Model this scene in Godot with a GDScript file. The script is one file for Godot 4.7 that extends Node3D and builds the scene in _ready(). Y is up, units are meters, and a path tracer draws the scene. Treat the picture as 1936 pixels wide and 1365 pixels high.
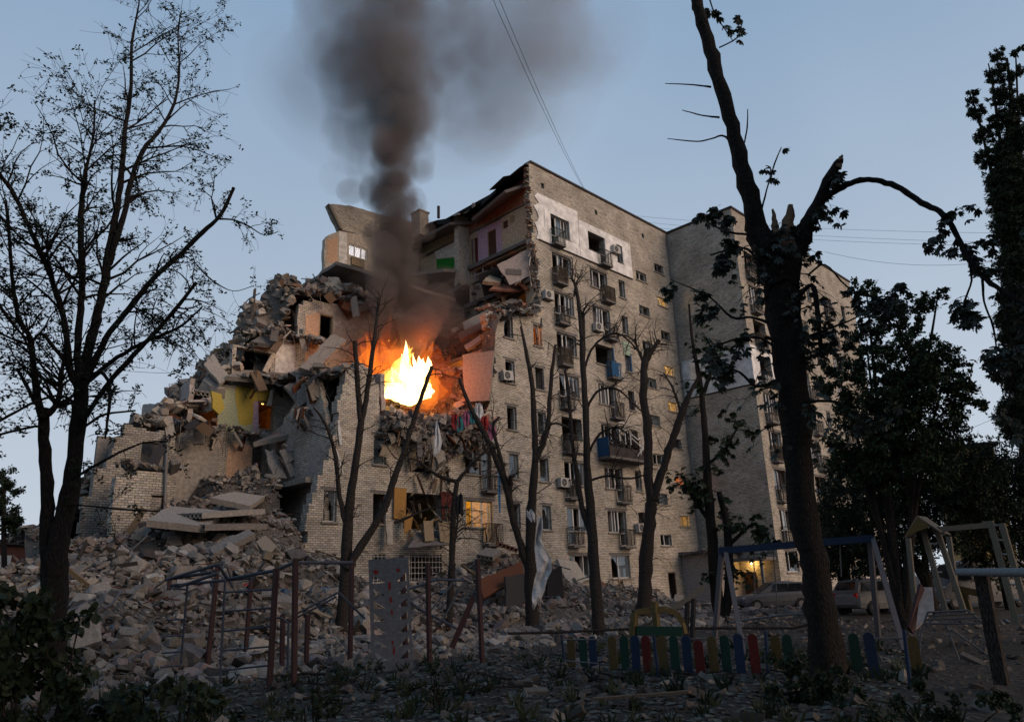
extends Node3D
# A nine-storey brick apartment block, torn open by a blast and burning, seen across a wrecked playground at dusk.
# Facade plane is z = 0, x runs along it to the right, y is up, metres.

class Mb:
	var v := PackedVector3Array()
	var n := PackedVector3Array()
	var c := PackedColorArray()
	var tint := Color(1, 1, 1)
	var tinted := false
	func tri(p: Vector3, q: Vector3, r: Vector3) -> void:
		var m := (r - p).cross(q - p).normalized()
		v.append(p); v.append(q); v.append(r)
		n.append(m); n.append(m); n.append(m)
		if tinted:
			c.append(tint); c.append(tint); c.append(tint)
	func quad(a: Vector3, b: Vector3, d: Vector3, e: Vector3) -> void:
		tri(a, b, d); tri(a, d, e)
	func hexa(p: Array) -> void:
		# p: four corners of the bottom, four of the top, both in the same order
		quad(p[3], p[2], p[1], p[0]); quad(p[4], p[5], p[6], p[7])
		for i in 4:
			var j := (i + 1) % 4
			quad(p[i], p[j], p[j + 4], p[i + 4])
	func box(at: Vector3, s: Vector3, b := Basis()) -> void:
		var p := []
		for y in [-0.5, 0.5]:
			for q in [[-0.5, -0.5], [0.5, -0.5], [0.5, 0.5], [-0.5, 0.5]]:
				p.append(at + b * Vector3(s.x * q[0], s.y * y, s.z * q[1]))
		hexa(p)
	func span(lo: Vector3, hi: Vector3) -> void:
		box((lo + hi) / 2, hi - lo)
	func beam(a: Vector3, b: Vector3, w: float, h := -1.0, roll := 0.0) -> void:
		var d := b - a
		if d.length() < 0.001:
			return
		var up := Vector3.UP if absf(d.normalized().y) < 0.95 else Vector3.RIGHT
		var x := up.cross(d).normalized()
		var y := d.cross(x).normalized()
		var bs := Basis(x, y, d.normalized()).rotated(d.normalized(), roll)
		box((a + b) / 2, Vector3(w, h if h > 0 else w, d.length()), bs)
	func tube(p: Array, r: Array, sides := 6, wob := 0.0, sd := 0) -> void:
		# smooth tapered tube through points; wob makes the section uneven
		var rings := []
		var norms := []
		var k := p.size()
		var side := Vector3.ZERO
		for i in k:
			var d: Vector3 = (p[mini(i + 1, k - 1)] - p[maxi(i - 1, 0)]).normalized()
			if side == Vector3.ZERO:
				side = d.cross(Vector3(0.31, 0.2, 0.93)).normalized()
			side = (side - d * side.dot(d)).normalized()
			var o := d.cross(side)
			var ring := []
			var nr := []
			for s in sides:
				var a := TAU * s / sides
				var m := side * cos(a) + o * sin(a)
				var w := 1.0 + wob * sin(a * 3.0 + i * 1.7 + sd) * cos(a * 2.0 + i * 0.9 + sd * 2.0)
				ring.append(p[i] + m * r[i] * w)
				nr.append(m)
			rings.append(ring); norms.append(nr)
		for i in k - 1:
			for s in sides:
				var t := (s + 1) % sides
				for q in [[i, s], [i + 1, s], [i + 1, t], [i, s], [i + 1, t], [i, t]]:
					v.append(rings[q[0]][q[1]]); n.append(norms[q[0]][q[1]])
					if tinted:
						c.append(tint)
		for e in [0, k - 1]:
			for s in range(1, sides - 1):
				tri(rings[e][0], rings[e][s], rings[e][s + 1])
	func prism(poly: PackedVector2Array, t: Transform3D, depth: float) -> void:
		var ix := Geometry2D.triangulate_polygon(poly)
		var cw := Geometry2D.is_polygon_clockwise(poly)
		for i in range(0, ix.size(), 3):
			var a := poly[ix[i]]; var b := poly[ix[i + 1]]; var d := poly[ix[i + 2]]
			if (b - a).cross(d - a) > 0:
				var h := b; b = d; d = h
			tri(t * Vector3(a.x, a.y, 0), t * Vector3(b.x, b.y, 0), t * Vector3(d.x, d.y, 0))
			tri(t * Vector3(a.x, a.y, -depth), t * Vector3(d.x, d.y, -depth), t * Vector3(b.x, b.y, -depth))
		for i in poly.size():
			var a := poly[i]; var b := poly[(i + 1) % poly.size()]
			if cw:
				var h := a; a = b; b = h
			quad(t * Vector3(a.x, a.y, 0), t * Vector3(a.x, a.y, -depth), t * Vector3(b.x, b.y, -depth), t * Vector3(b.x, b.y, 0))
	func add(m: ArrayMesh, t: Transform3D) -> void:
		var a := m.surface_get_arrays(0)
		var av: PackedVector3Array = a[Mesh.ARRAY_VERTEX]
		var an: PackedVector3Array = a[Mesh.ARRAY_NORMAL]
		var nb := t.basis.orthonormalized()
		for i in av.size():
			v.append(t * av[i]); n.append(nb * an[i])
			if tinted:
				c.append(tint)
	func mesh() -> ArrayMesh:
		var a := []
		a.resize(Mesh.ARRAY_MAX)
		a[Mesh.ARRAY_VERTEX] = v
		a[Mesh.ARRAY_NORMAL] = n
		if tinted:
			a[Mesh.ARRAY_COLOR] = c
		var m := ArrayMesh.new()
		m.add_surface_from_arrays(Mesh.PRIMITIVE_TRIANGLES, a)
		return m

var M := {}
var T := {}
var rng := RandomNumberGenerator.new()
var taken := {}

func numbered(called: String) -> String:
	if not taken.has(called):
		taken[called] = 0
		return called
	taken[called] += 1
	return "%s_%03d" % [called, taken[called]]

func tag(o: Node, label: String, category: String, group := "", kind := "") -> Node:
	if label:
		o.set_meta("label", label)
	if category:
		o.set_meta("category", category)
	if group:
		o.set_meta("group", group)
	if kind:
		o.set_meta("kind", kind)
	return o

func thing(called: String, label: String, category: String, at := Vector3.ZERO, turn := 0.0, group := "") -> Node3D:
	var o := Node3D.new()
	o.name = numbered(called)
	add_child(o)
	o.position = at
	o.rotation.y = turn
	tag(o, label, category, group, "thing")
	return o

func part(called: String, m: Variant, mat: Material, parent: Node, label := "") -> MeshInstance3D:
	var o := MeshInstance3D.new()
	o.name = called if parent != self else numbered(called)
	o.mesh = m.mesh() if m is Mb else m
	o.material_override = mat
	parent.add_child(o, true)
	if label:
		o.set_meta("label", label)
	return o

func single(called: String, m: Variant, mat: Material, label: String, category: String, group := "") -> MeshInstance3D:
	var o := part(called, m, mat, self)
	tag(o, label, category, group, "thing")
	return o

func struct(called: String, m: Variant, mat: Material, parent: Node = self) -> MeshInstance3D:
	var o := part(called, m, mat, parent)
	if parent == self:
		o.set_meta("kind", "structure")
	return o

func p3(a: Array) -> Array:
	var o := []
	for i in range(0, a.size(), 3):
		o.append(Vector3(a[i], a[i + 1], a[i + 2]))
	return o

func p2(a: Array) -> PackedVector2Array:
	var o := PackedVector2Array()
	for i in range(0, a.size(), 2):
		o.append(Vector2(a[i], a[i + 1]))
	return o

func rf(a: float, b: float) -> float:
	return rng.randf_range(a, b)

func rv(s: float) -> Vector3:
	return Vector3(rf(-s, s), rf(-s, s), rf(-s, s))

func rbasis() -> Basis:
	return Basis.from_euler(Vector3(rf(0, TAU), rf(0, TAU), rf(0, TAU)))

func noise_tex(sd: int, freq: float, lo: float, hi: float, size := 512, octaves := 5) -> NoiseTexture2D:
	var f := FastNoiseLite.new()
	f.seed = sd
	f.frequency = freq
	f.fractal_octaves = octaves
	f.noise_type = FastNoiseLite.TYPE_SIMPLEX_SMOOTH
	var t := NoiseTexture2D.new()
	t.width = size
	t.height = size
	t.seamless = true
	t.noise = f
	var g := Gradient.new()
	g.set_color(0, Color(lo, lo, lo))
	g.set_color(1, Color(hi, hi, hi))
	t.color_ramp = g
	return t

# a plain material: linear base colour, grain from shared noise, optional relief in centimetres
func mat(called: String, r: float, g: float, b: float, rough := 0.9, tex := "grain", scale := 0.5, bump := 0.0) -> StandardMaterial3D:
	var m := StandardMaterial3D.new()
	m.resource_name = called
	m.albedo_color = Color(r, g, b).linear_to_srgb()
	m.roughness = rough
	m.metallic_specular = 0.3
	if tex:
		m.albedo_texture = T[tex]
		m.uv1_triplanar = true
		m.uv1_world_triplanar = true
		m.uv1_scale = Vector3.ONE * scale
	if bump > 0:
		m.heightmap_enabled = true
		m.heightmap_texture = T["bump"]
		m.heightmap_scale = bump
	M[called] = m
	return m

func glow(called: String, c: Color, energy: float, alpha := 1.0) -> StandardMaterial3D:
	var m := StandardMaterial3D.new()
	m.resource_name = called
	m.albedo_color = Color(0, 0, 0, alpha)
	m.roughness = 1.0
	m.emission_enabled = true
	m.emission = c.linear_to_srgb()
	m.emission_energy_multiplier = energy
	if alpha < 1.0:
		m.transparency = BaseMaterial3D.TRANSPARENCY_ALPHA
	M[called] = m
	return m

# brick courses: colour and relief pictures of a 4 m square of wall, 16 bricks by 40 courses
func brick_pictures() -> void:
	var s := 2048
	var col := Image.create(s, s, false, Image.FORMAT_RGB8)
	var hgt := Image.create(s, s, false, Image.FORMAT_L8)
	col.fill(Color(0.15, 0.135, 0.12).linear_to_srgb())
	hgt.fill(Color(0.25, 0.25, 0.25))
	rng.seed = 77
	for row in 40:
		var y0 := int(row * s / 40.0)
		var y1 := int((row + 1) * s / 40.0)
		var off := 64 if row % 2 else 0
		for k in 16:
			var x0 := k * 128 + off
			var t := rf(0.72, 1.12)
			if rng.randf() < 0.05:
				t *= 0.7
			var c := Color(0.55 * t * rf(0.95, 1.05), 0.495 * t, 0.425 * t * rf(0.9, 1.08)).linear_to_srgb()
			var h := rf(0.7, 1.0)
			for w in [0, -s]:
				var r := Rect2i(x0 + 5 + rng.randi_range(0, 2) + w, y0 + 6 + rng.randi_range(0, 1), 128 - 11, y1 - y0 - 12)
				col.fill_rect(r, c)
				hgt.fill_rect(r, Color(h, h, h))
			for q in 5:
				var u := rf(0.8, 1.12)
				var d := Color(c.r * u, c.g * u, c.b * u)
				col.fill_rect(Rect2i(mini(x0 + 6 + rng.randi_range(0, 100), s - 20), y0 + 5 + rng.randi_range(0, 18), rng.randi_range(4, 16), rng.randi_range(3, 9)), d)
			if rng.randf() < 0.06:
				var px := rng.randi_range(0, 90)
				col.fill_rect(Rect2i(mini(x0 + px, s - 30), y0 + 3, rng.randi_range(8, 26), rng.randi_range(8, 24)), Color(0.2, 0.17, 0.14).linear_to_srgb())
				hgt.fill_rect(Rect2i(mini(x0 + px, s - 30), y0 + 3, 20, 18), Color(0.3, 0.3, 0.3))
	T["brick"] = ImageTexture.create_from_image(col)
	T["brick_height"] = ImageTexture.create_from_image(hgt)

func brick_mat(called: String, r: float, g: float, b: float) -> void:
	var m := mat(called, r, g, b, 0.95, "brick", 0.25)
	m.heightmap_enabled = true
	m.heightmap_texture = T["brick_height"]
	m.heightmap_scale = 1.4
	m.detail_enabled = true
	m.detail_albedo = T["stain"]
	m.detail_blend_mode = BaseMaterial3D.BLEND_MODE_MUL
	m.detail_uv_layer = BaseMaterial3D.DETAIL_UV_2
	m.uv2_triplanar = true
	m.uv2_world_triplanar = true
	m.uv2_scale = Vector3.ONE * 0.09

func materials() -> void:
	T["grain"] = noise_tex(1, 0.02, 0.74, 1.0)
	T["stain"] = noise_tex(2, 0.008, 0.8, 1.02)
	T["fine"] = noise_tex(3, 0.06, 0.55, 1.0)
	T["bark"] = noise_tex(6, 0.045, 0.25, 1.0)
	T["bump"] = noise_tex(4, 0.03, 0.0, 1.0)
	brick_pictures()
	brick_mat("brick", 1.0, 1.0, 1.0)
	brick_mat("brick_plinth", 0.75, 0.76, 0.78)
	mat("concrete", 0.27, 0.24, 0.213, 0.95, "grain", 0.6, 2.0)
	mat("concrete_pale", 0.37, 0.335, 0.30, 0.95, "grain", 0.6, 2.0)
	mat("concrete_dark", 0.17, 0.155, 0.15, 0.95, "grain", 0.6, 2.0)
	mat("plaster", 0.50, 0.44, 0.37, 0.95, "grain", 0.3, 0.6)
	mat("plaster_white", 0.72, 0.69, 0.66, 0.9, "grain", 0.25, 0.4)
	mat("insulation_white", 0.84, 0.82, 0.81, 0.85, "grain", 0.12)
	mat("insulation_grey", 0.66, 0.67, 0.70, 0.85, "grain", 0.12)
	mat("plaster_peach", 0.62, 0.40, 0.27, 0.95, "grain", 0.6, 0.5)
	mat("plaster_yellow", 0.62, 0.47, 0.10, 0.95, "fine", 0.5, 0.5)
	mat("plaster_green", 0.50, 0.53, 0.36, 0.95, "fine", 0.5, 0.5)
	mat("plaster_lilac", 0.50, 0.36, 0.46, 0.95, "grain", 0.5, 0.4)
	mat("plaster_grey", 0.42, 0.37, 0.345, 0.95, "grain", 0.5, 0.6)
	mat("wall_green", 0.03, 0.32, 0.05, 0.8, "fine", 0.4)
	mat("wall_beige", 0.52, 0.43, 0.31, 0.95, "grain", 0.4, 0.4)
	mat("room", 0.33, 0.30, 0.27, 0.95, "grain", 0.4)
	mat("room_yellow", 0.70, 0.52, 0.16, 0.9, "grain", 0.4)
	mat("felt", 0.028, 0.026, 0.027, 0.9, "fine", 0.6, 1.0)
	mat("tin", 0.06, 0.05, 0.05, 0.7, "fine", 0.6)
	mat("door_brown", 0.10, 0.045, 0.025, 0.7, "fine", 0.8)
	mat("door_red", 0.16, 0.03, 0.02, 0.7, "fine", 0.8)
	mat("frame_white", 0.78, 0.77, 0.76, 0.5, "fine", 0.8)
	mat("frame_grey", 0.30, 0.29, 0.29, 0.6, "fine", 0.8)
	mat("frame_brown", 0.11, 0.06, 0.045, 0.7, "fine", 0.8)
	mat("frame_blue", 0.02, 0.10, 0.25, 0.6, "fine", 0.8)
	mat("rail", 0.07, 0.06, 0.055, 0.7, "fine", 0.8)
	mat("rail_green", 0.06, 0.10, 0.08, 0.7, "fine", 0.8)
	mat("rail_blue", 0.05, 0.22, 0.45, 0.6, "fine", 0.8)
	mat("balcony_board", 0.17, 0.13, 0.095, 0.8, "fine", 0.9)
	mat("wood", 0.22, 0.15, 0.10, 0.85, "fine", 0.8)
	mat("wood_pale", 0.42, 0.32, 0.21, 0.85, "fine", 0.8)
	mat("wood_orange", 0.52, 0.27, 0.075, 0.7, "fine", 0.6)
	mat("steel", 0.16, 0.17, 0.19, 0.6, "fine", 0.8)
	mat("steel_white", 0.62, 0.62, 0.64, 0.5, "fine", 0.8)
	mat("ac_white", 0.62, 0.60, 0.57, 0.5, "fine", 0.7)
	mat("dark", 0.02, 0.02, 0.022, 0.8, "")
	mat("curtain", 0.36, 0.34, 0.36, 0.9, "fine", 0.6)
	mat("cloth_grey", 0.22, 0.20, 0.21, 0.9, "fine", 0.8)
	mat("cloth_white", 0.72, 0.71, 0.72, 0.9, "grain", 0.8)
	mat("rust", 0.19, 0.075, 0.04, 0.9, "fine", 0.8)
	mat("ground", 0.060, 0.055, 0.05, 1.0, "grain", 0.35, 6.0)
	mat("heap", 0.16, 0.142, 0.128, 1.0, "grain", 0.7, 8.0)
	mat("heap_pink", 0.25, 0.185, 0.165, 1.0, "grain", 0.7, 8.0)
	var g := StandardMaterial3D.new()
	g.resource_name = "glass"
	g.albedo_color = Color(0.55, 0.62, 0.68, 0.12)
	g.roughness = 0.03
	g.transparency = BaseMaterial3D.TRANSPARENCY_ALPHA
	M["glass"] = g
	mat("brick_loose", 0.40, 0.34, 0.27, 0.95, "fine", 0.8)
	mat("brick_pink", 0.33, 0.17, 0.125, 0.95, "fine", 0.8)
	var vc := mat("rubble", 1, 1, 1, 0.97, "grain", 0.8)
	vc.vertex_color_use_as_albedo = true

# a wall in its own plane: outline and window openings (u right, y up), set by t, thickness towards -z
func wall(called: String, outline: PackedVector2Array, holes: Array, t: Transform3D, thick: float, m: Material, parent: Node) -> MeshInstance3D:
	var b := Mb.new()
	var xs := [-999.0, 999.0]
	var ys := [-999.0, 999.0]
	var lo := outline[0]
	var hi := outline[0]
	for p in outline:
		lo = lo.min(p); hi = hi.max(p)
	for h: Rect2 in holes:
		for x in [h.position.x, h.end.x]:
			if not x in xs: xs.append(x)
		for y in [h.position.y, h.end.y]:
			if not y in ys: ys.append(y)
	xs.sort(); ys.sort()
	for i in xs.size() - 1:
		for j in ys.size() - 1:
			var a := Vector2(maxf(xs[i], lo.x - 1), maxf(ys[j], lo.y - 1))
			var e := Vector2(minf(xs[i + 1], hi.x + 1), minf(ys[j + 1], hi.y + 1))
			if e.x <= a.x or e.y <= a.y:
				continue
			var mid := (a + e) / 2
			var open := false
			for h: Rect2 in holes:
				if h.has_point(mid): open = true
			if open:
				continue
			for poly in Geometry2D.intersect_polygons(outline, PackedVector2Array([a, Vector2(e.x, a.y), e, Vector2(a.x, e.y)])):
				var ix := Geometry2D.triangulate_polygon(poly)
				for k in range(0, ix.size(), 3):
					var p := poly[ix[k]]; var q := poly[ix[k + 1]]; var r := poly[ix[k + 2]]
					if (q - p).cross(r - p) > 0:
						var w := q; q = r; r = w
					b.tri(t * Vector3(p.x, p.y, 0), t * Vector3(q.x, q.y, 0), t * Vector3(r.x, r.y, 0))
					b.tri(t * Vector3(p.x, p.y, -thick), t * Vector3(r.x, r.y, -thick), t * Vector3(q.x, q.y, -thick))
				var cw := Geometry2D.is_polygon_clockwise(poly)
				for k in poly.size():
					var p := poly[k]; var q := poly[(k + 1) % poly.size()]
					if p.distance_to(q) < 0.002:
						continue
					if cw:
						var w := p; p = q; q = w
					var o := (p + q) / 2 + Vector2((q - p).y, -(q - p).x).normalized() * 0.01
					var inside := Geometry2D.is_point_in_polygon(o, outline)
					for h: Rect2 in holes:
						if h.has_point(o): inside = false
					if not inside:
						b.quad(t * Vector3(p.x, p.y, 0), t * Vector3(p.x, p.y, -thick), t * Vector3(q.x, q.y, -thick), t * Vector3(q.x, q.y, 0))
	return part(called, b, m, parent)

# break a smooth outline into a ragged, brick-stepped one between two of its points
func ragged(a: Array, step := 0.3, amp := 0.18, closed := true) -> PackedVector2Array:
	var pts := p2(a)
	var o := PackedVector2Array()
	for i in pts.size():
		if not closed and i == pts.size() - 1:
			o.append(pts[i])
			break
		var p := pts[i]; var q := pts[(i + 1) % pts.size()]
		var k := maxi(1, int(p.distance_to(q) / step))
		for j in k:
			var w := p.lerp(q, float(j) / k)
			if j > 0 or i > 0:
				w += Vector2(rf(-amp, amp), rf(-amp, amp) * 0.6)
			o.append(w)
	return o

# turn a ragged outline into courses: every slanted edge becomes a tread and a riser
func stepped(poly: PackedVector2Array, from := 0) -> PackedVector2Array:
	var o := PackedVector2Array()
	for i in poly.size():
		var p := poly[i]; var q := poly[(i + 1) % poly.size()]
		if i >= from:
			p.y = roundf(p.y / 0.1) * 0.1
		if i + 1 >= from:
			q.y = roundf(q.y / 0.1) * 0.1
		o.append(p)
		if i >= from and i < poly.size() - 1 and absf(p.x - q.x) > 0.02 and absf(p.y - q.y) > 0.02 and p.distance_to(q) < 0.8:
			o.append(Vector2(p.x, q.y) if (i % 2) else Vector2(q.x, p.y))
	return o

# a slab through four corners, thickness below it
func slab4(p: Array, th: float, b: Mb = null) -> Mb:
	if b == null:
		b = Mb.new()
	var nn: Vector3 = (p[2] - p[0]).cross(p[3] - p[1]).normalized() * th
	b.hexa([p[0] - nn / 2, p[1] - nn / 2, p[2] - nn / 2, p[3] - nn / 2, p[0] + nn / 2, p[1] + nn / 2, p[2] + nn / 2, p[3] + nn / 2])
	return b

# the same, its outline broken ragged
func slab_ragged(p: Array, th: float) -> Mb:
	var x: Vector3 = (p[1] - p[0]).normalized()
	var nn: Vector3 = (p[2] - p[0]).cross(p[3] - p[1]).normalized()
	x = (x - nn * x.dot(nn)).normalized()
	var y := nn.cross(x)
	var o: Vector3 = (p[0] + p[1] + p[2] + p[3]) / 4.0
	var q := []
	for k in p:
		q.append((k - o).dot(x)); q.append((k - o).dot(y))
	var b := Mb.new()
	b.prism(ragged(q, 0.32, 0.055), Transform3D(Basis(x, y, nn), o + nn * th / 2), th)
	return b

# an irregular broken lump inside a unit cube
func lump(sd: int, flat := 1.0) -> ArrayMesh:
	rng.seed = 900 + sd
	var b := Mb.new()
	var p := []
	for y in [-0.5, 0.5]:
		for q in [[-0.5, -0.5], [0.5, -0.5], [0.5, 0.5], [-0.5, 0.5]]:
			p.append(Vector3(q[0] + rf(-0.18, 0.18), (y + rf(-0.16, 0.16)) * flat, q[1] + rf(-0.18, 0.18)))
	# cut two top corners so that the lump is not a box
	var top: Array = p.slice(4)
	var ring := []
	for i in 4:
		var a: Vector3 = top[i].lerp(top[(i + 1) % 4], rf(0.15, 0.35)) + Vector3(0, rf(-0.1, 0.08) * flat, 0)
		var d: Vector3 = top[i].lerp(top[(i + 3) % 4], rf(0.1, 0.3)) - Vector3(0, rf(0, 0.2) * flat, 0)
		ring.append(d); ring.append(a)
	var apex: Vector3 = (top[0] + top[1] + top[2] + top[3]) / 4.0 + Vector3(rf(-0.15, 0.15), rf(0.0, 0.12) * flat, rf(-0.15, 0.15))
	for i in 8:
		b.tri(apex, ring[(i + 1) % 8], ring[i])
	for i in 4:
		var j := (i + 1) % 4
		b.quad(p[i], ring[i * 2 + 1], ring[(i * 2 + 2) % 8], p[j])
		b.tri(p[i], ring[i * 2], ring[i * 2 + 1])
	b.quad(p[0], p[1], p[2], p[3])
	var m := b.mesh()
	return m


func _ready() -> void:
	var cam := Camera3D.new()
	cam.name = "camera"
	add_child(cam)
	cam.position = Vector3(-34.973, 1.65, 30.018)
	cam.rotation = Vector3(0.2934, -0.7978, -0.0398)
	cam.fov = 51.11
	cam.near = 0.1
	cam.far = 2000.0
	cam.current = true
	var sky_mat := ProceduralSkyMaterial.new()
	sky_mat.sky_top_color = Color(0.055, 0.205, 0.415).linear_to_srgb()
	sky_mat.sky_horizon_color = Color(0.59, 0.65, 0.725).linear_to_srgb()
	sky_mat.sky_curve = 0.6
	sky_mat.ground_bottom_color = Color(0.03, 0.03, 0.035).linear_to_srgb()
	sky_mat.ground_horizon_color = Color(0.2, 0.21, 0.24).linear_to_srgb()
	sky_mat.sun_angle_max = 1.0
	# thin high haze, drawn as a faint uneven veil
	var veil := FastNoiseLite.new()
	veil.seed = 4
	veil.frequency = 0.006
	veil.fractal_octaves = 4
	var vt := NoiseTexture2D.new()
	vt.width = 1024
	vt.height = 512
	vt.seamless = true
	vt.noise = veil
	var vg := Gradient.new()
	vg.set_color(0, Color(0, 0, 0, 1))
	vg.set_color(1, Color(0.33, 0.335, 0.33, 1))
	vt.color_ramp = vg
	sky_mat.sky_cover = vt
	sky_mat.sky_cover_modulate = Color(1, 1, 1)
	var sky := Sky.new()
	sky.sky_material = sky_mat
	var env := Environment.new()
	env.background_mode = Environment.BG_SKY
	env.sky = sky
	env.background_energy_multiplier = 1.0
	env.tonemap_mode = Environment.TONE_MAPPER_LINEAR
	env.tonemap_exposure = 1.0
	env.sdfgi_enabled = true
	env.ssao_enabled = true
	env.ssil_enabled = true
	env.volumetric_fog_enabled = true
	env.volumetric_fog_density = 0.0
	var we := WorldEnvironment.new()
	we.name = "world_environment"
	we.environment = env
	add_child(we)
	# the afterglow: a wide, low, slightly warm light from behind the camera on the right
	var sun := DirectionalLight3D.new()
	sun.name = "afterglow"
	add_child(sun)
	sun.look_at_from_position(Vector3(10, 12, 30), Vector3.ZERO)
	sun.light_color = Color(1.0, 0.86, 0.73)
	sun.light_energy = 0.78
	sun.light_angular_distance = 40.0
	sun.shadow_enabled = true
	sun.sky_mode = DirectionalLight3D.SKY_MODE_LIGHT_ONLY
	materials()
	ground()
	building()
	ruin()
	wing()
	heaps()
	slabs()
	fire_and_smoke()
	dressing()
	trees()
	playground()
	cars()
	far_things()
	foreground()
	wires()

func ground() -> void:
	var b := Mb.new()
	b.quad(Vector3(-400, 0, -400), Vector3(400, 0, -400), Vector3(400, 0, 400), Vector3(-400, 0, 400))
	struct("ground", b, M["ground"])


const TOP := 3.45       # top edge of the ground-floor windows
const FL := 1.25        # level of the ground floor
const ST := 2.8
const ROOF := 29.05

func wt(n: int) -> float:
	return TOP + ST * (n - 1)

func fl(n: int) -> float:
	return FL + ST * (n - 1)

var block: Node3D

# every opening of the street facade: kind, left edge, right edge, floor
func openings() -> Array:
	var o := []
	for n in range(1, 10):
		o.append(["A", 0.0, 1.95, n])
		o.append(["B", 3.95, 5.9, n])
		if n > 1:
			o.append(["C", 7.28, 8.0, n])
		if n > 1:
			o.append(["D", 9.62, 10.95, n])
		if n > 1:
			o.append(["E", 12.25, 13.5, n])
	for n in range(2, 7):
		o.append(["P", -4.78, -4.0, n])
		o.append(["P", -2.2, -1.42, n])
	for n in [2, 3]:
		o.append(["B", -8.1, -6.15, n])
		o.append(["P", -13.98, -13.25, n])
	o.append(["U", -12.2, -9.75, 2])
	o.append(["U", -11.8, -9.9, 3])
	o.append(["P", -16.65, -15.95, 2])
	o.append(["G", -16.65, -15.9, 1])
	o.append(["G", -13.97, -13.22, 1])
	o.append(["G", -11.8, -9.8, 1])
	return o

# the rectangles that an opening cuts out of the wall
func cuts(o: Array) -> Array:
	var n: int = o[3]
	var top := wt(n)
	match o[0]:
		"A":
			if n == 1:
				return [Rect2(o[1], top - 1.4, o[2] - o[1], 1.4)]
			return [Rect2(o[1], top - 2.2, 0.72, 2.2), Rect2(o[1] + 0.72, top - 1.42, o[2] - o[1] - 0.72, 1.42)]
		"B":
			if n == 1:
				return [Rect2(o[1], top - 1.4, o[2] - o[1], 1.4)]
			return [Rect2(o[1], top - 1.4, o[2] - o[1] - 0.7, 1.4), Rect2(o[2] - 0.7, top - 2.2, 0.7, 2.2)]
		"D":
			return [Rect2(o[1], top - 2.15, o[2] - o[1], 0.75)]
		"E":
			return [Rect2(o[1], top - 0.78, o[2] - o[1], 0.75)]
		"U":
			return [Rect2(o[1], top - 1.6, o[2] - o[1], 1.75)]
		"G":
			return [Rect2(o[1], top - 1.26, o[2] - o[1], 1.26)]
	return [Rect2(o[1], top - 1.4, o[2] - o[1], 1.4)]

func facade_outline() -> PackedVector2Array:
	rng.seed = 5
	var o := ragged([14.6, 0.0, 14.6, ROOF, -1.82, ROOF], 40.0, 0.0)
	var edge := ragged([-1.82, ROOF, -2.0, 28.2, -1.85, 26.1, -1.8, 23.3, -1.55, 21.6, -1.35, 19.2, -2.2, 17.9, -4.4, 17.8, -6.3, 17.2, -5.9, 15.9, -5.6, 14.6, -6.0, 13.0, -7.0, 11.4, -8.0, 10.2, -9.2, 9.3, -11.0, 9.2, -12.4, 9.6, -13.6, 9.9, -13.8, 11.6, -14.6, 12.5, -15.7, 12.1, -16.0, 10.4, -16.2, 8.6, -16.95, 6.85, -17.4, 5.4, -17.55, 3.6, -17.5, 0.0], 0.2, 0.13, false)
	edge.remove_at(0)
	o.append_array(stepped(edge))
	return o

func frame_piece(b: Mb, x0: float, x1: float, y0: float, y1: float, w: float, z: float, d := 0.07) -> void:
	b.span(Vector3(x0, y0, z - d), Vector3(x0 + w, y1, z))
	b.span(Vector3(x1 - w, y0, z - d), Vector3(x1, y1, z))
	b.span(Vector3(x0 + w, y1 - w, z - d), Vector3(x1 - w, y1, z))
	b.span(Vector3(x0 + w, y0, z - d), Vector3(x1 - w, y0 + w, z))

# a jagged remnant of a pane in one corner of its frame
func shard(b: Mb, x0: float, x1: float, y0: float, y1: float, z: float) -> void:
	var p := PackedVector2Array()
	match rng.randi_range(0, 3):
		0:
			p = PackedVector2Array([Vector2(x0, y0), Vector2(x1, y0), Vector2(x1, y0 + rf(0.2, 0.7)), Vector2(lerpf(x0, x1, 0.6), y0 + 0.15), Vector2(lerpf(x0, x1, 0.3), y0 + rf(0.2, 0.5)), Vector2(x0, y0 + 0.1)])
		1:
			p = PackedVector2Array([Vector2(x0, y0), Vector2(x0 + 0.2, y0), Vector2(x0 + 0.1, y0 + 0.5), Vector2(x0 + 0.25, y1 - 0.2), Vector2(x0 + 0.12, y1), Vector2(x0, y1)])
		2:
			p = PackedVector2Array([Vector2(x1, y1), Vector2(x0, y1), Vector2(x0, y1 - 0.2), Vector2(lerpf(x0, x1, 0.5), y1 - 0.12), Vector2(x1 - 0.1, y1 - rf(0.4, 0.8)), Vector2(x1, y1 - 0.6)])
		3:
			p = PackedVector2Array([Vector2(x0, y0), Vector2(x1, y0), Vector2(x1, y1), Vector2(x0, y1)])
	b.prism(p, Transform3D(Basis(), Vector3(0, 0, z)), 0.006)

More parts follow.
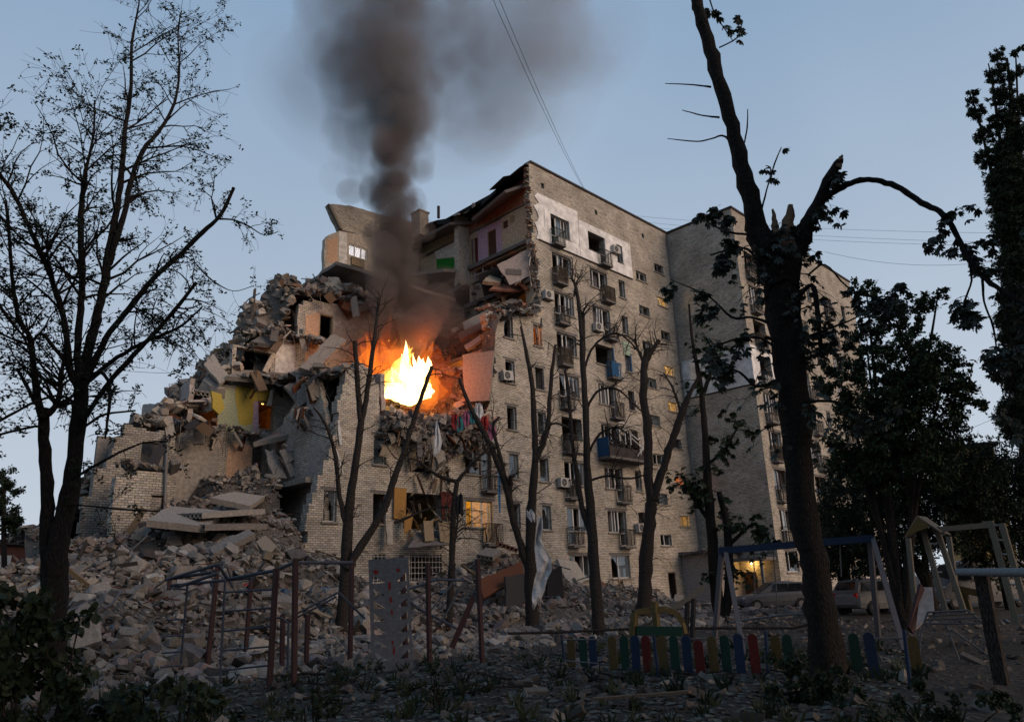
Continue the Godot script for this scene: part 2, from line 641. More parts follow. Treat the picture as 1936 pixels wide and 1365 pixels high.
# one window unit: frame, sashes (some swung in or torn), panes, sill, lintel
func window_unit(o: Array) -> void:
	var n: int = o[3]
	var c := cuts(o)
	var m: Material = M["frame_white"]
	if rng.randf() < 0.22:
		m = M["frame_brown"]
	if o[0] in ["D", "E"]:
		m = M["frame_grey"] if rng.randf() < 0.5 else M["frame_white"]
	if o[0] in ["B", "C"] and n == 6:
		m = M["frame_white"]
	if o[0] == "U":
		return
	if o[0] in ["A", "B", "P"] and rng.randf() < 0.1:
		# blown clean out: only the sill and a torn curtain remain
		var bare := Mb.new()
		bare.box(Vector3((o[1] + o[2]) / 2, c[0].position.y - 0.05, 0.03), Vector3(o[2] - o[1] + 0.1, 0.09, 0.1))
		part("sill", bare, M["concrete"], block)
		return
	var z := -0.16
	var b := Mb.new()
	var panes := []
	for r: Rect2 in c:
		var x0 := r.position.x; var x1 := r.end.x; var y0 := r.position.y; var y1 := r.end.y
		if o[0] == "G":
			frame_piece(b, x0, x1, y0, y1, 0.05, z)
			continue
		frame_piece(b, x0, x1, y0, y1, 0.055, z)
		var wide := x1 - x0
		var mid: Array = []
		if wide > 1.0 and r.size.y > 1.0:
			mid = [x0 + wide * rf(0.3, 0.5)]
			if rng.randf() < 0.4:
				mid.append(x0 + wide * 0.72)
		elif wide > 1.0:
			mid = [x0 + wide * 0.5]
		var lean := rf(-0.08, 0.08) if rng.randf() < 0.25 else 0.0
		for x: float in mid:
			b.beam(Vector3(x, y0 + 0.05, z - 0.035), Vector3(x + lean, y1 - 0.05, z - 0.035), 0.075, 0.065)
		if r.size.y > 1.6:
			b.span(Vector3(x0 + 0.05, y0 + 0.75, z - 0.06), Vector3(x1 - 0.05, y0 + 0.81, z - 0.01))
		var e: Array = [x0 + 0.06] + mid + [x1 - 0.06]
		for i in e.size() - 1:
			if rng.randf() < 0.5:
				var g := Mb.new()
				shard(g, e[i], e[i + 1], y0 + 0.06, y1 - 0.06, z - 0.03)
				panes.append(g)
			elif rng.randf() < 0.5:
				# a sash swung inwards
				var w: float = e[i + 1] - e[i]
				var a := rf(0.7, 1.5)
				var h := Vector3(e[i], 0, z - 0.08)
				var q := Vector3(w * cos(a), 0, -w * sin(a))
				var k := 0.05
				b.beam(h + Vector3(0, y0 + 0.06, 0), h + q + Vector3(0, y0 + 0.06, 0), k)
				b.beam(h + Vector3(0, y1 - 0.06, 0), h + q + Vector3(0, y1 - 0.06, 0), k)
				b.beam(h + q + Vector3(0, y0 + 0.06, 0), h + q + Vector3(0, y1 - 0.06, 0), k)
	if o[0] == "G":
		# iron grille
		var r: Rect2 = c[0]
		var gb := Mb.new()
		var x := r.position.x + 0.08
		while x < r.end.x:
			gb.span(Vector3(x, r.position.y, -0.03), Vector3(x + 0.025, r.end.y, -0.005))
			x += 0.22
		var y := r.position.y + 0.1
		while y < r.end.y:
			gb.span(Vector3(r.position.x, y, -0.024), Vector3(r.end.x, y + 0.025, -0.001))
			y += 0.26
		var w0 := part("window", b, M["frame_grey"], block)
		part("grille", gb, M["steel_white"] if n == 1 else M["rail"], w0)
		return
	var w := part("window", b, m, block)
	for g in panes:
		part("pane", g, M["glass"], w)
	# sill and lintel
	var s := Mb.new()
	for r: Rect2 in c:
		if r.size.y < 1.6:
			s.box(Vector3(r.get_center().x, r.position.y - 0.05, 0.03), Vector3(r.size.x + 0.2, 0.09, 0.1))
	if s.v.size():
		part("sill", s, M["concrete"], w)
	if o[0] in ["A", "B", "P"]:
		var l := Mb.new()
		l.box(Vector3((o[1] + o[2]) / 2, wt(n) + 0.09, -0.017), Vector3(o[2] - o[1] + 0.36, 0.15, 0.04))
		if not (n == 9):
			part("lintel", l, M["concrete_dark"], w)
	# curtains or a wardrobe standing inside
	if o[0] in ["A", "B"] and rng.randf() < 0.75 and o[1] > -5.0:
		var k := Mb.new()
		var r: Rect2 = c[1] if o[0] == "A" and c.size() > 1 else c[0]
		var x := r.end.x - rf(0.3, 0.7)
		var pts := []
		while x < r.end.x + 0.2:
			pts.append(Vector2(x, -0.55 + 0.06 * sin(x * 31.0)))
			x += 0.05
		for i in pts.size() - 1:
			k.quad(Vector3(pts[i].x, r.position.y - 0.5, pts[i].y), Vector3(pts[i].x, r.end.y, pts[i].y), Vector3(pts[i + 1].x, r.end.y, pts[i + 1].y), Vector3(pts[i + 1].x, r.position.y - 0.5, pts[i + 1].y))
		part("curtain", k, M["curtain"], w)

# a small railed balcony in front of a balcony door
func balcony(x0: float, x1: float, n: int, style: String) -> void:
	var y := fl(n)
	var d := 0.5
	var s := Mb.new()
	s.span(Vector3(x0, y - 0.2, 0.0), Vector3(x1, y - 0.06, d))
	var o := part("balcony", s, M["concrete_dark"], block)
	var r := Mb.new()
	var h := 0.98
	var k := 0.022
	var bar := 0.1
	if style == "board":
		bar = 0.085
	for e in [[Vector3(x0 + 0.02, y, 0.02), Vector3(x0 + 0.02, y, d - 0.02)], [Vector3(x0 + 0.02, y, d - 0.02), Vector3(x1 - 0.02, y, d - 0.02)], [Vector3(x1 - 0.02, y, d - 0.02), Vector3(x1 - 0.02, y, 0.02)]]:
		var a: Vector3 = e[0]; var b: Vector3 = e[1]
		r.beam(a + Vector3(0, h, 0), b + Vector3(0, h, 0), 0.045)
		r.beam(a + Vector3(0, 0.02, 0), b + Vector3(0, 0.02, 0), 0.035)
		var c := int(a.distance_to(b) / bar)
		for i in c + 1:
			var p := a.lerp(b, float(i) / c)
			if style == "board":
				r.beam(p + Vector3(0, -0.05, 0), p + Vector3(rf(-0.02, 0.02), h + rf(-0.05, 0.04), 0), 0.045, 0.02)
			else:
				r.beam(p, p + Vector3(rf(-0.015, 0.015), h, 0), k)
	var m: Material = M["rail"]
	if style == "board": m = M["balcony_board"]
	if style == "green": m = M["rail_green"]
	if style == "blue": m = M["rail_blue"]
	part("railing", r, m, o)
	if style == "blue":
		var q := Mb.new()
		q.span(Vector3(x0 + 0.03, y + 0.02, d - 0.06), Vector3(x1 - 0.3, y + h - 0.06, d - 0.045))
		part("panel", q, m, o)
	if style == "board" or rng.randf() < 0.3:
		var q := Mb.new()
		for i in 3:
			q.beam(Vector3(rf(x0, x1), y + 0.05, d * 0.5), Vector3(rf(x0, x1), y + rf(0.5, 1.2), rf(0.1, d)), 0.08, 0.02)
		part("debris", q, M["wood"], o)

func building() -> void:
	rng.seed = 11
	block = thing("apartment_building", "nine-storey pale brick apartment block torn open on its left side", "building")
	var outline := facade_outline()
	var holes := []
	rng.seed = 12
	var ops := openings()
	for o in ops:
		holes.append_array(cuts(o))
	holes.append(Rect2(10.1, 0.25, 0.9, 2.1))
	for x in [-0.7, 5.05, 10.9]:
		holes.append(Rect2(x, 27.55, 0.3, 0.4))
	wall("street_wall", outline, holes, Transform3D(), 0.5, M["brick"], block)
	for o in ops:
		window_unit(o)
	# balconies
	for n in range(2, 10):
		balcony(-0.1, 0.95, n, {9: "green", 8: "board", 7: "rail", 6: "board"}.get(n, "rail"))
		if n != 4:
			balcony(4.98, 6.1, n, {9: "rail", 8: "board", 6: "blue"}.get(n, "rail"))
	balcony(-7.0, -5.9, 3, "rail")
	balcony(-7.0, -5.9, 2, "rail")
	# white insulation boards round the top flats, 6 cm proud, openings left free
	var top_holes := []
	for o in ops:
		if o[3] == 9 and o[0] in ["A", "B", "C"]:
			top_holes.append_array(cuts(o))
	rng.seed = 21
	var w1 := ragged([2.93, 23.55, 2.93, 27.0, -1.2, 26.95, -1.5, 26.6], 60.0, 0.0)
	w1.append_array(ragged([-1.5, 26.6, -1.15, 26.3, -1.55, 25.8, -1.1, 25.1, -1.6, 24.6, -1.25, 24.0, -1.5, 23.5], 0.3, 0.09, false))
	wall("insulation_board", w1, top_holes, Transform3D(Basis(), Vector3(0, 0, 0.07)), 0.067, M["insulation_white"], block)
	wall("insulation_board", p2([9.05, 23.55, 9.05, 26.4, 2.96, 26.4, 2.96, 23.55]), top_holes, Transform3D(Basis(), Vector3(0, 0, 0.08)), 0.077, M["insulation_white"], block)
	var bd := Mb.new()
	bd.span(Vector3(-1.3, 23.47, 0.0), Vector3(9.05, 23.54, 0.09))
	part("base_strip", bd, M["tin"], block)
	# plinth, parapet cap, expansion joint pipe
	var pl := Mb.new()
	pl.span(Vector3(-17.4, 0, 0.003), Vector3(10.05, 0.85, 0.06))
	part("plinth", pl, M["plaster_grey"], block)
	var cap := Mb.new()
	cap.span(Vector3(-1.75, ROOF, -0.55), Vector3(14.7, ROOF + 0.14, 0.1))
	part("parapet_cap", cap, M["tin"], block)
	# roof slab, attic slab, floors, cross walls, spine and back walls of the standing half
	var rs := Mb.new()
	rs.span(Vector3(-1.2, ROOF - 0.55, -12.3), Vector3(14.7, ROOF - 0.3, -0.5))
	part("roof", rs, M["felt"], block)
	for n in range(2, 11):
		var b := Mb.new()
		var left := -1.45
		if n <= 4:
			left = -17.3
		elif n <= 6:
			left = -5.9
		var deep := -12.3
		if n == 4: left = -13.6
		b.span(Vector3(left, fl(n) - 0.24, deep), Vector3(14.6, fl(n), -0.5))
		part("floor_slab", b, M["concrete"], block)
	var gf := Mb.new()
	gf.span(Vector3(-17.3, FL - 0.3, -12.3), Vector3(14.6, FL, -0.5))
	part("floor_slab", gf, M["concrete_dark"], block)
	for x in [2.9, 6.6, 9.1, 11.6, 14.4]:
		var b := Mb.new()
		b.span(Vector3(x, FL, -12.3), Vector3(x + 0.2, ROOF - 0.4, -0.5))
		part("cross_wall", b, M["room"], block)
	for x in [-3.3, -5.85, -8.6, -13.2]:
		var b := Mb.new()
		b.span(Vector3(x, FL, -6), Vector3(x + 0.2, fl(4) - 0.3 if x < -6.0 else fl(6), -0.5))
		part("cross_wall", b, M["room"] if absf(x + 7) > 2 else M["room_yellow"], block)
	var sp := Mb.new()
	sp.span(Vector3(-1.4, FL, -6.2), Vector3(14.5, ROOF - 0.4, -6.0))
	part("spine_wall", sp, M["room"], block)
	var sp2 := Mb.new()
	sp2.span(Vector3(-17.2, FL, -6.2), Vector3(-1.4, fl(4), -6.0))
	part("spine_wall", sp2, M["room"], block)
	var bw := Mb.new()
	bw.span(Vector3(-3.0, 0, -12.6), Vector3(14.7, ROOF, -12.3))
	part("back_wall", bw, M["brick"], block)
	# mint and blue boards, the blue door frame on the sixth floor
	var mb := Mb.new()
	mb.box(Vector3(7.55, 17.75, 0.03), Vector3(0.85, 1.0, 0.04))
	part("mint_panel", mb, mat("mint", 0.45, 0.58, 0.47, 0.8, "fine", 0.6), block)
	var bf := Mb.new()
	bf.span(Vector3(5.82, wt(6) - 2.2, 0.0), Vector3(5.96, wt(6) + 0.03, 0.06))
	bf.span(Vector3(7.86, wt(6) - 1.4, 0.0), Vector3(8.0, wt(6), 0.05))
	part("blue_frame", bf, M["frame_blue"], block)
	for s in [[-1.0, 27.3], [1.2, 27.6]]:
		pass
	# vertical strips of old joints by the inner corner
	var st := Mb.new()
	st.tube([Vector3(14.4, 0.3, 0.09), Vector3(14.4, ROOF - 0.2, 0.09)], [0.05, 0.05], 8)
	part("drainpipe", st, M["frame_grey"], block)
	end_rooms()

# the torn cross-section: the cross wall of the ninth-floor flat stands bare, and the roof sags over it
func end_rooms() -> void:
	var t := Transform3D(Basis(Vector3(0, 0, -1), Vector3.UP, Vector3(-1, 0, 0)), Vector3(-1.45, 0, 0))   # u = -z, normal -x
	rng.seed = 31
	var o := PackedVector2Array([Vector2(0.5, 1.3), Vector2(0.5, 28.2), Vector2(12.2, 28.2), Vector2(12.2, 1.3)])
	wall("party_wall", o, [Rect2(3.75, fl(9), 0.85, 2.05), Rect2(5.6, fl(9), 0.75, 2.1), Rect2(0.9, fl(8) - 0.3, 5.4, 2.75), Rect2(6.6, fl(8) - 0.3, 5.2, 2.75), Rect2(1.2, fl(7), 4.6, 2.4), Rect2(6.6, fl(7), 5.2, 2.4)], t, 0.2, M["wall_beige"], block)
	var q := Transform3D(t.basis, Vector3(-1.453, 0, 0))
	wall("wallpaper", p2([3.2, fl(9), 3.2, 26.2, 5.6, 26.2, 5.6, fl(9)]), [Rect2(3.75, fl(9), 0.85, 2.05)], Transform3D(t.basis, Vector3(-1.46, 0, 0)), 0.008, M["plaster_lilac"], block)
	var d := Mb.new()
	d.span(Vector3(-1.35, fl(9), -4.58), Vector3(-1.3, fl(9) + 2.03, -3.77))
	part("door", d, M["door_brown"], block)
	var d2 := Mb.new()
	d2.span(Vector3(-1.35, fl(9), -6.33), Vector3(-1.3, fl(9) + 2.08, -5.62))
	part("door", d2, M["door_red"], block)
	wall("plaster", p2([0.55, fl(9) + 0.05, 0.55, 26.3, 3.15, 26.3, 3.15, fl(9) + 0.05]), [], Transform3D(t.basis, Vector3(-1.46, 0, 0)), 0.008, M["wall_beige"], block)
	wall("plaster", ragged([7.6, fl(9) - 0.1, 7.6, 24.9, 10.2, 25.6, 10.2, fl(9) + 0.1], 0.6, 0.05), [], Transform3D(t.basis, Vector3(-1.46, 0, 0)), 0.008, M["wall_green"], block)
	wall("plaster", ragged([7.6, 24.95, 7.6, 26.3, 10.4, 26.3, 10.2, 25.65], 0.6, 0.05), [], Transform3D(t.basis, Vector3(-1.462, 0, 0)), 0.008, M["plaster_white"], block)
	wall("plaster", p2([0.5, 26.5, 0.5, 28.4, 6.4, 27.6, 6.4, 26.5]), [], Transform3D(t.basis, Vector3(-1.464, 0, 0)), 0.008, mat("soot_plaster", 0.33, 0.15, 0.10, 0.95, "stain", 0.5), block)
	# stub of wall between the two flats, a torn column of plaster
	var st := Mb.new()
	st.prism(ragged([6.45, 22.3, 6.5, 27.6, 6.95, 27.7, 7.0, 22.0], 0.4, 0.07), Transform3D(t.basis, Vector3(-2.5, 0, 0)), 1.0)
	part("wall_stub", st, M["plaster"], block)
	# floor edges along the break
	for n in [9, 8, 7]:
		var b := Mb.new()
		b.prism(ragged([0.3, fl(n) - 0.26, 0.3, fl(n), 12.2, fl(n), 12.2, fl(n) - 0.3], 0.5, 0.05), Transform3D(t.basis, Vector3(-1.75, 0, 0)), 0.3)
		part("floor_edge", b, M["concrete_dark"], block)
	# sagging ceiling slab and roofing felt
	var g := Mb.new()
	var us := [0.0, 1.2, 2.6, 4.2, 5.8, 7.4, 9.0, 10.5, 12.2]
	var ys := [29.0, 28.75, 28.35, 27.95, 27.75, 28.0, 28.45, 28.7, 28.6]
	for i in us.size() - 1:
		for s in 3:
			var x0: float = [-1.2, -1.75, -2.35][s]
			var x1: float = [-1.75, -2.35, -2.8 - 0.35 * sin(i * 2.1)][s]
			var dy := [0.0, -0.1, -0.35, -0.75]
			g.quad(Vector3(x0, ys[i] + dy[s], -us[i]), Vector3(x0, ys[i + 1] + dy[s], -us[i + 1]), Vector3(x1, ys[i + 1] + dy[s + 1], -us[i + 1]), Vector3(x1, ys[i] + dy[s + 1], -us[i]))
			g.quad(Vector3(x0, ys[i] + dy[s] - 0.06, -us[i]), Vector3(x1, ys[i] + dy[s + 1] - 0.06, -us[i]), Vector3(x1, ys[i + 1] + dy[s + 1] - 0.06, -us[i + 1]), Vector3(x0, ys[i + 1] + dy[s] - 0.06, -us[i + 1]))
	part("roofing_felt", g, M["felt"], block)
	var cs := Mb.new()
	slab4([Vector3(-1.5, 27.7, -0.4), Vector3(-3.0, 26.9, -1.2), Vector3(-2.9, 26.2, -4.6), Vector3(-1.5, 26.9, -5.6)], 0.2, cs)
	slab4([Vector3(-1.5, 27.0, -5.9), Vector3(-3.2, 26.6, -6.6), Vector3(-2.9, 26.9, -11.6), Vector3(-1.5, 27.4, -12.0)], 0.2, cs)
	part("ceiling_slab", cs, M["concrete_dark"], block)
	var fs := Mb.new()
	slab4([Vector3(-1.6, 23.4, -6.6), Vector3(-3.6, 23.0, -6.9), Vector3(-4.2, 23.9, -11.6), Vector3(-1.6, 23.7, -12.0)], 0.24, fs)
	part("hanging_floor_slab", fs, M["concrete"], block)
	# pictures still hanging on the wall
	for k in [[-2.75, 25.6, 0.0], [-2.1, 25.75, 0.35]]:
		var b := Mb.new()
		b.box(Vector3(-1.49, k[1], k[0]), Vector3(0.03, 0.5, 0.4), Basis(Vector3(1, 0, 0), k[2]))
		var fr := single("picture_frame", b, M["door_brown"] if k[2] == 0.0 else M["wood_pale"], "small upright picture on the beige wall of the open top flat" if k[2] == 0.0 else "tilted pale picture on the beige wall of the open top flat", "picture")
		fr.set_meta("group", "pictures in the open flat")
	# the wrecked eighth floor under it: boards, sheets and slabs sagging into the gap
	rng.seed = 37
	for i in 46:
		var b := Mb.new()
		var a := Vector3(rf(-2.6, -0.6), rf(fl(8) - 1.2, fl(8) + 1.9), -rf(0.4, 7.0))
		b.beam(a, a + Vector3(rf(-0.9, 0.6), rf(-1.0, 0.5), rf(-1.4, 1.4)), rf(0.06, 0.5), rf(0.03, 0.09), rf(0, 3))
		part("hanging_piece", b, M[["wood", "concrete_dark", "felt", "concrete", "rust", "plaster", "wood_pale", "concrete_dark"][rng.randi_range(0, 7)]], block)
	for i in 34:
		var b := Mb.new()
		var a := Vector3(rf(-1.9, -1.3), rf(17.6, 23.2), rf(-0.5, 0.12))
		b.beam(a, a + Vector3(rf(-0.3, 0.3), rf(-1.1, 0.1), rf(-0.15, 0.15)), rf(0.04, 0.14), 0.03, rf(0, 3))
		part("hanging_piece", b, M[["wood", "concrete", "steel", "wood_pale", "frame_white", "concrete_pale"][rng.randi_range(0, 5)]], block)
	# chimney and vent pipe on the roof behind
	var ch := Mb.new()
	ch.span(Vector3(-3.01, 28.18, -10.0) - Vector3(0.35, 1.2, 0.8), Vector3(-3.01, 28.18, -10.0) + Vector3(0.5, 0.7, 0.2))
	ch.span(Vector3(-3.01, 28.18, -10.0) + Vector3(-0.42, 0.7, -0.87), Vector3(-3.01, 28.18, -10.0) + Vector3(0.57, 0.82, 0.27))
	part("chimney", ch, M["brick"], block)
	var vp := Mb.new()
	vp.tube([Vector3(-2.21, 28.32, -9.0), Vector3(-2.2, 29.29, -9.0)], [0.11, 0.11], 10)
	part("vent_pipe", vp, M["tin"], block)
	# loose bricks standing out of the torn edges
	rng.seed = 41
	var br := Mb.new()
	br.box(Vector3.ZERO, Vector3(0.25, 0.075, 0.12))
	var brick := br.mesh()
	var fo := facade_outline()
	var count := 0
	for i in range(3, fo.size() - 1):
		var a := fo[i]
		if a.y < 2.5 or count > 230:
			continue
		for k in 2:
			var o2 := part("brick", brick, M["brick_loose"] if rng.randf() < 0.75 else M["brick_pink"], block)
			o2.position = Vector3(a.x + rf(-0.1, 0.1), a.y + rf(-0.1, 0.1), rf(-0.42, 0.0))
			o2.rotation = Vector3(rf(-0.3, 0.3), rf(-0.5, 0.5), rf(-0.35, 0.35))
			count += 1


func rect_of(a: Array) -> Rect2:
	return Rect2(minf(a[0], a[2]), minf(a[1], a[3]), absf(a[2] - a[0]), absf(a[3] - a[1]))

func at_z(z: float) -> Transform3D:
	return Transform3D(Basis(), Vector3(0, 0, z))

# the collapsed left half: what still stands of inner walls, floors and the rear facade
func ruin() -> void:
	rng.seed = 51
	var r := thing("collapsed_section", "collapsed left half of the apartment block, bare inner walls and hanging floors", "ruin")
	# inner wall along the corridor
	var holes := [rect_of([-13.65, 17.18, -12.76, 15.58]), rect_of([-18.41, 14.18, -16.47, 12.92]), rect_of([-17.1, 11.53, -16.15, 10.02]), rect_of([-15.34, 9.13, -14.75, 7.09]), rect_of([-14.26, 9.24, -13.63, 7.16])]
	var so := ragged([-21.0, 4.66, -21.4, 9.08, -20.77, 9.48, -19.16, 9.75, -19.21, 11.82, -18.53, 12.29, -18.6, 14.17, -16.29, 15.09, -15.03, 15.2, -14.94, 17.41, -13.82, 17.91, -10.58, 18.25, -6.11, 18.67, -6.16, 8.43, -14.58, 6.14], 0.3, 0.07)
	wall("corridor_wall", stepped(so), holes, at_z(-6), 0.3, M["brick"], r)
	wall("plaster", ragged([-14.59, 17.08, -14.48, 13.93, -13.42, 14.06, -12.29, 14.02, -10.11, 14.01, -10.19, 18.07, -12.41, 17.87], 0.4, 0.06), holes, at_z(-5.985), 0.012, M["plaster"], r)
	wall("plaster", ragged([-14.55, 16.81, -14.48, 13.99, -13.66, 14.08, -13.69, 17.23], 0.5, 0.03), [], at_z(-5.975), 0.012, M["plaster_peach"], r)
	wall("plaster", ragged([-16.27, 14.79, -16.18, 13.09, -15.06, 13.16, -15.15, 14.96], 0.5, 0.05), [], at_z(-5.985), 0.012, M["plaster_white"], r)
	wall("plaster", ragged([-18.72, 11.9, -19.19, 11.55, -19.11, 9.81, -18.28, 9.69, -17.21, 9.71, -17.36, 11.97], 0.4, 0.06), [], at_z(-5.985), 0.012, M["plaster_green"], r)
	wall("plaster", ragged([-18.29, 12.11, -18.28, 11.27, -17.99, 10.22, -17.7, 10.09, -17.25, 10.31, -16.34, 11.67, -16.37, 12.19], 0.3, 0.06), holes, at_z(-5.975), 0.012, M["plaster_yellow"], r)
	wall("plaster", ragged([-17.32, 11.41, -17.27, 9.7, -16.92, 9.68, -17.04, 11.51], 0.5, 0.02), [], at_z(-5.965), 0.012, M["plaster_lilac"], r)
	wall("plaster", ragged([-18.46, 9.14, -18.52, 7.37, -17.26, 6.94, -17.18, 9.16], 0.4, 0.06), [], at_z(-5.985), 0.012, M["plaster_peach"], r)
	wall("plaster", ragged([-15.96, 9.4, -15.81, 6.62, -12.04, 6.54, -12.14, 9.6], 0.4, 0.06), holes, at_z(-5.985), 0.012, M["wall_beige"], r)
	var yl := Mb.new()
	yl.prism(ragged([-19.9, 11.42, -19.42, 11.39, -19.16, 10.68, -19.4, 10.33, -19.78, 10.59], 0.3, 0.05), at_z(-5.2), 0.15)
	part("torn_plaster", yl, M["plaster_yellow"], r)
	# door frames in the corridor wall
	for q in [[-13.65, 17.18, -12.76, 15.58], [-17.1, 11.53, -16.15, 10.02]]:
		var k := rect_of(q)
		var b := Mb.new()
		frame_piece(b, k.position.x, k.end.x, k.position.y, k.end.y, 0.07, -6.02, 0.2)
		part("door_frame", b, M["wood_pale"], r)
	# floors behind the corridor wall, each shorter than the one below
	var steps := [[2, -24.0], [3, -23.3], [4, -21.0], [5, -18.6], [6, -17.2], [7, -14.2], [8, -12.5]]
	for s in steps:
		var b := Mb.new()
		b.prism(ragged([s[1], -6.3, s[1] + 0.4, -12.2, -3.0, -12.2, -3.0, -6.3], 0.8, 0.12), Transform3D(Basis(Vector3.RIGHT, Vector3(0, 0, 1), Vector3(0, -1, 0)), Vector3(0, fl(s[0]) - 0.22, 0)), 0.22)
		part("floor_slab", b, M["concrete"], r)
	# rear wall seen from inside, stepping down to the left; at the right a tall piece with the top-floor window
	var back := ragged([-24.0, 1.0, -24.0, 6.2, -22.0, 8.5, -20.3, 10.8, -18.6, 12.6, -16.8, 15.8, -15.0, 17.2, -13.0, 18.6, -11.0, 21.0, -10.6, 22.3, -3.0, 22.4, -3.0, 1.0], 0.5, 0.12)
	wall("rear_wall", stepped(back), [], at_z(-12.3), 0.4, M["brick"], r)
	var win := rect_of([-7.99, 25.57, -6.41, 24.65])
	var dr := rect_of([-6.43, 25.77, -5.57, 23.77])
	dr.position.y = fl(8) + 2.85
	wall("rear_wall_top", ragged([-9.88, 22.5, -9.95, 25.24, -9.34, 25.92, -8.8, 26.26, -6.17, 26.61, -1.79, 26.94, -1.8, 23.09, -8.7, 22.11], 0.4, 0.05), [win], at_z(-12), 0.35, M["plaster"], r)
	wall("plaster", ragged([-8.84, 26.25, -8.72, 22.58, -8.04, 22.61, -8.19, 26.29], 0.6, 0.02), [], at_z(-11.985), 0.012, M["plaster_white"], r)
	wall("plaster", ragged([-9.78, 25.17, -9.68, 23.65, -8.84, 23.66, -8.91, 25.85], 0.5, 0.04), [], at_z(-11.985), 0.012, M["plaster_peach"], r)
	var wf := Mb.new()
	frame_piece(wf, win.position.x, win.end.x, win.position.y, win.end.y, 0.07, -12.05)
	for k in [0.34, 0.68]:
		var x := lerpf(win.position.x, win.end.x, k)
		wf.span(Vector3(x - 0.04, win.position.y + 0.07, -12.12), Vector3(x + 0.04, win.end.y - 0.07, -12.06))
	var wfo := part("window", wf, M["frame_white"], r)
	var wp := Mb.new()
	wp.span(Vector3(win.position.x + 0.07, win.position.y + 0.07, -12.095), Vector3(win.end.x - 0.07, win.end.y - 0.07, -12.09))
	part("pane", wp, M["glass"], wfo)
	var rad := Mb.new()
	for i in 9:
		rad.box(Vector3(win.position.x + 0.25 + i * 0.12, win.position.y - 0.42, -11.9), Vector3(0.09, 0.6, 0.12))
	rad.box(Vector3(win.position.x + 0.73, win.position.y - 0.16, -11.86), Vector3(1.2, 0.05, 0.04))
	part("radiator", rad, M["wood_pale"], r)
	# parapet over it, tipped outwards, its end stepped brick by brick
	var pp := Mb.new()
	pp.prism(ragged([-9.72, 28.01, -8.03, 28.53, -6.21, 28.66, -1.78, 29.11, -1.79, 26.85, -6.17, 26.57, -8.72, 26.37, -9.21, 27.11], 0.35, 0.05), at_z(-12.0), 0.5)
	part("parapet", pp, M["brick"], r)
	rng.seed = 57
	var br := Mb.new()
	br.box(Vector3.ZERO, Vector3(0.27, 0.1, 0.3))
	var brm := br.mesh()
	for i in 14:
		var a := p3([-9.77, 27.9, -11.9, -8.74, 26.33, -11.9])
		var o := part("brick", brm, M["brick_loose"], r)
		o.position = a[0].lerp(a[1], (i + 0.5) / 14.0)
		o.rotation = Vector3(0, 0, -0.25)
	# cross wall behind the standing corner of the facade
	var t := Transform3D(Basis(Vector3(0, 0, -1), Vector3.UP, Vector3(-1, 0, 0)), Vector3(-16.3, 0, 0))
	wall("cross_wall", ragged([0.5, 1.0, 0.5, 9.2, 0.9, 10.6, 1.6, 12.0, 2.8, 12.2, 3.6, 11.0, 4.8, 10.2, 5.9, 9.7, 5.9, 1.0], 0.3, 0.14), [], t, 0.25, M["brick"], r)
	for q in [[0.7, 5.0, 0.9, 8.6, 2.2, 8.9, 2.1, 5.2], [3.5, 6.6, 3.4, 9.2, 5.4, 9.4, 5.6, 6.9], [1.2, 9.2, 1.3, 11.4, 2.4, 11.5, 2.3, 9.4], [3.7, 9.6, 3.8, 10.6, 5.0, 10.0, 5.2, 9.6]]:
		wall("plaster", ragged(q, 0.28, 0.13), [], Transform3D(t.basis, Vector3(-16.315, 0, 0)), 0.012, M["plaster_grey"], r)
	wall("cross_wall", ragged([0.6, 9.0, 0.6, 12.4, 2.0, 12.6, 4.5, 12.0, 5.9, 12.4, 5.9, 9.0], 0.35, 0.1), [], Transform3D(t.basis, Vector3(-13.2, 0, 0)), 0.25, M["plaster_grey"], r)
	wall("cross_wall", ragged([6.1, 9.7, 6.1, 15.0, 8.0, 17.8, 10.0, 18.2, 12.2, 18.0, 12.2, 9.7], 0.35, 0.1), [], Transform3D(t.basis, Vector3(-14.4, 0, 0)), 0.25, M["brick"], r)
	wall("cross_wall", ragged([6.1, 1.0, 6.1, 12.2, 9.0, 11.5, 12.2, 12.0, 12.2, 1.0], 0.35, 0.1), [], Transform3D(t.basis, Vector3(-20.6, 0, 0)), 0.25, M["plaster_grey"], r)
	# what is left of the street facade at the far left
	var hw := rect_of([-23.36, 5.86, -22.8, 4.97])
	wall("facade_stub", stepped(ragged([-24.65, 2.8, -24.78, 4.68, -24.89, 6.41, -24.37, 6.59, -23.94, 6.73, -23.16, 6.82, -22.81, 6.97, -22.41, 2.77], 0.22, 0.11)), [hw], at_z(-2), 0.45, M["brick"], r)
	var sf := Mb.new()
	frame_piece(sf, hw.position.x, hw.end.x, hw.position.y, hw.end.y, 0.05, -2.2)
	part("window", sf, M["frame_brown"], r)
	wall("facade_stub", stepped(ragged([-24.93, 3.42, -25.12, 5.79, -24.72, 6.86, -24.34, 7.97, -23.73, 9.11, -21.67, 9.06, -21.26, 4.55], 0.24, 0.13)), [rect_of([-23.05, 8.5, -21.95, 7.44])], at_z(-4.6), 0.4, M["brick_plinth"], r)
	var dk := Mb.new()
	dk.span(Vector3(-24.5, 1.0, -6.0), Vector3(-19.0, 8.8, -5.8))
	part("inner_wall", dk, M["room"], r)
	var ss := Mb.new()
	slab4(p3([-23.59, 6.78, -3.0, -22.08, 8.92, -4.6, -21.9, 8.66, -4.4, -23.17, 6.7, -2.8]), 0.12, ss)
	part("hanging_sheet", ss, M["tin"], r)
	var pl := Mb.new()
	pl.tube([Vector3(-23.01, 8.23, -1.9), Vector3(-22.8, 4.52, -1.9)], [0.06, 0.06], 8)
	part("drainpipe", pl, M["frame_grey"], r)

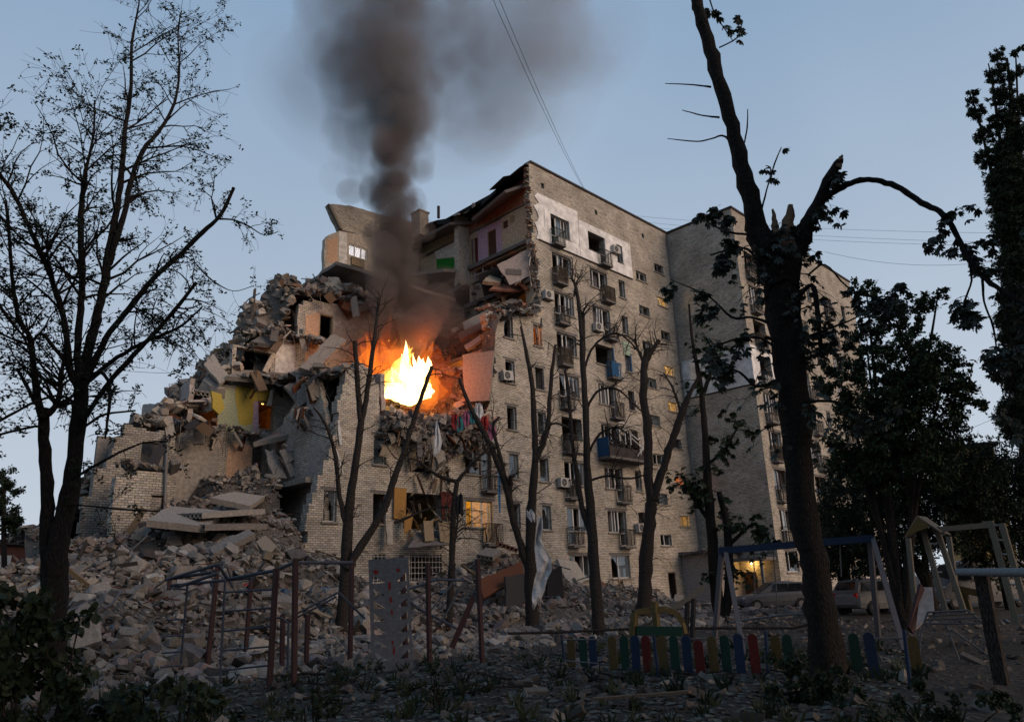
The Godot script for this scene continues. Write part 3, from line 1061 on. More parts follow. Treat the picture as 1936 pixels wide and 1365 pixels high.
	# torn boards, sheets, bars and lumps hanging from every broken edge
	rng.seed = 59
	var ledges := [[-20.6, -16.8, 9.7, -5.6], [-18.4, -15.6, 12.5, -5.5], [-17.0, -13.8, 15.2, -5.5], [-15.0, -8.5, 18.1, -5.6], [-16.2, -12.0, 6.9, -4.6], [-16.3, -13.4, 12.2, -2.0], [-22.5, -19.5, 9.6, -4.6], [-15.8, -13.2, 10.5, -3.8], [-16.9, -16.4, 10.2, -2.5], [-16.9, -16.4, 8.4, -4.2], [-17.0, -16.4, 11.6, -1.6]]
	for g in ledges:
		for i in 17:
			var b := Mb.new()
			var a := Vector3(rf(g[0], g[1]), g[2] + rf(-0.15, 0.35), g[3] + rf(-0.6, 0.7))
			var d := Vector3(rf(-0.8, 0.8), rf(-1.5, 0.25), rf(-0.2, 0.4))
			if rng.randf() < 0.3:
				b.tube([a, a + d * 0.5 + rv(0.1), a + d], [0.014, 0.014, 0.01], 5)
			else:
				b.beam(a, a + d * rf(0.5, 1.0), rf(0.06, 0.55), rf(0.03, 0.12), rf(0, 3))
			part("hanging_piece", b, M[["wood", "concrete_dark", "concrete", "plaster", "concrete_pale", "rust", "tin", "plaster_grey"][rng.randi_range(0, 7)]], r)

# ------------------------------------------------------------------ rubble

# height of a heap: inverse-distance blend of spot heights (x, z, y)
func shep(pts: Array, x: float, z: float) -> float:
	var w := 0.0
	var s := 0.0
	for i in range(0, pts.size(), 3):
		var dx: float = x - pts[i]
		var dz: float = z - pts[i + 1]
		var d := dx * dx + dz * dz + 0.05
		var k := 1.0 / (d * d)
		w += k
		s += k * pts[i + 2]
	return s / w

const YARD := [-34, 14, -0.2, -30, 14, 0.0, -27, 13, 0.15, -24, 11, 0.25, -20, 10, 0.2, -16, 9.5, 0.1, -12, 8.5, 0.05, -8, 8, 0.0, -3, 7, -0.05, 3, 6, -0.2, 10, 5, -0.2,
	-30, 6, 1.0, -27, 6, 1.9, -24, 6, 1.9, -20, 5, 1.6, -16, 5, 1.0, -12, 4.6, 0.9, -8, 4.6, 1.0, -4, 4.5, 0.8, 0, 4.5, 0.5, 4, 4, 0.5, 8, 4, 0.1,
	-31, 0, 1.0, -28.5, 0, 2.0, -26, 0.5, 3.0, -24, 1, 3.2, -22, 1, 3.6, -20, 1, 3.6, -18, 1.5, 3.2, -16.3, 1.2, 2.0, -14, 1.2, 1.7, -12, 1.5, 1.9, -10, 1.5, 2.3, -8, 1.5, 2.9, -6.5, 1.3, 3.2, -4.5, 1.3, 2.8, -2.5, 1.3, 1.7, 0, 1.3, 1.2, 2.2, 1.3, 1.5, 4.5, 1.4, 1.2, 7, 1.2, 0.3, 10, 1.2, 0.1,
	-27, -4, 3.0, -29, -6, 1.5, -25.5, -3, 4.0, -23, -2.2, 4.5, -21, -2.0, 5.0, -19.5, -2.2, 5.2, -18, -1.5, 4.9, -21, -5, 6.0, -19, -5.5, 7.3, -17.2, -5.2, 7.9, -17.4, -3, 7.0, -22.5, -5.5, 5.2]
const PIT := [-13.4, 0.2, 10.0, -11.5, 0.3, 9.5, -10, 0.35, 9.3, -8.3, 0.3, 10.1, -7.2, 0.0, 10.9, -12, -2, 10.4, -10, -2.5, 10.3, -8, -2, 10.8, -6.6, -1, 12.6, -6.2, -3, 14.4, -4.6, -1, 16.8, -3.2, -1, 18.2, -2.0, -1.0, 18.9, -2.0, -4, 19.8, -4, -4, 17.8, -6, -5.5, 16.3, -9, -5.5, 12.5, -12, -5, 11.6, -13.5, -3, 11.8, -14.5, -1, 12.5, -16, -1.5, 12.0, -15.5, -4, 12.6, -13, -7, 15.0, -9, -8, 15.5, -12, -11.5, 18.0, -2, -8, 20.6, -2, -12, 20.8, -6, -9, 18.0, -8, -12, 19.5, -4.0, -0.1, 17.9, -5.6, -0.1, 17.3]
const STEPS := [-26, -7, 3.0, -25.4, -6.5, 5.0, -24.4, -6.5, 6.9, -24.4, -11, 4.5, -23.2, -6.3, 8.6, -22.3, -6.3, 9.9, -21.3, -6.4, 10.6, -19.9, -6.6, 10.8, -19.6, -8, 12.5, -18.6, -6.4, 12.9, -18, -8.5, 14.3, -17.4, -6.4, 15.2, -16.6, -8, 17.6, -16.2, -6.5, 15.7, -15.3, -6.7, 18.4, -14.8, -8, 19.6, -13.6, -6.5, 18.6, -12.4, -7.5, 19.7, -11, -7, 19.0, -10.2, -9, 20.6, -9, -11, 21.2, -7, -9, 20.0, -5, -11, 20.5, -16, -11, 15, -20, -11, 10.5, -22, -9.5, 8.5, -7, -6.5, 17.5]

var lumps := []

# the rubble sheet runs out under the ground at its rim
func rim(pts: Array, x: float, z: float) -> float:
	var y := shep(pts, x, z)
	if pts == YARD:
		y -= 0.5 * maxf(0.0, x - 5.5) + 0.35 * maxf(0.0, z - 11.0) + 0.5 * maxf(0.0, -31.0 - x) + 0.2 * maxf(0.0, z - 5.5) * clampf((x + 8.0) / 6.0, 0.0, 1.0)
	return y

func heap_sheet(called: String, pts: Array, x0: float, x1: float, z0: float, z1: float, st: float, m: Material, amp: float, keep: Callable) -> void:
	var nz := FastNoiseLite.new()
	nz.seed = 8
	nz.frequency = 0.55
	nz.fractal_octaves = 4
	var b := Mb.new()
	var nx := int((x1 - x0) / st)
	var nn := int((z1 - z0) / st)
	var h := []
	for i in nx + 1:
		var col := []
		for j in nn + 1:
			var x := x0 + i * st
			var z := z0 + j * st
			col.append(Vector3(x + 0.3 * st * nz.get_noise_2d(x * 3, z * 3), rim(pts, x, z) + amp * nz.get_noise_2d(x * 2.0, z * 2.0) - 0.08, z))
		h.append(col)
	for i in nx:
		for j in nn:
			var c: Vector3 = (h[i][j] + h[i + 1][j + 1]) / 2
			if keep.call(c):
				b.tri(h[i][j], h[i + 1][j], h[i + 1][j + 1]); b.tri(h[i][j], h[i + 1][j + 1], h[i][j + 1])
	var o := part(called, b, m, self)
	o.set_meta("kind", "structure")

func rubble_color(pink: float) -> Color:
	var k := rng.randf()
	var t := rf(0.65, 1.25)
	if k < pink:
		return Color(0.29 * t, 0.222 * t, 0.20 * t)
	if k < pink + 0.12:
		return Color(0.38 * t, 0.33 * t, 0.275 * t)
	if k < pink + 0.20:
		return Color(0.09 * t, 0.08 * t, 0.075 * t)
	if k < pink + 0.27:
		return Color(0.40 * t, 0.365 * t, 0.335 * t)
	if k < pink + 0.276:
		return Color(0.09 * t, 0.14 * t, 0.21 * t)
	return Color(0.245 * t, 0.218 * t, 0.195 * t)

func scatter(called: String, pts: Array, x0: float, x1: float, z0: float, z1: float, count: int, lo: float, hi: float, pink: float, label: String, keep: Callable, earthy := 0.0) -> void:
	var per := []
	for k in lumps.size():
		per.append([])
	for i in count:
		var x := rf(x0, x1)
		var z := rf(z0, z1)
		var y := maxf(rim(pts, x, z), 0.0)
		var p := Vector3(x, y, z)
		var k := rng.randi_range(0, lumps.size() - 1)
		var s := lo * pow(hi / lo, pow(rng.randf(), 2.4))
		if k == lumps.size() - 1:
			s = rf(0.2, 0.27)
		var bs := Basis.from_euler(Vector3(rf(-0.7, 0.7), rf(0, TAU), rf(-0.7, 0.7))) * Basis.from_scale(Vector3(s * rf(0.7, 1.6), s * rf(0.5, 0.9), s * rf(0.6, 1.1)))
		var c := rubble_color(pink)
		if earthy > 0.0:
			c = c.lerp(Color(0.055, 0.05, 0.045), earthy * rf(0.4, 1.2))
		if keep.call(p):
			per[k].append([Transform3D(bs, p + Vector3(0, s * rf(-0.1, 0.25), 0)), c])
	var root := Node3D.new()
	root.name = numbered(called)
	add_child(root)
	tag(root, label, "rubble", "", "stuff")
	for k in per.size():
		var mm := MultiMesh.new()
		mm.transform_format = MultiMesh.TRANSFORM_3D
		mm.use_colors = true
		mm.mesh = lumps[k]
		mm.instance_count = per[k].size()
		for i in per[k].size():
			mm.set_instance_transform(i, per[k][i][0])
			mm.set_instance_color(i, per[k][i][1])
		var o := MultiMeshInstance3D.new()
		o.name = "fragment"
		o.multimesh = mm
		o.material_override = M["rubble"]
		root.add_child(o, true)
		o.set_meta("kind", "stuff")

func in_yard(p: Vector3) -> bool:
	if p.z < 0.15 and p.x > -17.5:
		return false
	if p.z < -6.0:
		return p.x < -24.0
	return true

func in_pit(p: Vector3) -> bool:
	return p.x > -16.6 and p.x < -1.7 and p.z < 0.5 and not (p.x < -13.4 and p.z > -0.2 and p.y < 12.0)

func in_steps(p: Vector3) -> bool:
	return p.z < -5.9

func heaps() -> void:
	for k in 7:
		lumps.append(lump(k))
	for k in 5:
		lumps.append(lump(20 + k, 0.22 + 0.05 * k))
	var bk := Mb.new()
	bk.box(Vector3.ZERO, Vector3(1.0, 0.55, 0.5))
	lumps.append(bk.mesh())
	heap_sheet("rubble_slope", YARD, -34, 11, -6, 14.5, 0.35, M["heap"], 0.35, in_yard)
	heap_sheet("rubble_slope", PIT, -16.6, -1.6, -12.3, 0.6, 0.3, M["heap"], 0.4, in_pit)
	heap_sheet("rubble_slope", STEPS, -26, -3, -12.3, -6.0, 0.3, M["heap"], 0.4, in_steps)
	rng.seed = 61
	scatter("yard_rubble", YARD, -34, 9, -6, 14, 24000, 0.06, 0.44, 0.10, "grey and pink rubble spilled from the building into the yard", in_yard)
	scatter("yard_rubble", YARD, -12, 8, 0.2, 6, 4200, 0.06, 0.42, 0.35, "pinkish brick rubble at the foot of the standing wall", in_yard)
	scatter("yard_rubble", YARD, -30, -15.5, -4.5, 12.5, 15000, 0.05, 0.26, 0.12, "fine grey rubble covering the slope left of the standing corner", in_yard)
	scatter("pit_rubble", PIT, -16.4, -1.8, -8, 0.55, 6500, 0.06, 0.5, 0.16, "rubble heaped inside the collapsed floors round the fire", in_pit)
	scatter("terrace_rubble", STEPS, -25.8, -4, -12, -5.9, 9000, 0.06, 0.55, 0.12, "rubble lying on the broken floors of the left half", in_steps)
	ledge_rubble()
	apron()
	# splintered boards, bars and pipes sticking out
	# loose fragments scattered over the open yard in front
	scatter("yard_fragments", [-30, 20, 0.0, -10, 20, 0.0, -20, 30, 0.0], -30, -4, 7.5, 27, 5200, 0.03, 0.17, 0.12, "small fragments strewn over the playground ground", func(_p: Vector3) -> bool: return true, 0.7)
	sticks()
	big_chunks()

# rubble caught on the broken floor edges
func ledge_rubble() -> void:
	var lines := [[-20.6, -16.8, 9.75, -5.3], [-18.4, -15.6, 12.6, -5.2], [-17.0, -13.8, 15.3, -5.3], [-15.0, -8.5, 18.2, -5.4], [-16.2, -12.6, 7.0, -4.6], [-16.4, -13.4, 12.4, -1.5], [-23.0, -19.5, 9.5, -4.8], [-24.6, -22.2, 7.0, -2.2], [-6.2, -2.0, 17.9, -0.3], [-2.6, -1.4, 20.6, -3.0], [-13.6, -8.0, 9.8, 0.3]]
	for l in lines:
		var flat := []
		for i in 5:
			flat.append_array([lerpf(l[0], l[1], i / 4.0), l[3] + rf(-0.3, 0.3), l[2] + rf(-0.2, 0.15)])
		scatter("ledge_rubble", flat, l[0], l[1], l[3] - 0.6, l[3] + 0.3, 190, 0.05, 0.36, 0.14, "rubble caught on a broken floor edge of the ruin", func(_p: Vector3) -> bool: return true)

# the mass of rubble that has slid over the lip of the facade below the fire
func apron() -> void:
	rng.seed = 67
	var per := []
	for k in lumps.size():
		per.append([])
	for i in 2600:
		var x := rf(-13.7, -6.6)
		var drop := 0.9 + 1.5 * exp(-pow((x + 10.4) / 1.3, 2.0)) + 0.7 * exp(-pow((x + 7.6) / 1.0, 2.0)) + 0.35 * sin(x * 3.1)
		var t := pow(rng.randf(), 1.4)
		var y := 10.3 + 0.1 * (x + 10.0) - t * (drop + 0.5)
		var z := rf(-0.9, 0.35 + 0.75 * sin(PI * minf(1.0, t * 0.8 + 0.25)))
		var s := 0.06 * pow(7.0, pow(rng.randf(), 2.2))
		var k := rng.randi_range(0, lumps.size() - 1)
		per[k].append([Transform3D(rbasis() * Basis.from_scale(Vector3(s * rf(0.8, 1.8), s * rf(0.4, 0.9), s)), Vector3(x, y, z)), rubble_color(0.2)])
	var root := Node3D.new()
	root.name = numbered("apron_rubble")
	add_child(root)
	tag(root, "rubble slid over the lip of the facade below the fire", "rubble", "", "stuff")
	for k in per.size():
		var mm := MultiMesh.new()
		mm.transform_format = MultiMesh.TRANSFORM_3D
		mm.use_colors = true
		mm.mesh = lumps[k]
		mm.instance_count = per[k].size()
		for i in per[k].size():
			mm.set_instance_transform(i, per[k][i][0])
			mm.set_instance_color(i, per[k][i][1])
		var o := MultiMeshInstance3D.new()
		o.name = "fragment"
		o.multimesh = mm
		o.material_override = M["rubble"]
		root.add_child(o, true)
		o.set_meta("kind", "stuff")
	var r: Node = find_child("collapsed_section", false, false)
	for i in 120:
		var b := Mb.new()
		var x := rf(-13.6, -6.4)
		var a := Vector3(x, rf(8.6, 10.6), rf(0.2, 0.95))
		var d := Vector3(rf(-0.7, 0.7), rf(-1.3, 0.3), rf(-0.1, 0.3))
		if rng.randf() < 0.4:
			b.tube([a, a + d * 0.5 + rv(0.12), a + d], [0.014, 0.012, 0.01], 5)
		else:
			b.beam(a, a + d * rf(0.4, 1.0), rf(0.05, 0.4), rf(0.02, 0.08), rf(0, 3))
		part("hanging_piece", b, M[["wood", "concrete_dark", "concrete", "plaster", "wood_pale", "rust", "cloth_grey", "steel"][rng.randi_range(0, 7)]], r)

# each splinter, bar and pipe is a thing of its own
func sticks() -> void:
	rng.seed = 71
	var kinds := [["broken_plank", "wood", "splintered plank"], ["bent_pipe", "steel", "bent steel pipe"], ["broken_board", "wood_pale", "pale broken board"], ["steel_bar", "rust", "rusty steel bar"]]
	var zones := [[YARD, -30.0, -17.0, -4.0, 10.0, 90, 0, in_yard], [PIT, -13.3, -2.2, -4.0, 0.4, 80, 2, in_pit], [STEPS, -24.5, -8.0, -8.0, -6.0, 80, 3, in_steps], [YARD, -12.0, 6.0, 0.5, 5.0, 60, 1, in_yard]]
	for zn in zones:
		for i in zn[5]:
			var x := rf(zn[1], zn[2])
			var z := rf(zn[3], zn[4])
			var y := shep(zn[0], x, z)
			if not zn[7].call(Vector3(x, y, z)):
				continue
			var k: Array = kinds[rng.randi_range(0, 3)]
			var b := Mb.new()
			var l := rf(0.6, 2.4)
			var d := Vector3(rf(-1, 1), rf(-0.5, 0.5), rf(-1, 1)).normalized()
			if k[0] == "bent_pipe":
				b.tube([-d * l / 2, Vector3(0, rf(0, 0.15), 0), d * l / 2 + Vector3(0, rf(-0.2, 0.3), 0)], [0.03, 0.03, 0.03], 6)
			elif k[0] == "steel_bar":
				b.tube([-d * l / 2, Vector3(rf(-0.1, 0.1), rf(0, 0.2), 0), d * l / 2], [0.015, 0.015, 0.015], 5)
			else:
				b.beam(-d * l / 2, d * l / 2, rf(0.1, 0.25), 0.03, rf(0, 3))
			var o := single(k[0], b, M[k[1]], "%s %s %s" % ["long" if l > 1.8 else "short" if l < 1.1 else "medium", k[2], spot(zn[6], x, z)], "debris", "%ss %s" % [k[2], spot(zn[6], x, z)])
			o.position = Vector3(x, y + 0.18, z)

func spot(zone: int, x: float, z: float) -> String:
	match zone:
		0:
			if z > 7.0: return "at the slope foot behind the climbing frame" if x > -25.0 else "at the slope foot left of the climbing frame"
			if z > 3.0: return "midway down the grey slope near the forked tree" if x > -21.0 else "midway down the grey slope" if x > -25.0 else "low on the grey slope near the maple"
			return "high on the slope beside the standing corner" if x > -20.0 else "high on the slope under the broad pale slab" if x > -24.0 else "high on the slope under the left facade stub"
		1:
			if x < -8.0: return "in the rubble under the wrecked balcony"
			if x < -4.5: return "in the pink rubble under the lit yellow window"
			if x < -1.0: return "in the pink rubble by the tattered tree"
			return "in the pink rubble near the twin-stemmed bare tree" if x < 2.5 else "at the right end of the pink rubble"
		2:
			return "left of the fire" if x < -11.5 else "just below the fire" if x < -8.0 else "right of the fire under the orange panel" if x < -5.0 else "on the crest of rubble under the open top flat"
	return "at the low left end of the broken floors" if x < -21.0 else "on the broken floor over the yellow room" if x < -17.0 else "on the broken floor left of the peach room" if x < -13.5 else "on the top broken floor under the leaning parapet"

func big_chunks() -> void:
	rng.seed = 81
	var zones := [[YARD, -29.0, -17.5, -1.0, 11.5, 110, in_yard, 0.3, 0.62, 0.1], [YARD, -13.0, 6.0, 0.6, 5.0, 70, in_yard, 0.25, 0.55, 0.5], [PIT, -13.0, -2.2, -3.0, 0.4, 45, in_pit, 0.3, 0.7, 0.2], [STEPS, -24.5, -8.0, -7.5, -6.0, 50, in_steps, 0.3, 0.8, 0.15]]
	var mats := ["concrete", "concrete_pale", "concrete_dark", "plaster", "brick_pink", "brick_loose"]
	var hue := {"concrete": "grey concrete", "concrete_pale": "pale concrete", "concrete_dark": "dark concrete", "plaster": "beige plaster", "brick_pink": "reddish brickwork", "brick_loose": "pale brickwork"}
	for zi in 4:
		var zn: Array = zones[zi]
		for i in zn[5]:
			var x := rf(zn[1], zn[2])
			var z := rf(zn[3], zn[4])
			var y := rim(zn[0], x, z)
			if not zn[6].call(Vector3(x, y, z)):
				continue
			var s := rf(zn[7], zn[8])
			var mk: String = mats[rng.randi_range(0, 3)]
			if rng.randf() < zn[9]:
				mk = mats[rng.randi_range(4, 5)]
			var k := rng.randi_range(0, 9)
			var w := rf(0.8, 1.6)
			var size: String = "large" if s * w > 0.85 else "small" if s * w < 0.5 else "medium"
			var what: String = "%s %s of %s" % [size, "slab piece" if k > 6 else "lump", hue[mk]]
			var o := single("masonry_chunk" if mk.begins_with("brick") else "concrete_chunk", lumps[k], M[mk], "%s %s" % [what, spot(zi, x, z)], "chunk", "broken chunks " + spot(zi, x, z))
			o.transform = Transform3D(Basis.from_euler(Vector3(rf(-0.6, 0.6), rf(0, TAU), rf(-0.6, 0.6))) * Basis.from_scale(Vector3(s * w, s * rf(0.5, 0.9), s)), Vector3(x, y + s * 0.12, z))


# ------------------------------------------------------------------ the wing on the right

func wing() -> void:
	var w := thing("apartment_wing", "unbroken wing of the block projecting on the right behind the chestnut", "building", Vector3(0, 0, 5.82))
	var keep := block
	block = w
	rng.seed = 91
	var ops := []
	for n in range(1, 10):
		ops.append(["A", 15.7, 17.6, n])
		ops.append(["P", 19.4, 20.2, n])
		ops.append(["B", 22.4, 24.3, n])
		ops.append(["P", 26.6, 27.4, n])
		ops.append(["A", 30.0, 31.9, n])
		ops.append(["P", 34.0, 34.8, n])
	var holes := []
	for o in ops:
		holes.append_array(cuts(o))
	wall("street_wall", p2([14.6, 0, 37.5, 0, 37.5, ROOF, 14.6, ROOF]), holes, Transform3D(), 0.5, M["brick"], w)
	for o in ops:
		window_unit(o)
	for n in range(2, 10):
		balcony(15.6, 16.7, n, "board" if n in [4, 7] else "rail")
		balcony(23.4, 24.5, n, "rail")
		balcony(29.9, 31.0, n, "rail")
	var s := Mb.new()
	s.span(Vector3(14.6, 0, -5.82), Vector3(15.05, ROOF - 0.002, -0.5))
	part("side_wall", s, M["brick"], w)
	var ib := Mb.new()
	ib.span(Vector3(14.53, 15.1, -5.72), Vector3(14.597, 18.05, 0.0))
	part("insulation_board", ib, M["insulation_grey"], w)
	var ib2h := []
	for o in ops:
		if o[3] == 6 and o[0] == "A":
			ib2h.append_array(cuts(o))
	wall("insulation_board", p2([14.54, 15.1, 18.6, 15.1, 18.6, 18.05, 14.54, 18.05]), ib2h, Transform3D(Basis(), Vector3(0, 0, 0.07)), 0.067, M["insulation_white"], w)
	var bs := Mb.new()
	bs.span(Vector3(14.52, 15.02, -5.72), Vector3(14.59, 15.09, 0.0))
	part("base_strip", bs, M["tin"], w)
	var cap := Mb.new()
	cap.span(Vector3(14.5, ROOF + 0.002, -5.75), Vector3(15.1, ROOF + 0.16, -0.56))
	cap.span(Vector3(14.5, ROOF + 0.002, -0.55), Vector3(37.6, ROOF + 0.16, 0.1))
	part("parapet_cap", cap, M["tin"], w)
	var rb := Mb.new()
	rb.span(Vector3(14.45, ROOF + 0.17, -2.9), Vector3(14.9, ROOF + 0.42, -2.2))
	part("roof_box", rb, M["felt"], w)
	for n in range(1, 11):
		var b := Mb.new()
		b.span(Vector3(15.05, fl(n) - 0.24, -14.0), Vector3(37.4, fl(n), -0.5))
		part("floor_slab", b, M["concrete"], w)
	for x in [18.4, 21.4, 25.4, 29.0, 33.0, 37.2]:
		var b := Mb.new()
		b.span(Vector3(x, 1.25, -14.0), Vector3(x + 0.2, ROOF - 0.4, -0.5))
		part("cross_wall", b, M["room"], w)
	var bk := Mb.new()
	bk.span(Vector3(15.05, 0, -6.3), Vector3(37.4, ROOF - 0.5, -6.0))
	part("spine_wall", bk, M["room"], w)
	block = keep
	# low entrance annex in the inner corner, with a broken canopy, and the lit porch beyond it
	var a := thing("entrance_annex", "low grey entrance annex in the corner between the two wings", "annex", Vector3(12.0, 0, 0))
	var ab := Mb.new()
	ab.span(Vector3(0, 0, 0.003), Vector3(2.59, 3.45, 2.9))
	part("annex_wall", ab, M["plaster_grey"], a)
	var ac := Mb.new()
	ac.span(Vector3(-0.35, 3.46, 0.004), Vector3(2.58, 3.66, 3.3))
	part("annex_roof", ac, M["concrete_dark"], a)
	var dl := Mb.new()
	dl.beam(Vector3(-0.4, 3.4, 0.4), Vector3(-0.6, 3.75, 2.2), 0.2, 0.04)
	dl.beam(Vector3(-0.42, 2.6, 1.2), Vector3(-0.45, 3.8, 2.4), 0.1, 0.03)
	part("torn_flashing", dl, M["frame_grey"], a)
	var dr := thing("service_door", "dark open doorway at the right end of the standing facade", "door", Vector3(10.1, 0.25, 0))
	var db := Mb.new()
	db.span(Vector3(0.0, 0.0, -0.4), Vector3(0.08, 2.1, -0.02)); db.span(Vector3(0.82, 0.0, -0.4), Vector3(0.9, 2.1, -0.02)); db.span(Vector3(0.08, 2.02, -0.4), Vector3(0.82, 2.1, -0.02))
	part("door_frame", db, M["frame_brown"], dr)
	var pc := thing("porch", "lit porch with grey pillars on the side of the right wing", "porch", Vector3(14.6, 0, 4.2))
	var pb := Mb.new()
	pb.span(Vector3(-2.0, 2.85, -1.2), Vector3(-0.003, 3.05, 1.5))
	part("porch_roof", pb, M["concrete_dark"], pc)
	for z in [-1.0, 1.3]:
		var q := Mb.new()
		q.span(Vector3(-1.9, 0, z - 0.08), Vector3(-1.75, 2.85, z + 0.08))
		part("pillar", q, M["steel"], pc)
	var pd := Mb.new()
	pd.span(Vector3(-0.06, 0.1, -1.0), Vector3(-0.004, 2.15, -0.1))
	part("porch_door", pd, M["door_brown"], pc)
	lamp("porch_lamp", "small bright bulb under the porch roof of the right wing", Vector3(14.25, 2.72, 4.0), 0.07, Color(1.0, 0.78, 0.42), 14.0, 1.1)

func lamp(called: String, label: String, at: Vector3, r: float, c: Color, glow_e: float, light_e: float) -> void:
	var o := thing(called, label, "lamp", at, 0.0, "")
	var s := SphereMesh.new()
	s.radius = r
	s.height = r * 2
	s.radial_segments = 12
	s.rings = 6
	part("bulb", s, glow(called + "_glow", c, glow_e), o)
	var l := OmniLight3D.new()
	l.name = "light"
	o.add_child(l)
	l.light_color = c
	l.light_energy = light_e
	l.omni_range = 12.0
	l.omni_attenuation = 2.0
	l.light_size = r
	l.shadow_enabled = true

# ------------------------------------------------------------------ slabs thrown about

# a hollow-core floor slab: length along x, holes running through it
func hollow_slab(b: Mb, l: float, n: int, cell: float, th: float) -> void:
	var w := n * cell
	for i in n:
		var c := Vector2(0, -w / 2 + (i + 0.5) * cell)   # (y, z)
		var sq := []
		var oc := []
		for k in 8:
			var a := TAU * (k + 0.5) / 8
			oc.append(Vector2(sin(a), cos(a)) * th * 0.34 + c)
			var d := Vector2(sin(a), cos(a))
			var e := d / maxf(absf(d.x) / (th / 2), absf(d.y) / (cell / 2))
			sq.append(e + c)
		for s in [-1, 1]:
			for k in 8:
				var j := (k + 1) % 8
				b.quad(Vector3(s * l / 2, sq[k].x, sq[k].y), Vector3(s * l / 2, sq[j].x, sq[j].y), Vector3(s * l / 2, oc[j].x, oc[j].y), Vector3(s * l / 2, oc[k].x, oc[k].y))
		for k in 8:
			var j := (k + 1) % 8
			b.quad(Vector3(-l / 2, oc[k].x, oc[k].y), Vector3(l / 2, oc[k].x, oc[k].y), Vector3(l / 2, oc[j].x, oc[j].y), Vector3(-l / 2, oc[j].x, oc[j].y))
	b.quad(Vector3(-l / 2, th / 2, -w / 2), Vector3(l / 2, th / 2, -w / 2), Vector3(l / 2, th / 2, w / 2), Vector3(-l / 2, th / 2, w / 2))
	b.quad(Vector3(-l / 2, -th / 2, -w / 2), Vector3(-l / 2, -th / 2, w / 2), Vector3(l / 2, -th / 2, w / 2), Vector3(l / 2, -th / 2, -w / 2))
	for s in [-1, 1]:
		b.quad(Vector3(-l / 2, -th / 2, s * w / 2), Vector3(-l / 2, th / 2, s * w / 2), Vector3(l / 2, th / 2, s * w / 2), Vector3(l / 2, -th / 2, s * w / 2))

func hollow(at: Vector3, l: float, n: int, rot: Vector3, m: String, label: String) -> void:
	var b := Mb.new()
	hollow_slab(b, l, n, 0.21, 0.22)
	var o := single("hollow_core_slab", b, M[m], label, "slab", "hollow-core slabs thrown about")
	o.position = at
	o.rotation = rot

func slab(p: Array, th: float, m: String, label: String, called := "concrete_slab") -> void:
	single(called, slab_ragged(p3(p), th) if not m.begins_with("wood") else slab4(p3(p), th), M[m], label, "slab", "slabs of the collapsed floors")

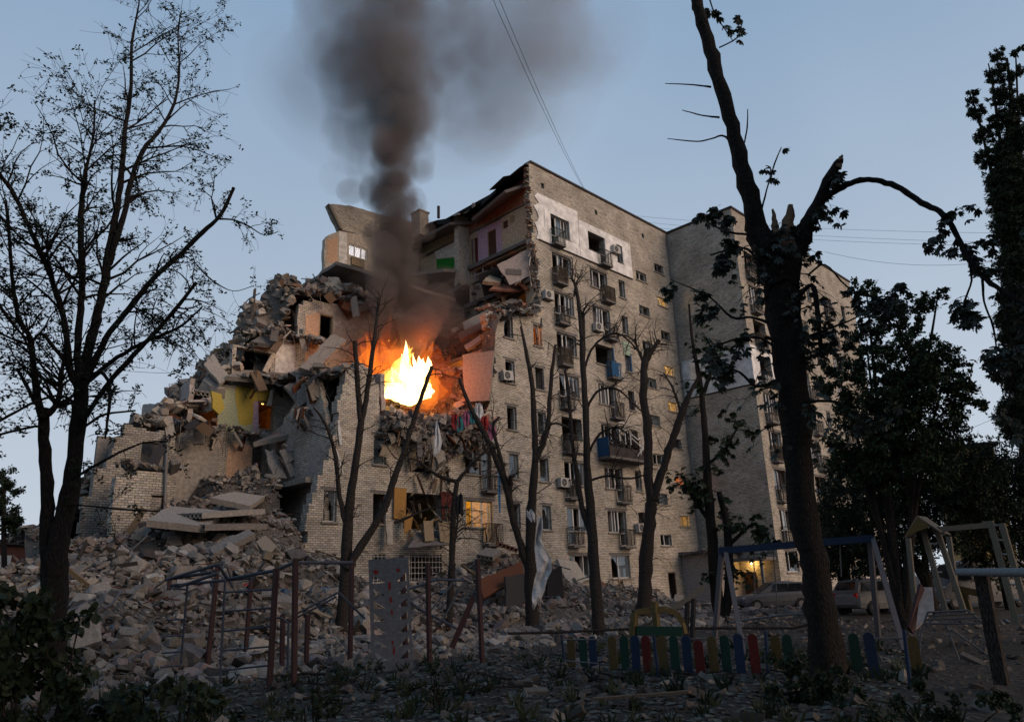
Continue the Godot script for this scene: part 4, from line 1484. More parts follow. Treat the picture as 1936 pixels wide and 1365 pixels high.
func slabs() -> void:
	slab([-16.81, 12.43, -2.4, -16.21, 12.22, -2.1, -13.16, 15.07, -4.0, -13.79, 15.35, -4.4], 0.24, "concrete", "long grey slab leaning above the broken corner left of the fire")
	slab([-17.15, 11.66, -3.2, -16.3, 12.09, -3.4, -16.06, 10.7, -2.6, -16.39, 10.37, -2.5], 0.14, "concrete", "wedge of slab hanging below the long leaning slab")
	slab([-16.63, 12.33, -3.0, -15.89, 12.3, -2.8, -16.18, 10.92, -2.4, -16.74, 10.48, -2.5], 0.12, "concrete_pale", "pale upright slab piece hanging under the long leaning slab")
	slab([-15.77, 12.46, -2.8, -15.43, 12.3, -2.7, -15.38, 11.61, -2.3, -15.63, 11.13, -2.4], 0.12, "concrete_pale", "narrow pale slab piece hanging beside the wedge of slab")
	slab([-11.55, 19.5, -7.2, -9.97, 20.12, -7.4, -10.56, 18.02, -5.9, -11.92, 17.5, -5.8], 0.2, "plaster", "square beige slab hanging above the peach room")
	slab([-11.09, 20.55, -8.2, -9.69, 21.07, -8.2, -9.9, 20.14, -7.5, -11.42, 19.57, -7.4], 0.16, "concrete", "broken slab edge above the square hanging slab")
	slab([-7.53, 14.52, -0.7, -6.32, 14.61, 0.75, -6.95, 11.65, 0.85, -7.55, 11.6, -0.4], 0.26, "concrete", "big wall panel lit by the flames right of the fire", "wall_panel")
	slab([-6.14, 16.6, -2.6, -1.9, 19.24, -1.0, -2.54, 18.48, -0.7, -6.33, 16.01, -2.2], 0.2, "brick_pink", "long reddish floor edge sloping down towards the fire")
	slab([-5.42, 17.56, -3.0, -1.93, 19.75, -2.0, -1.69, 19.27, -1.2, -5.71, 16.77, -2.4], 0.2, "concrete", "grey floor slab above the long reddish edge")
	slab([-6.36, 15.57, -1.8, -5.53, 16.3, -1.0, -5.6, 15.97, -0.8, -6.38, 15.22, -1.6], 0.2, "concrete_pale", "short pale beam beside the torn brick edge right of the fire")
	slab([-19.88, 12.98, -6.4, -19.36, 13.69, -6.6, -18.89, 12.36, -5.6, -19.4, 11.82, -5.4], 0.2, "concrete_pale", "grey slab tipped on the left silhouette of the ruin")
	slab([-17.87, 8.92, -4.6, -16.07, 9.74, -5.4, -12.83, 10.92, -5.0, -14.57, 9.88, -3.6], 0.24, "concrete_pale", "floor slab jutting out over the open third-floor room")
	slab([-19.16, 12.22, -5.4, -17.85, 13.02, -6.2, -14.77, 13.21, -6.0, -16.08, 12.42, -5.0], 0.24, "concrete", "broken floor slab jutting out above the yellow room")
	slab([-17.95, 14.34, -5.6, -16.76, 15.25, -6.3, -15.72, 15.26, -6.2, -16.58, 14.43, -5.4], 0.24, "concrete_dark", "short floor slab above the dark fifth-floor opening")
	slab([-17.08, 13.04, -5.7, -16.27, 14.52, -6.1, -16.05, 14.47, -6.1, -16.81, 12.97, -5.7], 0.1, "plaster", "pale board leaning in the dark fifth-floor opening")
	slab([-17.35, 8.68, -4.4, -16.82, 8.39, -4.2, -16.52, 7.22, -3.6, -17.16, 7.19, -3.8], 0.16, "concrete_pale", "pale slab leaning in the open third-floor room")
	slab([-16.63, 12.06, -5.6, -16.34, 12.28, -5.6, -16.63, 11.17, -5.4, -16.89, 11.19, -5.4], 0.12, "concrete_pale", "small pale slab piece beside the yellow doorway")
	slab([-16.48, 14.96, -8.0, -15.71, 15.27, -8.0, -16.49, 13.41, -6.6, -17.05, 13.36, -6.8], 0.12, "concrete_dark", "dark slab inside the fifth-floor opening")
	slab([-3.77, 20.0, -2.2, -1.73, 21.57, -2.6, -1.06, 21.04, -1.8, -1.68, 20.15, -1.4], 0.14, "brick_pink", "reddish-brown slab lying in the gap under the open top flat")
	slab([-4.17, 20.47, -2.4, -2.7, 21.66, -3.0, -2.13, 21.46, -2.6, -3.0, 20.51, -2.0], 0.25, "brick_loose", "piece of pale brickwork under the open top flat")
	slab([-3.37, 21.74, -1.8, -1.58, 22.98, -0.6, -1.66, 21.05, -0.5, -2.64, 20.34, -1.4], 0.06, "plaster_grey", "grey torn sheet hanging under the open top flat", "hanging_sheet")
	slab([-3.72, 21.37, -3.2, -2.78, 21.93, -2.4, -2.28, 20.44, -2.0, -3.49, 19.88, -3.0], 0.08, "felt", "black roofing sheet crumpled under the open top flat", "hanging_sheet")
	# on the big slope
	slab([-24.39, 4.47, 0.6, -22.35, 4.25, 1.2, -20.72, 5.13, -1.2, -22.8, 5.29, -1.6], 0.26, "concrete_pale", "broad pale slab lying on the rubble slope under the brick wall")
	hollow(Vector3(-21.13, 5.04, -0.4), 3.4, 7, Vector3(0.05, 0.35, 0.12), "concrete_pale", "hollow-core slab with round holes on top of the broad pale slab")
	hollow(Vector3(-21.26, 4.47, 0.3), 3.0, 7, Vector3(0.1, 0.25, 0.06), "concrete", "hollow-core slab with round holes under the other hollow slab")
	hollow(Vector3(-19.55, 11.74, -6.8), 1.8, 5, Vector3(0.15, 0.9, 0.3), "concrete_pale", "short hollow-core slab end on the left silhouette of the ruin")
	hollow(Vector3(-7.08, 3.73, 1.9), 1.6, 5, Vector3(0.35, 0.9, 0.1), "brick_pink", "pinkish hollow-core slab end on the rubble by the forked tree")
	hollow(Vector3(-8.6, 3.34, 2.2), 1.3, 4, Vector3(0.2, 0.5, 0.3), "concrete", "small hollow-core piece in the rubble under the lit window")
	hollow(Vector3(-2.37, 18.77, -0.8), 1.6, 5, Vector3(0.1, 0.3, 0.15), "brick_pink", "hollow-core floor end at the top of the torn facade")
	slab([-20.96, 5.79, -2.0, -19.57, 6.19, -2.8, -18.24, 6.05, -2.4, -19.56, 5.4, -1.2], 0.24, "concrete_pale", "grey slab lying higher on the slope above the hollow slabs")
	slab([-22.85, 3.41, 2.6, -20.99, 4.17, 1.8, -21.06, 3.95, 2.4, -22.91, 3.16, 3.2], 0.22, "concrete", "beam of concrete lying across the lower rubble slope")
	slab([-21.04, 3.63, 2.4, -20.52, 3.95, 2.2, -20.27, 3.43, 2.6, -20.79, 3.12, 3.0], 0.25, "brick_loose", "small slab of brickwork lying on the lower slope")
	slab([-26.08, 1.53, 5.5, -25.37, 1.79, 5.0, -25.52, 1.66, 5.6, -26.1, 1.38, 6.2], 0.3, "concrete", "flat stone slab in the rubble left of the climbing frame")
	slab([-27.03, 1.06, 7.0, -26.42, 1.28, 6.4, -25.78, 1.19, 6.4, -26.18, 0.88, 7.4], 0.35, "concrete_pale", "pale block in the rubble left of the climbing frame")
	slab([-24.93, 2.2, 5.0, -23.83, 2.26, 5.0, -24.05, 1.68, 5.6, -25.2, 1.67, 5.8], 0.3, "concrete_pale", "pale wall block behind the left ladder of the climbing frame")
	slab([-3.07, 3.06, 1.6, -1.41, 2.92, 1.5, -1.19, 1.9, 2.0, -3.49, 1.39, 2.6], 0.35, "plaster", "beige wall chunk leaning under the first-floor window")
	slab([0.6, 1.05, 2.0, 2.47, 1.05, 1.9, 1.98, 0.59, 2.6, -0.25, 0.5, 2.8], 0.3, "brick_pink", "red brick chunk leaning in the rubble by the wall")
	slab([-18.86, -0.35, 11.0, -17.47, -0.35, 10.8, -18.09, -0.46, 11.6, -19.44, -0.48, 11.8], 0.35, "concrete_dark", "dark concrete block in front of the fallen grey panel")
	slab([-21.37, -0.06, 18.2, -20.29, -0.24, 18.3, -19.55, -0.24, 17.8, -20.6, -0.08, 17.7], 0.3, "concrete_dark", "dark kerb block lying below the left fence pickets")
	slab([-20.61, -0.22, 18.6, -19.96, -0.3, 18.8, -19.21, -0.28, 18.2, -19.93, -0.19, 18.1], 0.3, "concrete_dark", "second dark kerb block lying below the fence pickets")
	# spilled panels hanging over the street face below the fire
	slab([-11.34, 10.1, 0.5, -10.97, 10.2, 0.55, -9.99, 8.32, 0.6, -10.34, 8.13, 0.6], 0.1, "plaster", "long pale strip of panel hanging below the fire")
	slab([-11.54, 9.88, 0.4, -11.29, 9.55, 0.6, -10.22, 7.66, 0.7, -10.83, 7.1, 0.6], 0.1, "concrete_pale", "torn pale panel hanging over the third floor")
	slab([-10.76, 8.56, 0.7, -10.29, 8.7, 0.8, -10.24, 7.98, 0.9, -10.65, 7.75, 0.8], 0.12, "concrete_pale", "small grey plate hanging at the end of the torn panel")
	slab([-12.13, 8.32, 0.3, -11.82, 8.48, 0.5, -11.84, 7.55, 0.6, -12.01, 7.38, 0.4], 0.06, "wood_pale", "yellowish board hanging over the third-floor window", "hanging_board")
	slab([-12.85, 6.58, 0.12, -12.12, 6.57, 0.12, -12.17, 5.01, 0.12, -12.87, 5.12, 0.12], 0.05, "wood_orange", "orange wooden board beside the wrecked second-floor balcony", "wooden_board")
	slab([-12.53, 5.22, 0.5, -12.03, 5.4, 0.6, -12.3, 4.49, 0.7, -12.6, 4.29, 0.6], 0.04, "wood_orange", "tilted orange board in the wrecked second-floor balcony", "wooden_board")
	slab([-9.94, 6.55, 0.1, -9.02, 6.61, 0.1, -9.26, 5.11, 0.1, -9.89, 5.22, 0.1], 0.05, "door_red", "dark red board at the right of the wrecked balcony", "wooden_board")
	slab([-11.7, 4.38, 0.3, -9.51, 4.69, 0.3, -10.13, 3.81, 1.0, -12.8, 3.7, 1.1], 0.08, "concrete_dark", "sagging floor of the wrecked second-floor balcony", "balcony_floor")
	slab([-11.69, 4.96, 0.9, -11.1, 4.98, 0.9, -11.13, 4.04, 1.0, -11.68, 3.99, 1.0], 0.04, "wood_pale", "left front board of the wrecked balcony", "wooden_board")
	slab([-10.77, 4.99, 0.9, -9.95, 4.94, 0.9, -10.06, 3.91, 1.0, -10.73, 4.0, 1.0], 0.04, "wood_pale", "right front board of the wrecked balcony", "wooden_board")
	slab([-13.49, 4.83, 0.3, -13.14, 4.88, 0.4, -13.2, 3.81, 0.5, -13.49, 3.86, 0.4], 0.2, "plaster", "box of plaster at the left end of the wrecked balcony", "plaster_box")

# ------------------------------------------------------------------ fire and smoke

func fire_and_smoke() -> void:
	rng.seed = 101
	var f := thing("fire", "large white and orange fire burning in the collapsed floors", "fire", Vector3(-10.36, 11.67, -2.2))
	var o := f.position
	glow("flame_core", Color(1.0, 0.66, 0.24), 6.0, 0.62)
	glow("flame_yellow", Color(1.0, 0.50, 0.08), 3.0, 0.34)
	glow("flame_orange", Color(1.0, 0.21, 0.02), 1.7, 0.13)
	glow("flame_spark", Color(1.0, 0.42, 0.08), 5.0)
	glow("flame_red", Color(0.9, 0.11, 0.01), 0.9, 0.06)
	# foot pixel, tip, width: given as metres after projection (x, y, z, half-width)
	var feet := p3([-11.28, 11.77, -2.2, -11.08, 11.59, -2.0, -10.73, 11.5, -1.9, -10.41, 11.47, -1.8, -9.9, 11.74, -1.9, -9.44, 12.15, -2.1, -10.78, 12.44, -2.6, -9.38, 12.66, -2.6, -10.16, 12.23, -2.6, -10.68, 11.94, -2.3])
	var tips := p3([-11.36, 12.87, -2.4, -10.94, 13.61, -2.4, -10.21, 14.57, -2.5, -9.84, 14.05, -2.4, -9.35, 13.87, -2.3, -8.93, 13.53, -2.4, -10.64, 13.75, -2.8, -9.15, 14.28, -2.8, -9.75, 14.5, -2.9, -10.46, 14.17, -2.6])
	for i in feet.size():
		flame(f, feet[i] - o, tips[i] - o, rf(0.44, 0.62), "flame_core", 12)
	flame(f, feet[2] + Vector3(0, 1.4, 0) - o, Vector3(-10.29, 15.34, -2.4) - o, 0.22, "flame_core", 10)
	flame(f, feet[2] + Vector3(0, 1.2, 0.1) - o, Vector3(-9.99, 15.09, -2.4) - o, 0.18, "flame_yellow", 10)
	for i in 8:
		var sb := Mb.new()
		sb.box(Vector3(rf(-2.0, 1.8), rf(0.2, 4.2), rf(-0.3, 0.9)), Vector3.ONE * rf(0.015, 0.04), rbasis())
		part("spark", sb, M["flame_spark"], f)
	for i in 14:
		var a: Vector3 = feet[rng.randi_range(0, 9)] + Vector3(rf(-0.3, 0.3), rf(0.4, 1.4), rf(0.1, 0.4))
		flame(f, a - o, a - o + Vector3(rf(-0.4, 0.35), rf(0.5, 1.2), rf(-0.1, 0.1)), rf(0.12, 0.3), "flame_core", 9)
	for i in 28:
		var a: Vector3 = feet[rng.randi_range(0, 9)] + Vector3(rf(-0.5, 0.5), rf(-0.1, 0.5), rf(-0.2, 0.4))
		var b: Vector3 = tips[rng.randi_range(0, 9)] + Vector3(rf(-0.45, 0.4), rf(-0.6, 0.3), rf(-0.2, 0.4))
		flame(f, a - o, b - o, rf(0.14, 0.5), "flame_yellow", 10)
	var of := p3([-11.9, 12.6, -2.8, -11.69, 12.09, -2.6, -11.27, 12.87, -2.9, -8.95, 11.88, -2.2, -8.28, 12.62, -2.6, -8.61, 13.0, -2.9, -10.45, 13.08, -3.2, -9.52, 13.23, -3.2, -11.61, 13.98, -4.0, -11.56, 13.59, -3.6, -8.39, 12.07, -2.0])
	var ot := p3([-11.9, 14.5, -3.2, -11.51, 14.46, -3.1, -10.69, 15.27, -3.4, -8.38, 14.24, -2.6, -7.65, 14.47, -3.0, -8.04, 15.62, -3.3, -10.29, 16.04, -3.6, -9.03, 16.12, -3.6, -11.75, 15.32, -4.2, -11.53, 15.56, -4.0, -7.85, 13.16, -2.3])
	for i in 26:
		var k := i % of.size()
		flame(f, of[k] - o + rv(0.5), ot[k] - o + rv(0.7), rf(0.2, 0.7), "flame_orange", 10)
	for i in 18:
		var k := i % of.size()
		flame(f, of[k] - o + rv(0.7), ot[k] - o + rv(1.0) + Vector3(0, 0.6, 0), rf(0.4, 1.1), "flame_red", 10)
	for s in [[Vector3(0.7, 1.3, 1.5), 13.0, 0.9], [Vector3(0.6, 3.6, 0.6), 3.5, 0.7]]:
		var l := OmniLight3D.new()
		l.name = "light"
		f.add_child(l, true)
		l.position = s[0]
		l.light_color = Color(1.0, 0.43, 0.14)
		l.light_energy = s[1]
		l.light_size = s[2]
		l.omni_range = 40.0
		l.omni_attenuation = 2.0
		l.shadow_enabled = true
	# smoke: a column of overlapping puffs, thick and brown low down, thin and grey higher up
	var s := thing("smoke_plume", "thick brown and grey smoke column rising from the fire", "smoke", o)
	var spine := [-9.92, 15.49, -2.44, -10.09, 16.77, -2.57, -10.33, 18.06, -2.75, -10.48, 19.38, -2.87, -10.59, 20.71, -2.94, -10.65, 22.08, -2.98, -10.7, 23.47, -3.03, -10.76, 24.88, -3.07, -10.77, 26.32, -3.08, -10.68, 27.79, -3.01, -10.63, 29.29, -2.98, -10.69, 30.81, -3.02, -10.75, 32.17, -3.06, -10.87, 33.73, -3.15, -10.93, 35.33, -3.2, -11.0, 36.96, -3.24, -11.01, 38.63, -3.25, -11.05, 40.55, -3.28]
	var sp := p3(spine)
	var rad := [1.5, 1.7, 1.8, 1.75, 1.65, 1.65, 1.7, 1.75, 1.9, 2.1, 2.4, 2.7, 2.9, 3.2, 3.5, 3.8, 4.0, 4.2]
	var thick := [0.30, 0.30, 0.30, 0.29, 0.28, 0.27, 0.26, 0.25, 0.22, 0.19, 0.14, 0.105, 0.08, 0.065, 0.052, 0.044, 0.04, 0.036]
	for i in sp.size():
		for k in 15:
			var r: float = rad[i] * rf(0.24, 0.6)
			var g: Vector3 = Vector3(rng.randfn(0, 0.5), rf(-0.5, 0.5), rng.randfn(0, 0.42)) * rad[i]
			puff(s, sp[i] - o + g, Vector3(r * rf(0.8, 1.3), r * rf(0.8, 1.5), r), "smoke_dense" if i < 10 else "smoke_mid", thick[i] * 1.05)
	var hi := p3([-10.77, 30.52, -5.52, -11.07, 32.47, -5.73, -11.39, 34.46, -5.94, -11.65, 36.5, -6.11, -11.81, 38.6, -6.21, -10.25, 34.2, -5.16, -9.98, 36.31, -4.98, -9.72, 38.49, -4.78, -11.19, 40.45, -5.81, -9.15, 40.3, -4.36, -8.03, 35.23, -3.49, -8.3, 37.33, -3.71, -7.46, 39.12, -3.03, -6.65, 36.98, -2.34, -6.08, 39.61, -1.83, -7.22, 34.01, -2.83, -10.73, 28.19, -5.5, -10.39, 26.71, -5.26, -12.11, 42.05, -6.4, -9.74, 42.47, -4.8, -7.43, 42.71, -3.01, -8.71, 32.3, -4.03, -11.13, 36.58, -5.77])
	for p in hi:
		var r := rf(1.8, 3.0)
		puff(s, p - o + rv(0.8), Vector3(r * rf(0.8, 1.3), r * rf(0.6, 1.0), r), "smoke_mid", 0.045)
		for k in 5:
			r = rf(0.5, 1.6)
			puff(s, p - o + rv(2.0), Vector3(r * rf(0.8, 1.5), r * rf(0.6, 1.0), r), "smoke_mid", 0.055)
	var far := p3([-3.22, 41.78, -3.27, -1.87, 40.31, -1.93, -1.0, 43.05, -1.0, -2.75, 37.61, -2.81, -0.34, 39.22, -0.26, -3.89, 34.97, -3.89, -1.72, 35.76, -1.77, 0.97, 41.31, 1.31, -4.75, 32.8, -4.66, 0.08, 44.34, 0.23, 1.82, 38.8, 2.4, -3.15, 45.62, -3.2, -0.74, 34.35, -0.71, -10.9, 33.99, -9.18, -10.98, 37.44, -9.23])
	for p in far:
		var r := rf(3.6, 5.6)
		puff(s, p - o + rv(1.0), Vector3(r * 1.2, r * 0.8, r), "smoke_thin", 0.016)
		for k in 5:
			var q := rf(1.0, 2.8)
			puff(s, p - o + rv(3.0), Vector3(q * 1.2, q * 0.8, q), "smoke_thin", 0.028)
	# soot haze hanging in the broken rooms behind and beside the fire
	for p in p3([-7.71, 17.04, -4.0, -6.24, 18.07, -4.0, -4.24, 19.93, -5.0, -10.82, 16.36, -4.0, -10.21, 19.09, -6.0, -4.75, 21.25, -6.0, -11.55, 15.69, -4.5, -6.47, 16.7, -3.0]):
		puff(s, p - o, Vector3(rf(1.6, 2.4), rf(1.2, 1.8), rf(1.2, 2.0)), "smoke_dense", 0.11)

var fogs := {}

func puff(parent: Node, at: Vector3, r: Vector3, kind: String, dens: float) -> void:
	var key := "%s%.3f" % [kind, dens]
	if not fogs.has(key):
		var m := FogMaterial.new()
		m.resource_name = kind
		m.density = dens
		m.albedo = {"smoke_dense": Color(0.27, 0.22, 0.20), "smoke_mid": Color(0.37, 0.335, 0.335), "smoke_thin": Color(0.62, 0.60, 0.62)}[kind].linear_to_srgb()
		fogs[key] = m
	var v := FogVolume.new()
	v.name = "puff"
	v.shape = RenderingServer.FOG_VOLUME_SHAPE_ELLIPSOID
	v.size = r * 2
	v.position = at
	v.rotation = Vector3(rf(-0.4, 0.4), rf(0, TAU), rf(-0.4, 0.4))
	v.material = fogs[key]
	parent.add_child(v, true)

# one tongue of flame: a wavering, pointed body
func flame(parent: Node, a: Vector3, b: Vector3, w: float, m: String, sides: int) -> void:
	var pts := []
	var rr := []
	var n := 9
	var ph := rf(0, TAU)
	for i in n + 1:
		var t := float(i) / n
		var q := a.lerp(b, t)
		q += Vector3(sin(t * 5.0 + ph), 0, cos(t * 4.0 + ph)) * 0.22 * t * w * 1.4
		pts.append(q)
		rr.append(maxf(0.004, w * pow(sin(PI * clampf(t * 0.62 + 0.36, 0, 1)), 1.3) * (1.0 - 0.12 * sin(t * 17 + ph))) if i < n else 0.004)
	rr[0] = w * 0.35
	var mb := Mb.new()
	mb.tube(pts, rr, sides, 0.3, rng.randi_range(0, 99))
	part("flame", mb, M[m], parent)


# ------------------------------------------------------------------ trees

func p4(a: Array) -> Array:
	# flat x, y, z, r -> smoothed [points, radii]
	var p := []
	var r := []
	for i in range(0, a.size(), 4):
		p.append(Vector3(a[i], a[i + 1], a[i + 2])); r.append(a[i + 3])
	var q := []
	var s := []
	var n := p.size()
	for i in n - 1:
		var p0: Vector3 = p[maxi(i - 1, 0)]
		var p3_: Vector3 = p[mini(i + 2, n - 1)]
		var k := 4
		for j in k:
			var t := float(j) / k
			q.append(p[i].cubic_interpolate(p[i + 1], p0, p3_, t)); s.append(lerpf(r[i], r[i + 1], t))
	q.append(p[n - 1]); s.append(r[n - 1])
	return [q, s]

var tree_twigs: Mb
var tree_leaves := []

var girth := 1.0

func limb(root: Node3D, a: Array, called := "branch", sides := 8, m := "bark") -> Array:
	var ps := p4(a)
	for i in ps[1].size():
		ps[1][i] *= girth * (rf(0.92, 1.1) if i > 0 else 1.0)
	var b := Mb.new()
	var q := []
	var off := Vector3.ZERO
	for i in ps[0].size():
		var r: float = ps[1][i]
		q.append(ps[0][i] + rv(r * (0.05 if called == "trunk" else 0.16)) - root.position)
	b.tube(q, ps[1], sides, 0.16, rng.randi_range(0, 50))
	part(called, b, M[m], root)
	return [q, ps[1]]

# side twigs from a limb: n of them between t0 and t1 along it, length in metres, leaf chance at the ends
func sprout(l: Array, n: int, t0: float, t1: float, length: float, depth: int, leaf: float, droop := 0.15, up := 0.35) -> void:
	var pts: Array = l[0]
	for i in n:
		var t := rf(t0, t1) * (pts.size() - 1)
		var k := mini(int(t), pts.size() - 2)
		var a: Vector3 = pts[k].lerp(pts[k + 1], t - k)
		var r0: float = minf(l[1][k] * 0.5, length * 0.018)
		var d: Vector3 = (pts[k + 1] - pts[k]).normalized()
		var side := rv(1.0)
		side = (side - d * side.dot(d)).normalized()
		twig(a, (side + d * rf(0.2, 0.8) + Vector3(0, up, 0)).normalized(), length * rf(0.45, 1.2), r0, depth, leaf, droop)

func twig(a: Vector3, d: Vector3, length: float, r0: float, depth: int, leaf: float, droop: float) -> void:
	var n := 5
	var q := [a]
	var r := [r0]
	var e := d
	for i in n:
		e = (e + rv(0.28) - Vector3(0, droop * i / n, 0)).normalized()
		q.append(q[-1] + e * length / n)
		r.append(maxf(0.0025, r0 * (1.0 - 0.8 * (i + 1) / n)))
	tree_twigs.tube(q, r, 4 if r0 < 0.02 else 5)
	if depth > 0:
		for i in rng.randi_range(2, 4):
			var k := rng.randi_range(1, n - 1)
			twig(q[k], (e + rv(0.9)).normalized(), length * rf(0.35, 0.65), r[k] * 0.7, depth - 1, leaf, droop)
	for i in n:
		if rng.randf() < leaf:
			tree_leaves.append([q[i + 1] + rv(0.05), e])

func begin_tree() -> void:
	tree_twigs = Mb.new()
	tree_leaves = []

func end_tree(root: Node3D, leaf_mesh: ArrayMesh, m: String, lo: float, hi: float, bark := "bark") -> void:
	if tree_twigs.v.size():
		var tw := part("twigs", tree_twigs, M[bark], root)
		tw.set_meta("kind", "stuff")
	if tree_leaves.is_empty():
		return
	var mm := MultiMesh.new()
	mm.transform_format = MultiMesh.TRANSFORM_3D
	mm.mesh = leaf_mesh
	mm.instance_count = tree_leaves.size()
	for i in tree_leaves.size():
		var s := rf(lo, hi)
		mm.set_instance_transform(i, Transform3D(Basis.from_euler(Vector3(rf(-0.8, 0.8), rf(0, TAU), rf(-0.8, 0.8))) * Basis.from_scale(Vector3.ONE * s), tree_leaves[i][0]))
	var o := MultiMeshInstance3D.new()
	o.name = "foliage"
	o.multimesh = mm
	o.material_override = M[m]
	root.add_child(o)
	o.set_meta("kind", "stuff")

# one leaf of unit length, folded along its rib, hanging from the origin along +x
func leaf_shape(b: Mb, t: Transform3D, w: float) -> void:
	var p := [Vector3(0, 0, 0), Vector3(0.45, -0.02, w), Vector3(0.8, -0.1, w * 0.7), Vector3(1.0, -0.22, 0), Vector3(0.8, -0.1, -w * 0.7), Vector3(0.45, -0.02, -w), Vector3(0.5, -0.1, 0)]
	for i in p.size():
		p[i] = t * p[i]
	b.tri(p[0], p[1], p[6]); b.tri(p[1], p[2], p[6]); b.tri(p[2], p[3], p[6]); b.tri(p[3], p[4], p[6]); b.tri(p[4], p[5], p[6]); b.tri(p[5], p[0], p[6])

func palmate() -> ArrayMesh:
	var b := Mb.new()
	for i in 6:
		var a := (i - 2.5) * 0.62
		var s: float = [0.7, 0.95, 1.1, 1.1, 0.95, 0.7][i]
		leaf_shape(b, Transform3D(Basis.from_euler(Vector3(0, a, -0.5)) * Basis.from_scale(Vector3.ONE * s), Vector3.ZERO), 0.2)
	return b.mesh()

func sprig(n: int, w: float) -> ArrayMesh:
	var b := Mb.new()
	for i in n:
		leaf_shape(b, Transform3D(rbasis() * Basis.from_scale(Vector3.ONE * rf(0.35, 0.6)), rv(0.35)), w)
	return b.mesh()

# a leafy crown: clumps of leaves through lobes (flat list x, y, z, r of lobes)
func crown(root: Node3D, lobes: Array, per_m3: float, leaf_size: float, m: String, mesh: ArrayMesh) -> void:
	var tr := []
	for i in range(0, lobes.size(), 4):
		var c := Vector3(lobes[i], lobes[i + 1], lobes[i + 2]) - root.position
		var r: float = lobes[i + 3]
		var n := int(per_m3 * r * r * r * 4.0)
		var clumps := []
		for k in maxi(5, int(n / 14)):
			var d := rv(1.0).normalized() * r * pow(rng.randf(), 0.4)
			clumps.append(c + Vector3(d.x, d.y * 0.9, d.z))
		for k in n:
			var q: Vector3 = clumps[rng.randi_range(0, clumps.size() - 1)]
			tr.append(Transform3D(rbasis() * Basis.from_scale(Vector3.ONE * leaf_size * rf(0.6, 1.3)), q + rv(1.0).normalized() * r * 0.24 * rng.randf()))
	var mm := MultiMesh.new()
	mm.transform_format = MultiMesh.TRANSFORM_3D
	mm.mesh = mesh
	mm.instance_count = tr.size()
	for i in tr.size():
		mm.set_instance_transform(i, tr[i])
	var o := MultiMeshInstance3D.new()
	o.name = "crown"
	o.multimesh = mm
	o.material_override = M[m]
	root.add_child(o, true)
	o.set_meta("kind", "stuff")

func leaf_mat(called: String, r: float, g: float, b: float) -> void:
	var m := mat(called, r, g, b, 0.6, "fine", 0.7)
	m.backlight_enabled = true
	m.backlight = Color(r * 0.8, g * 0.9, b * 0.5).linear_to_srgb()

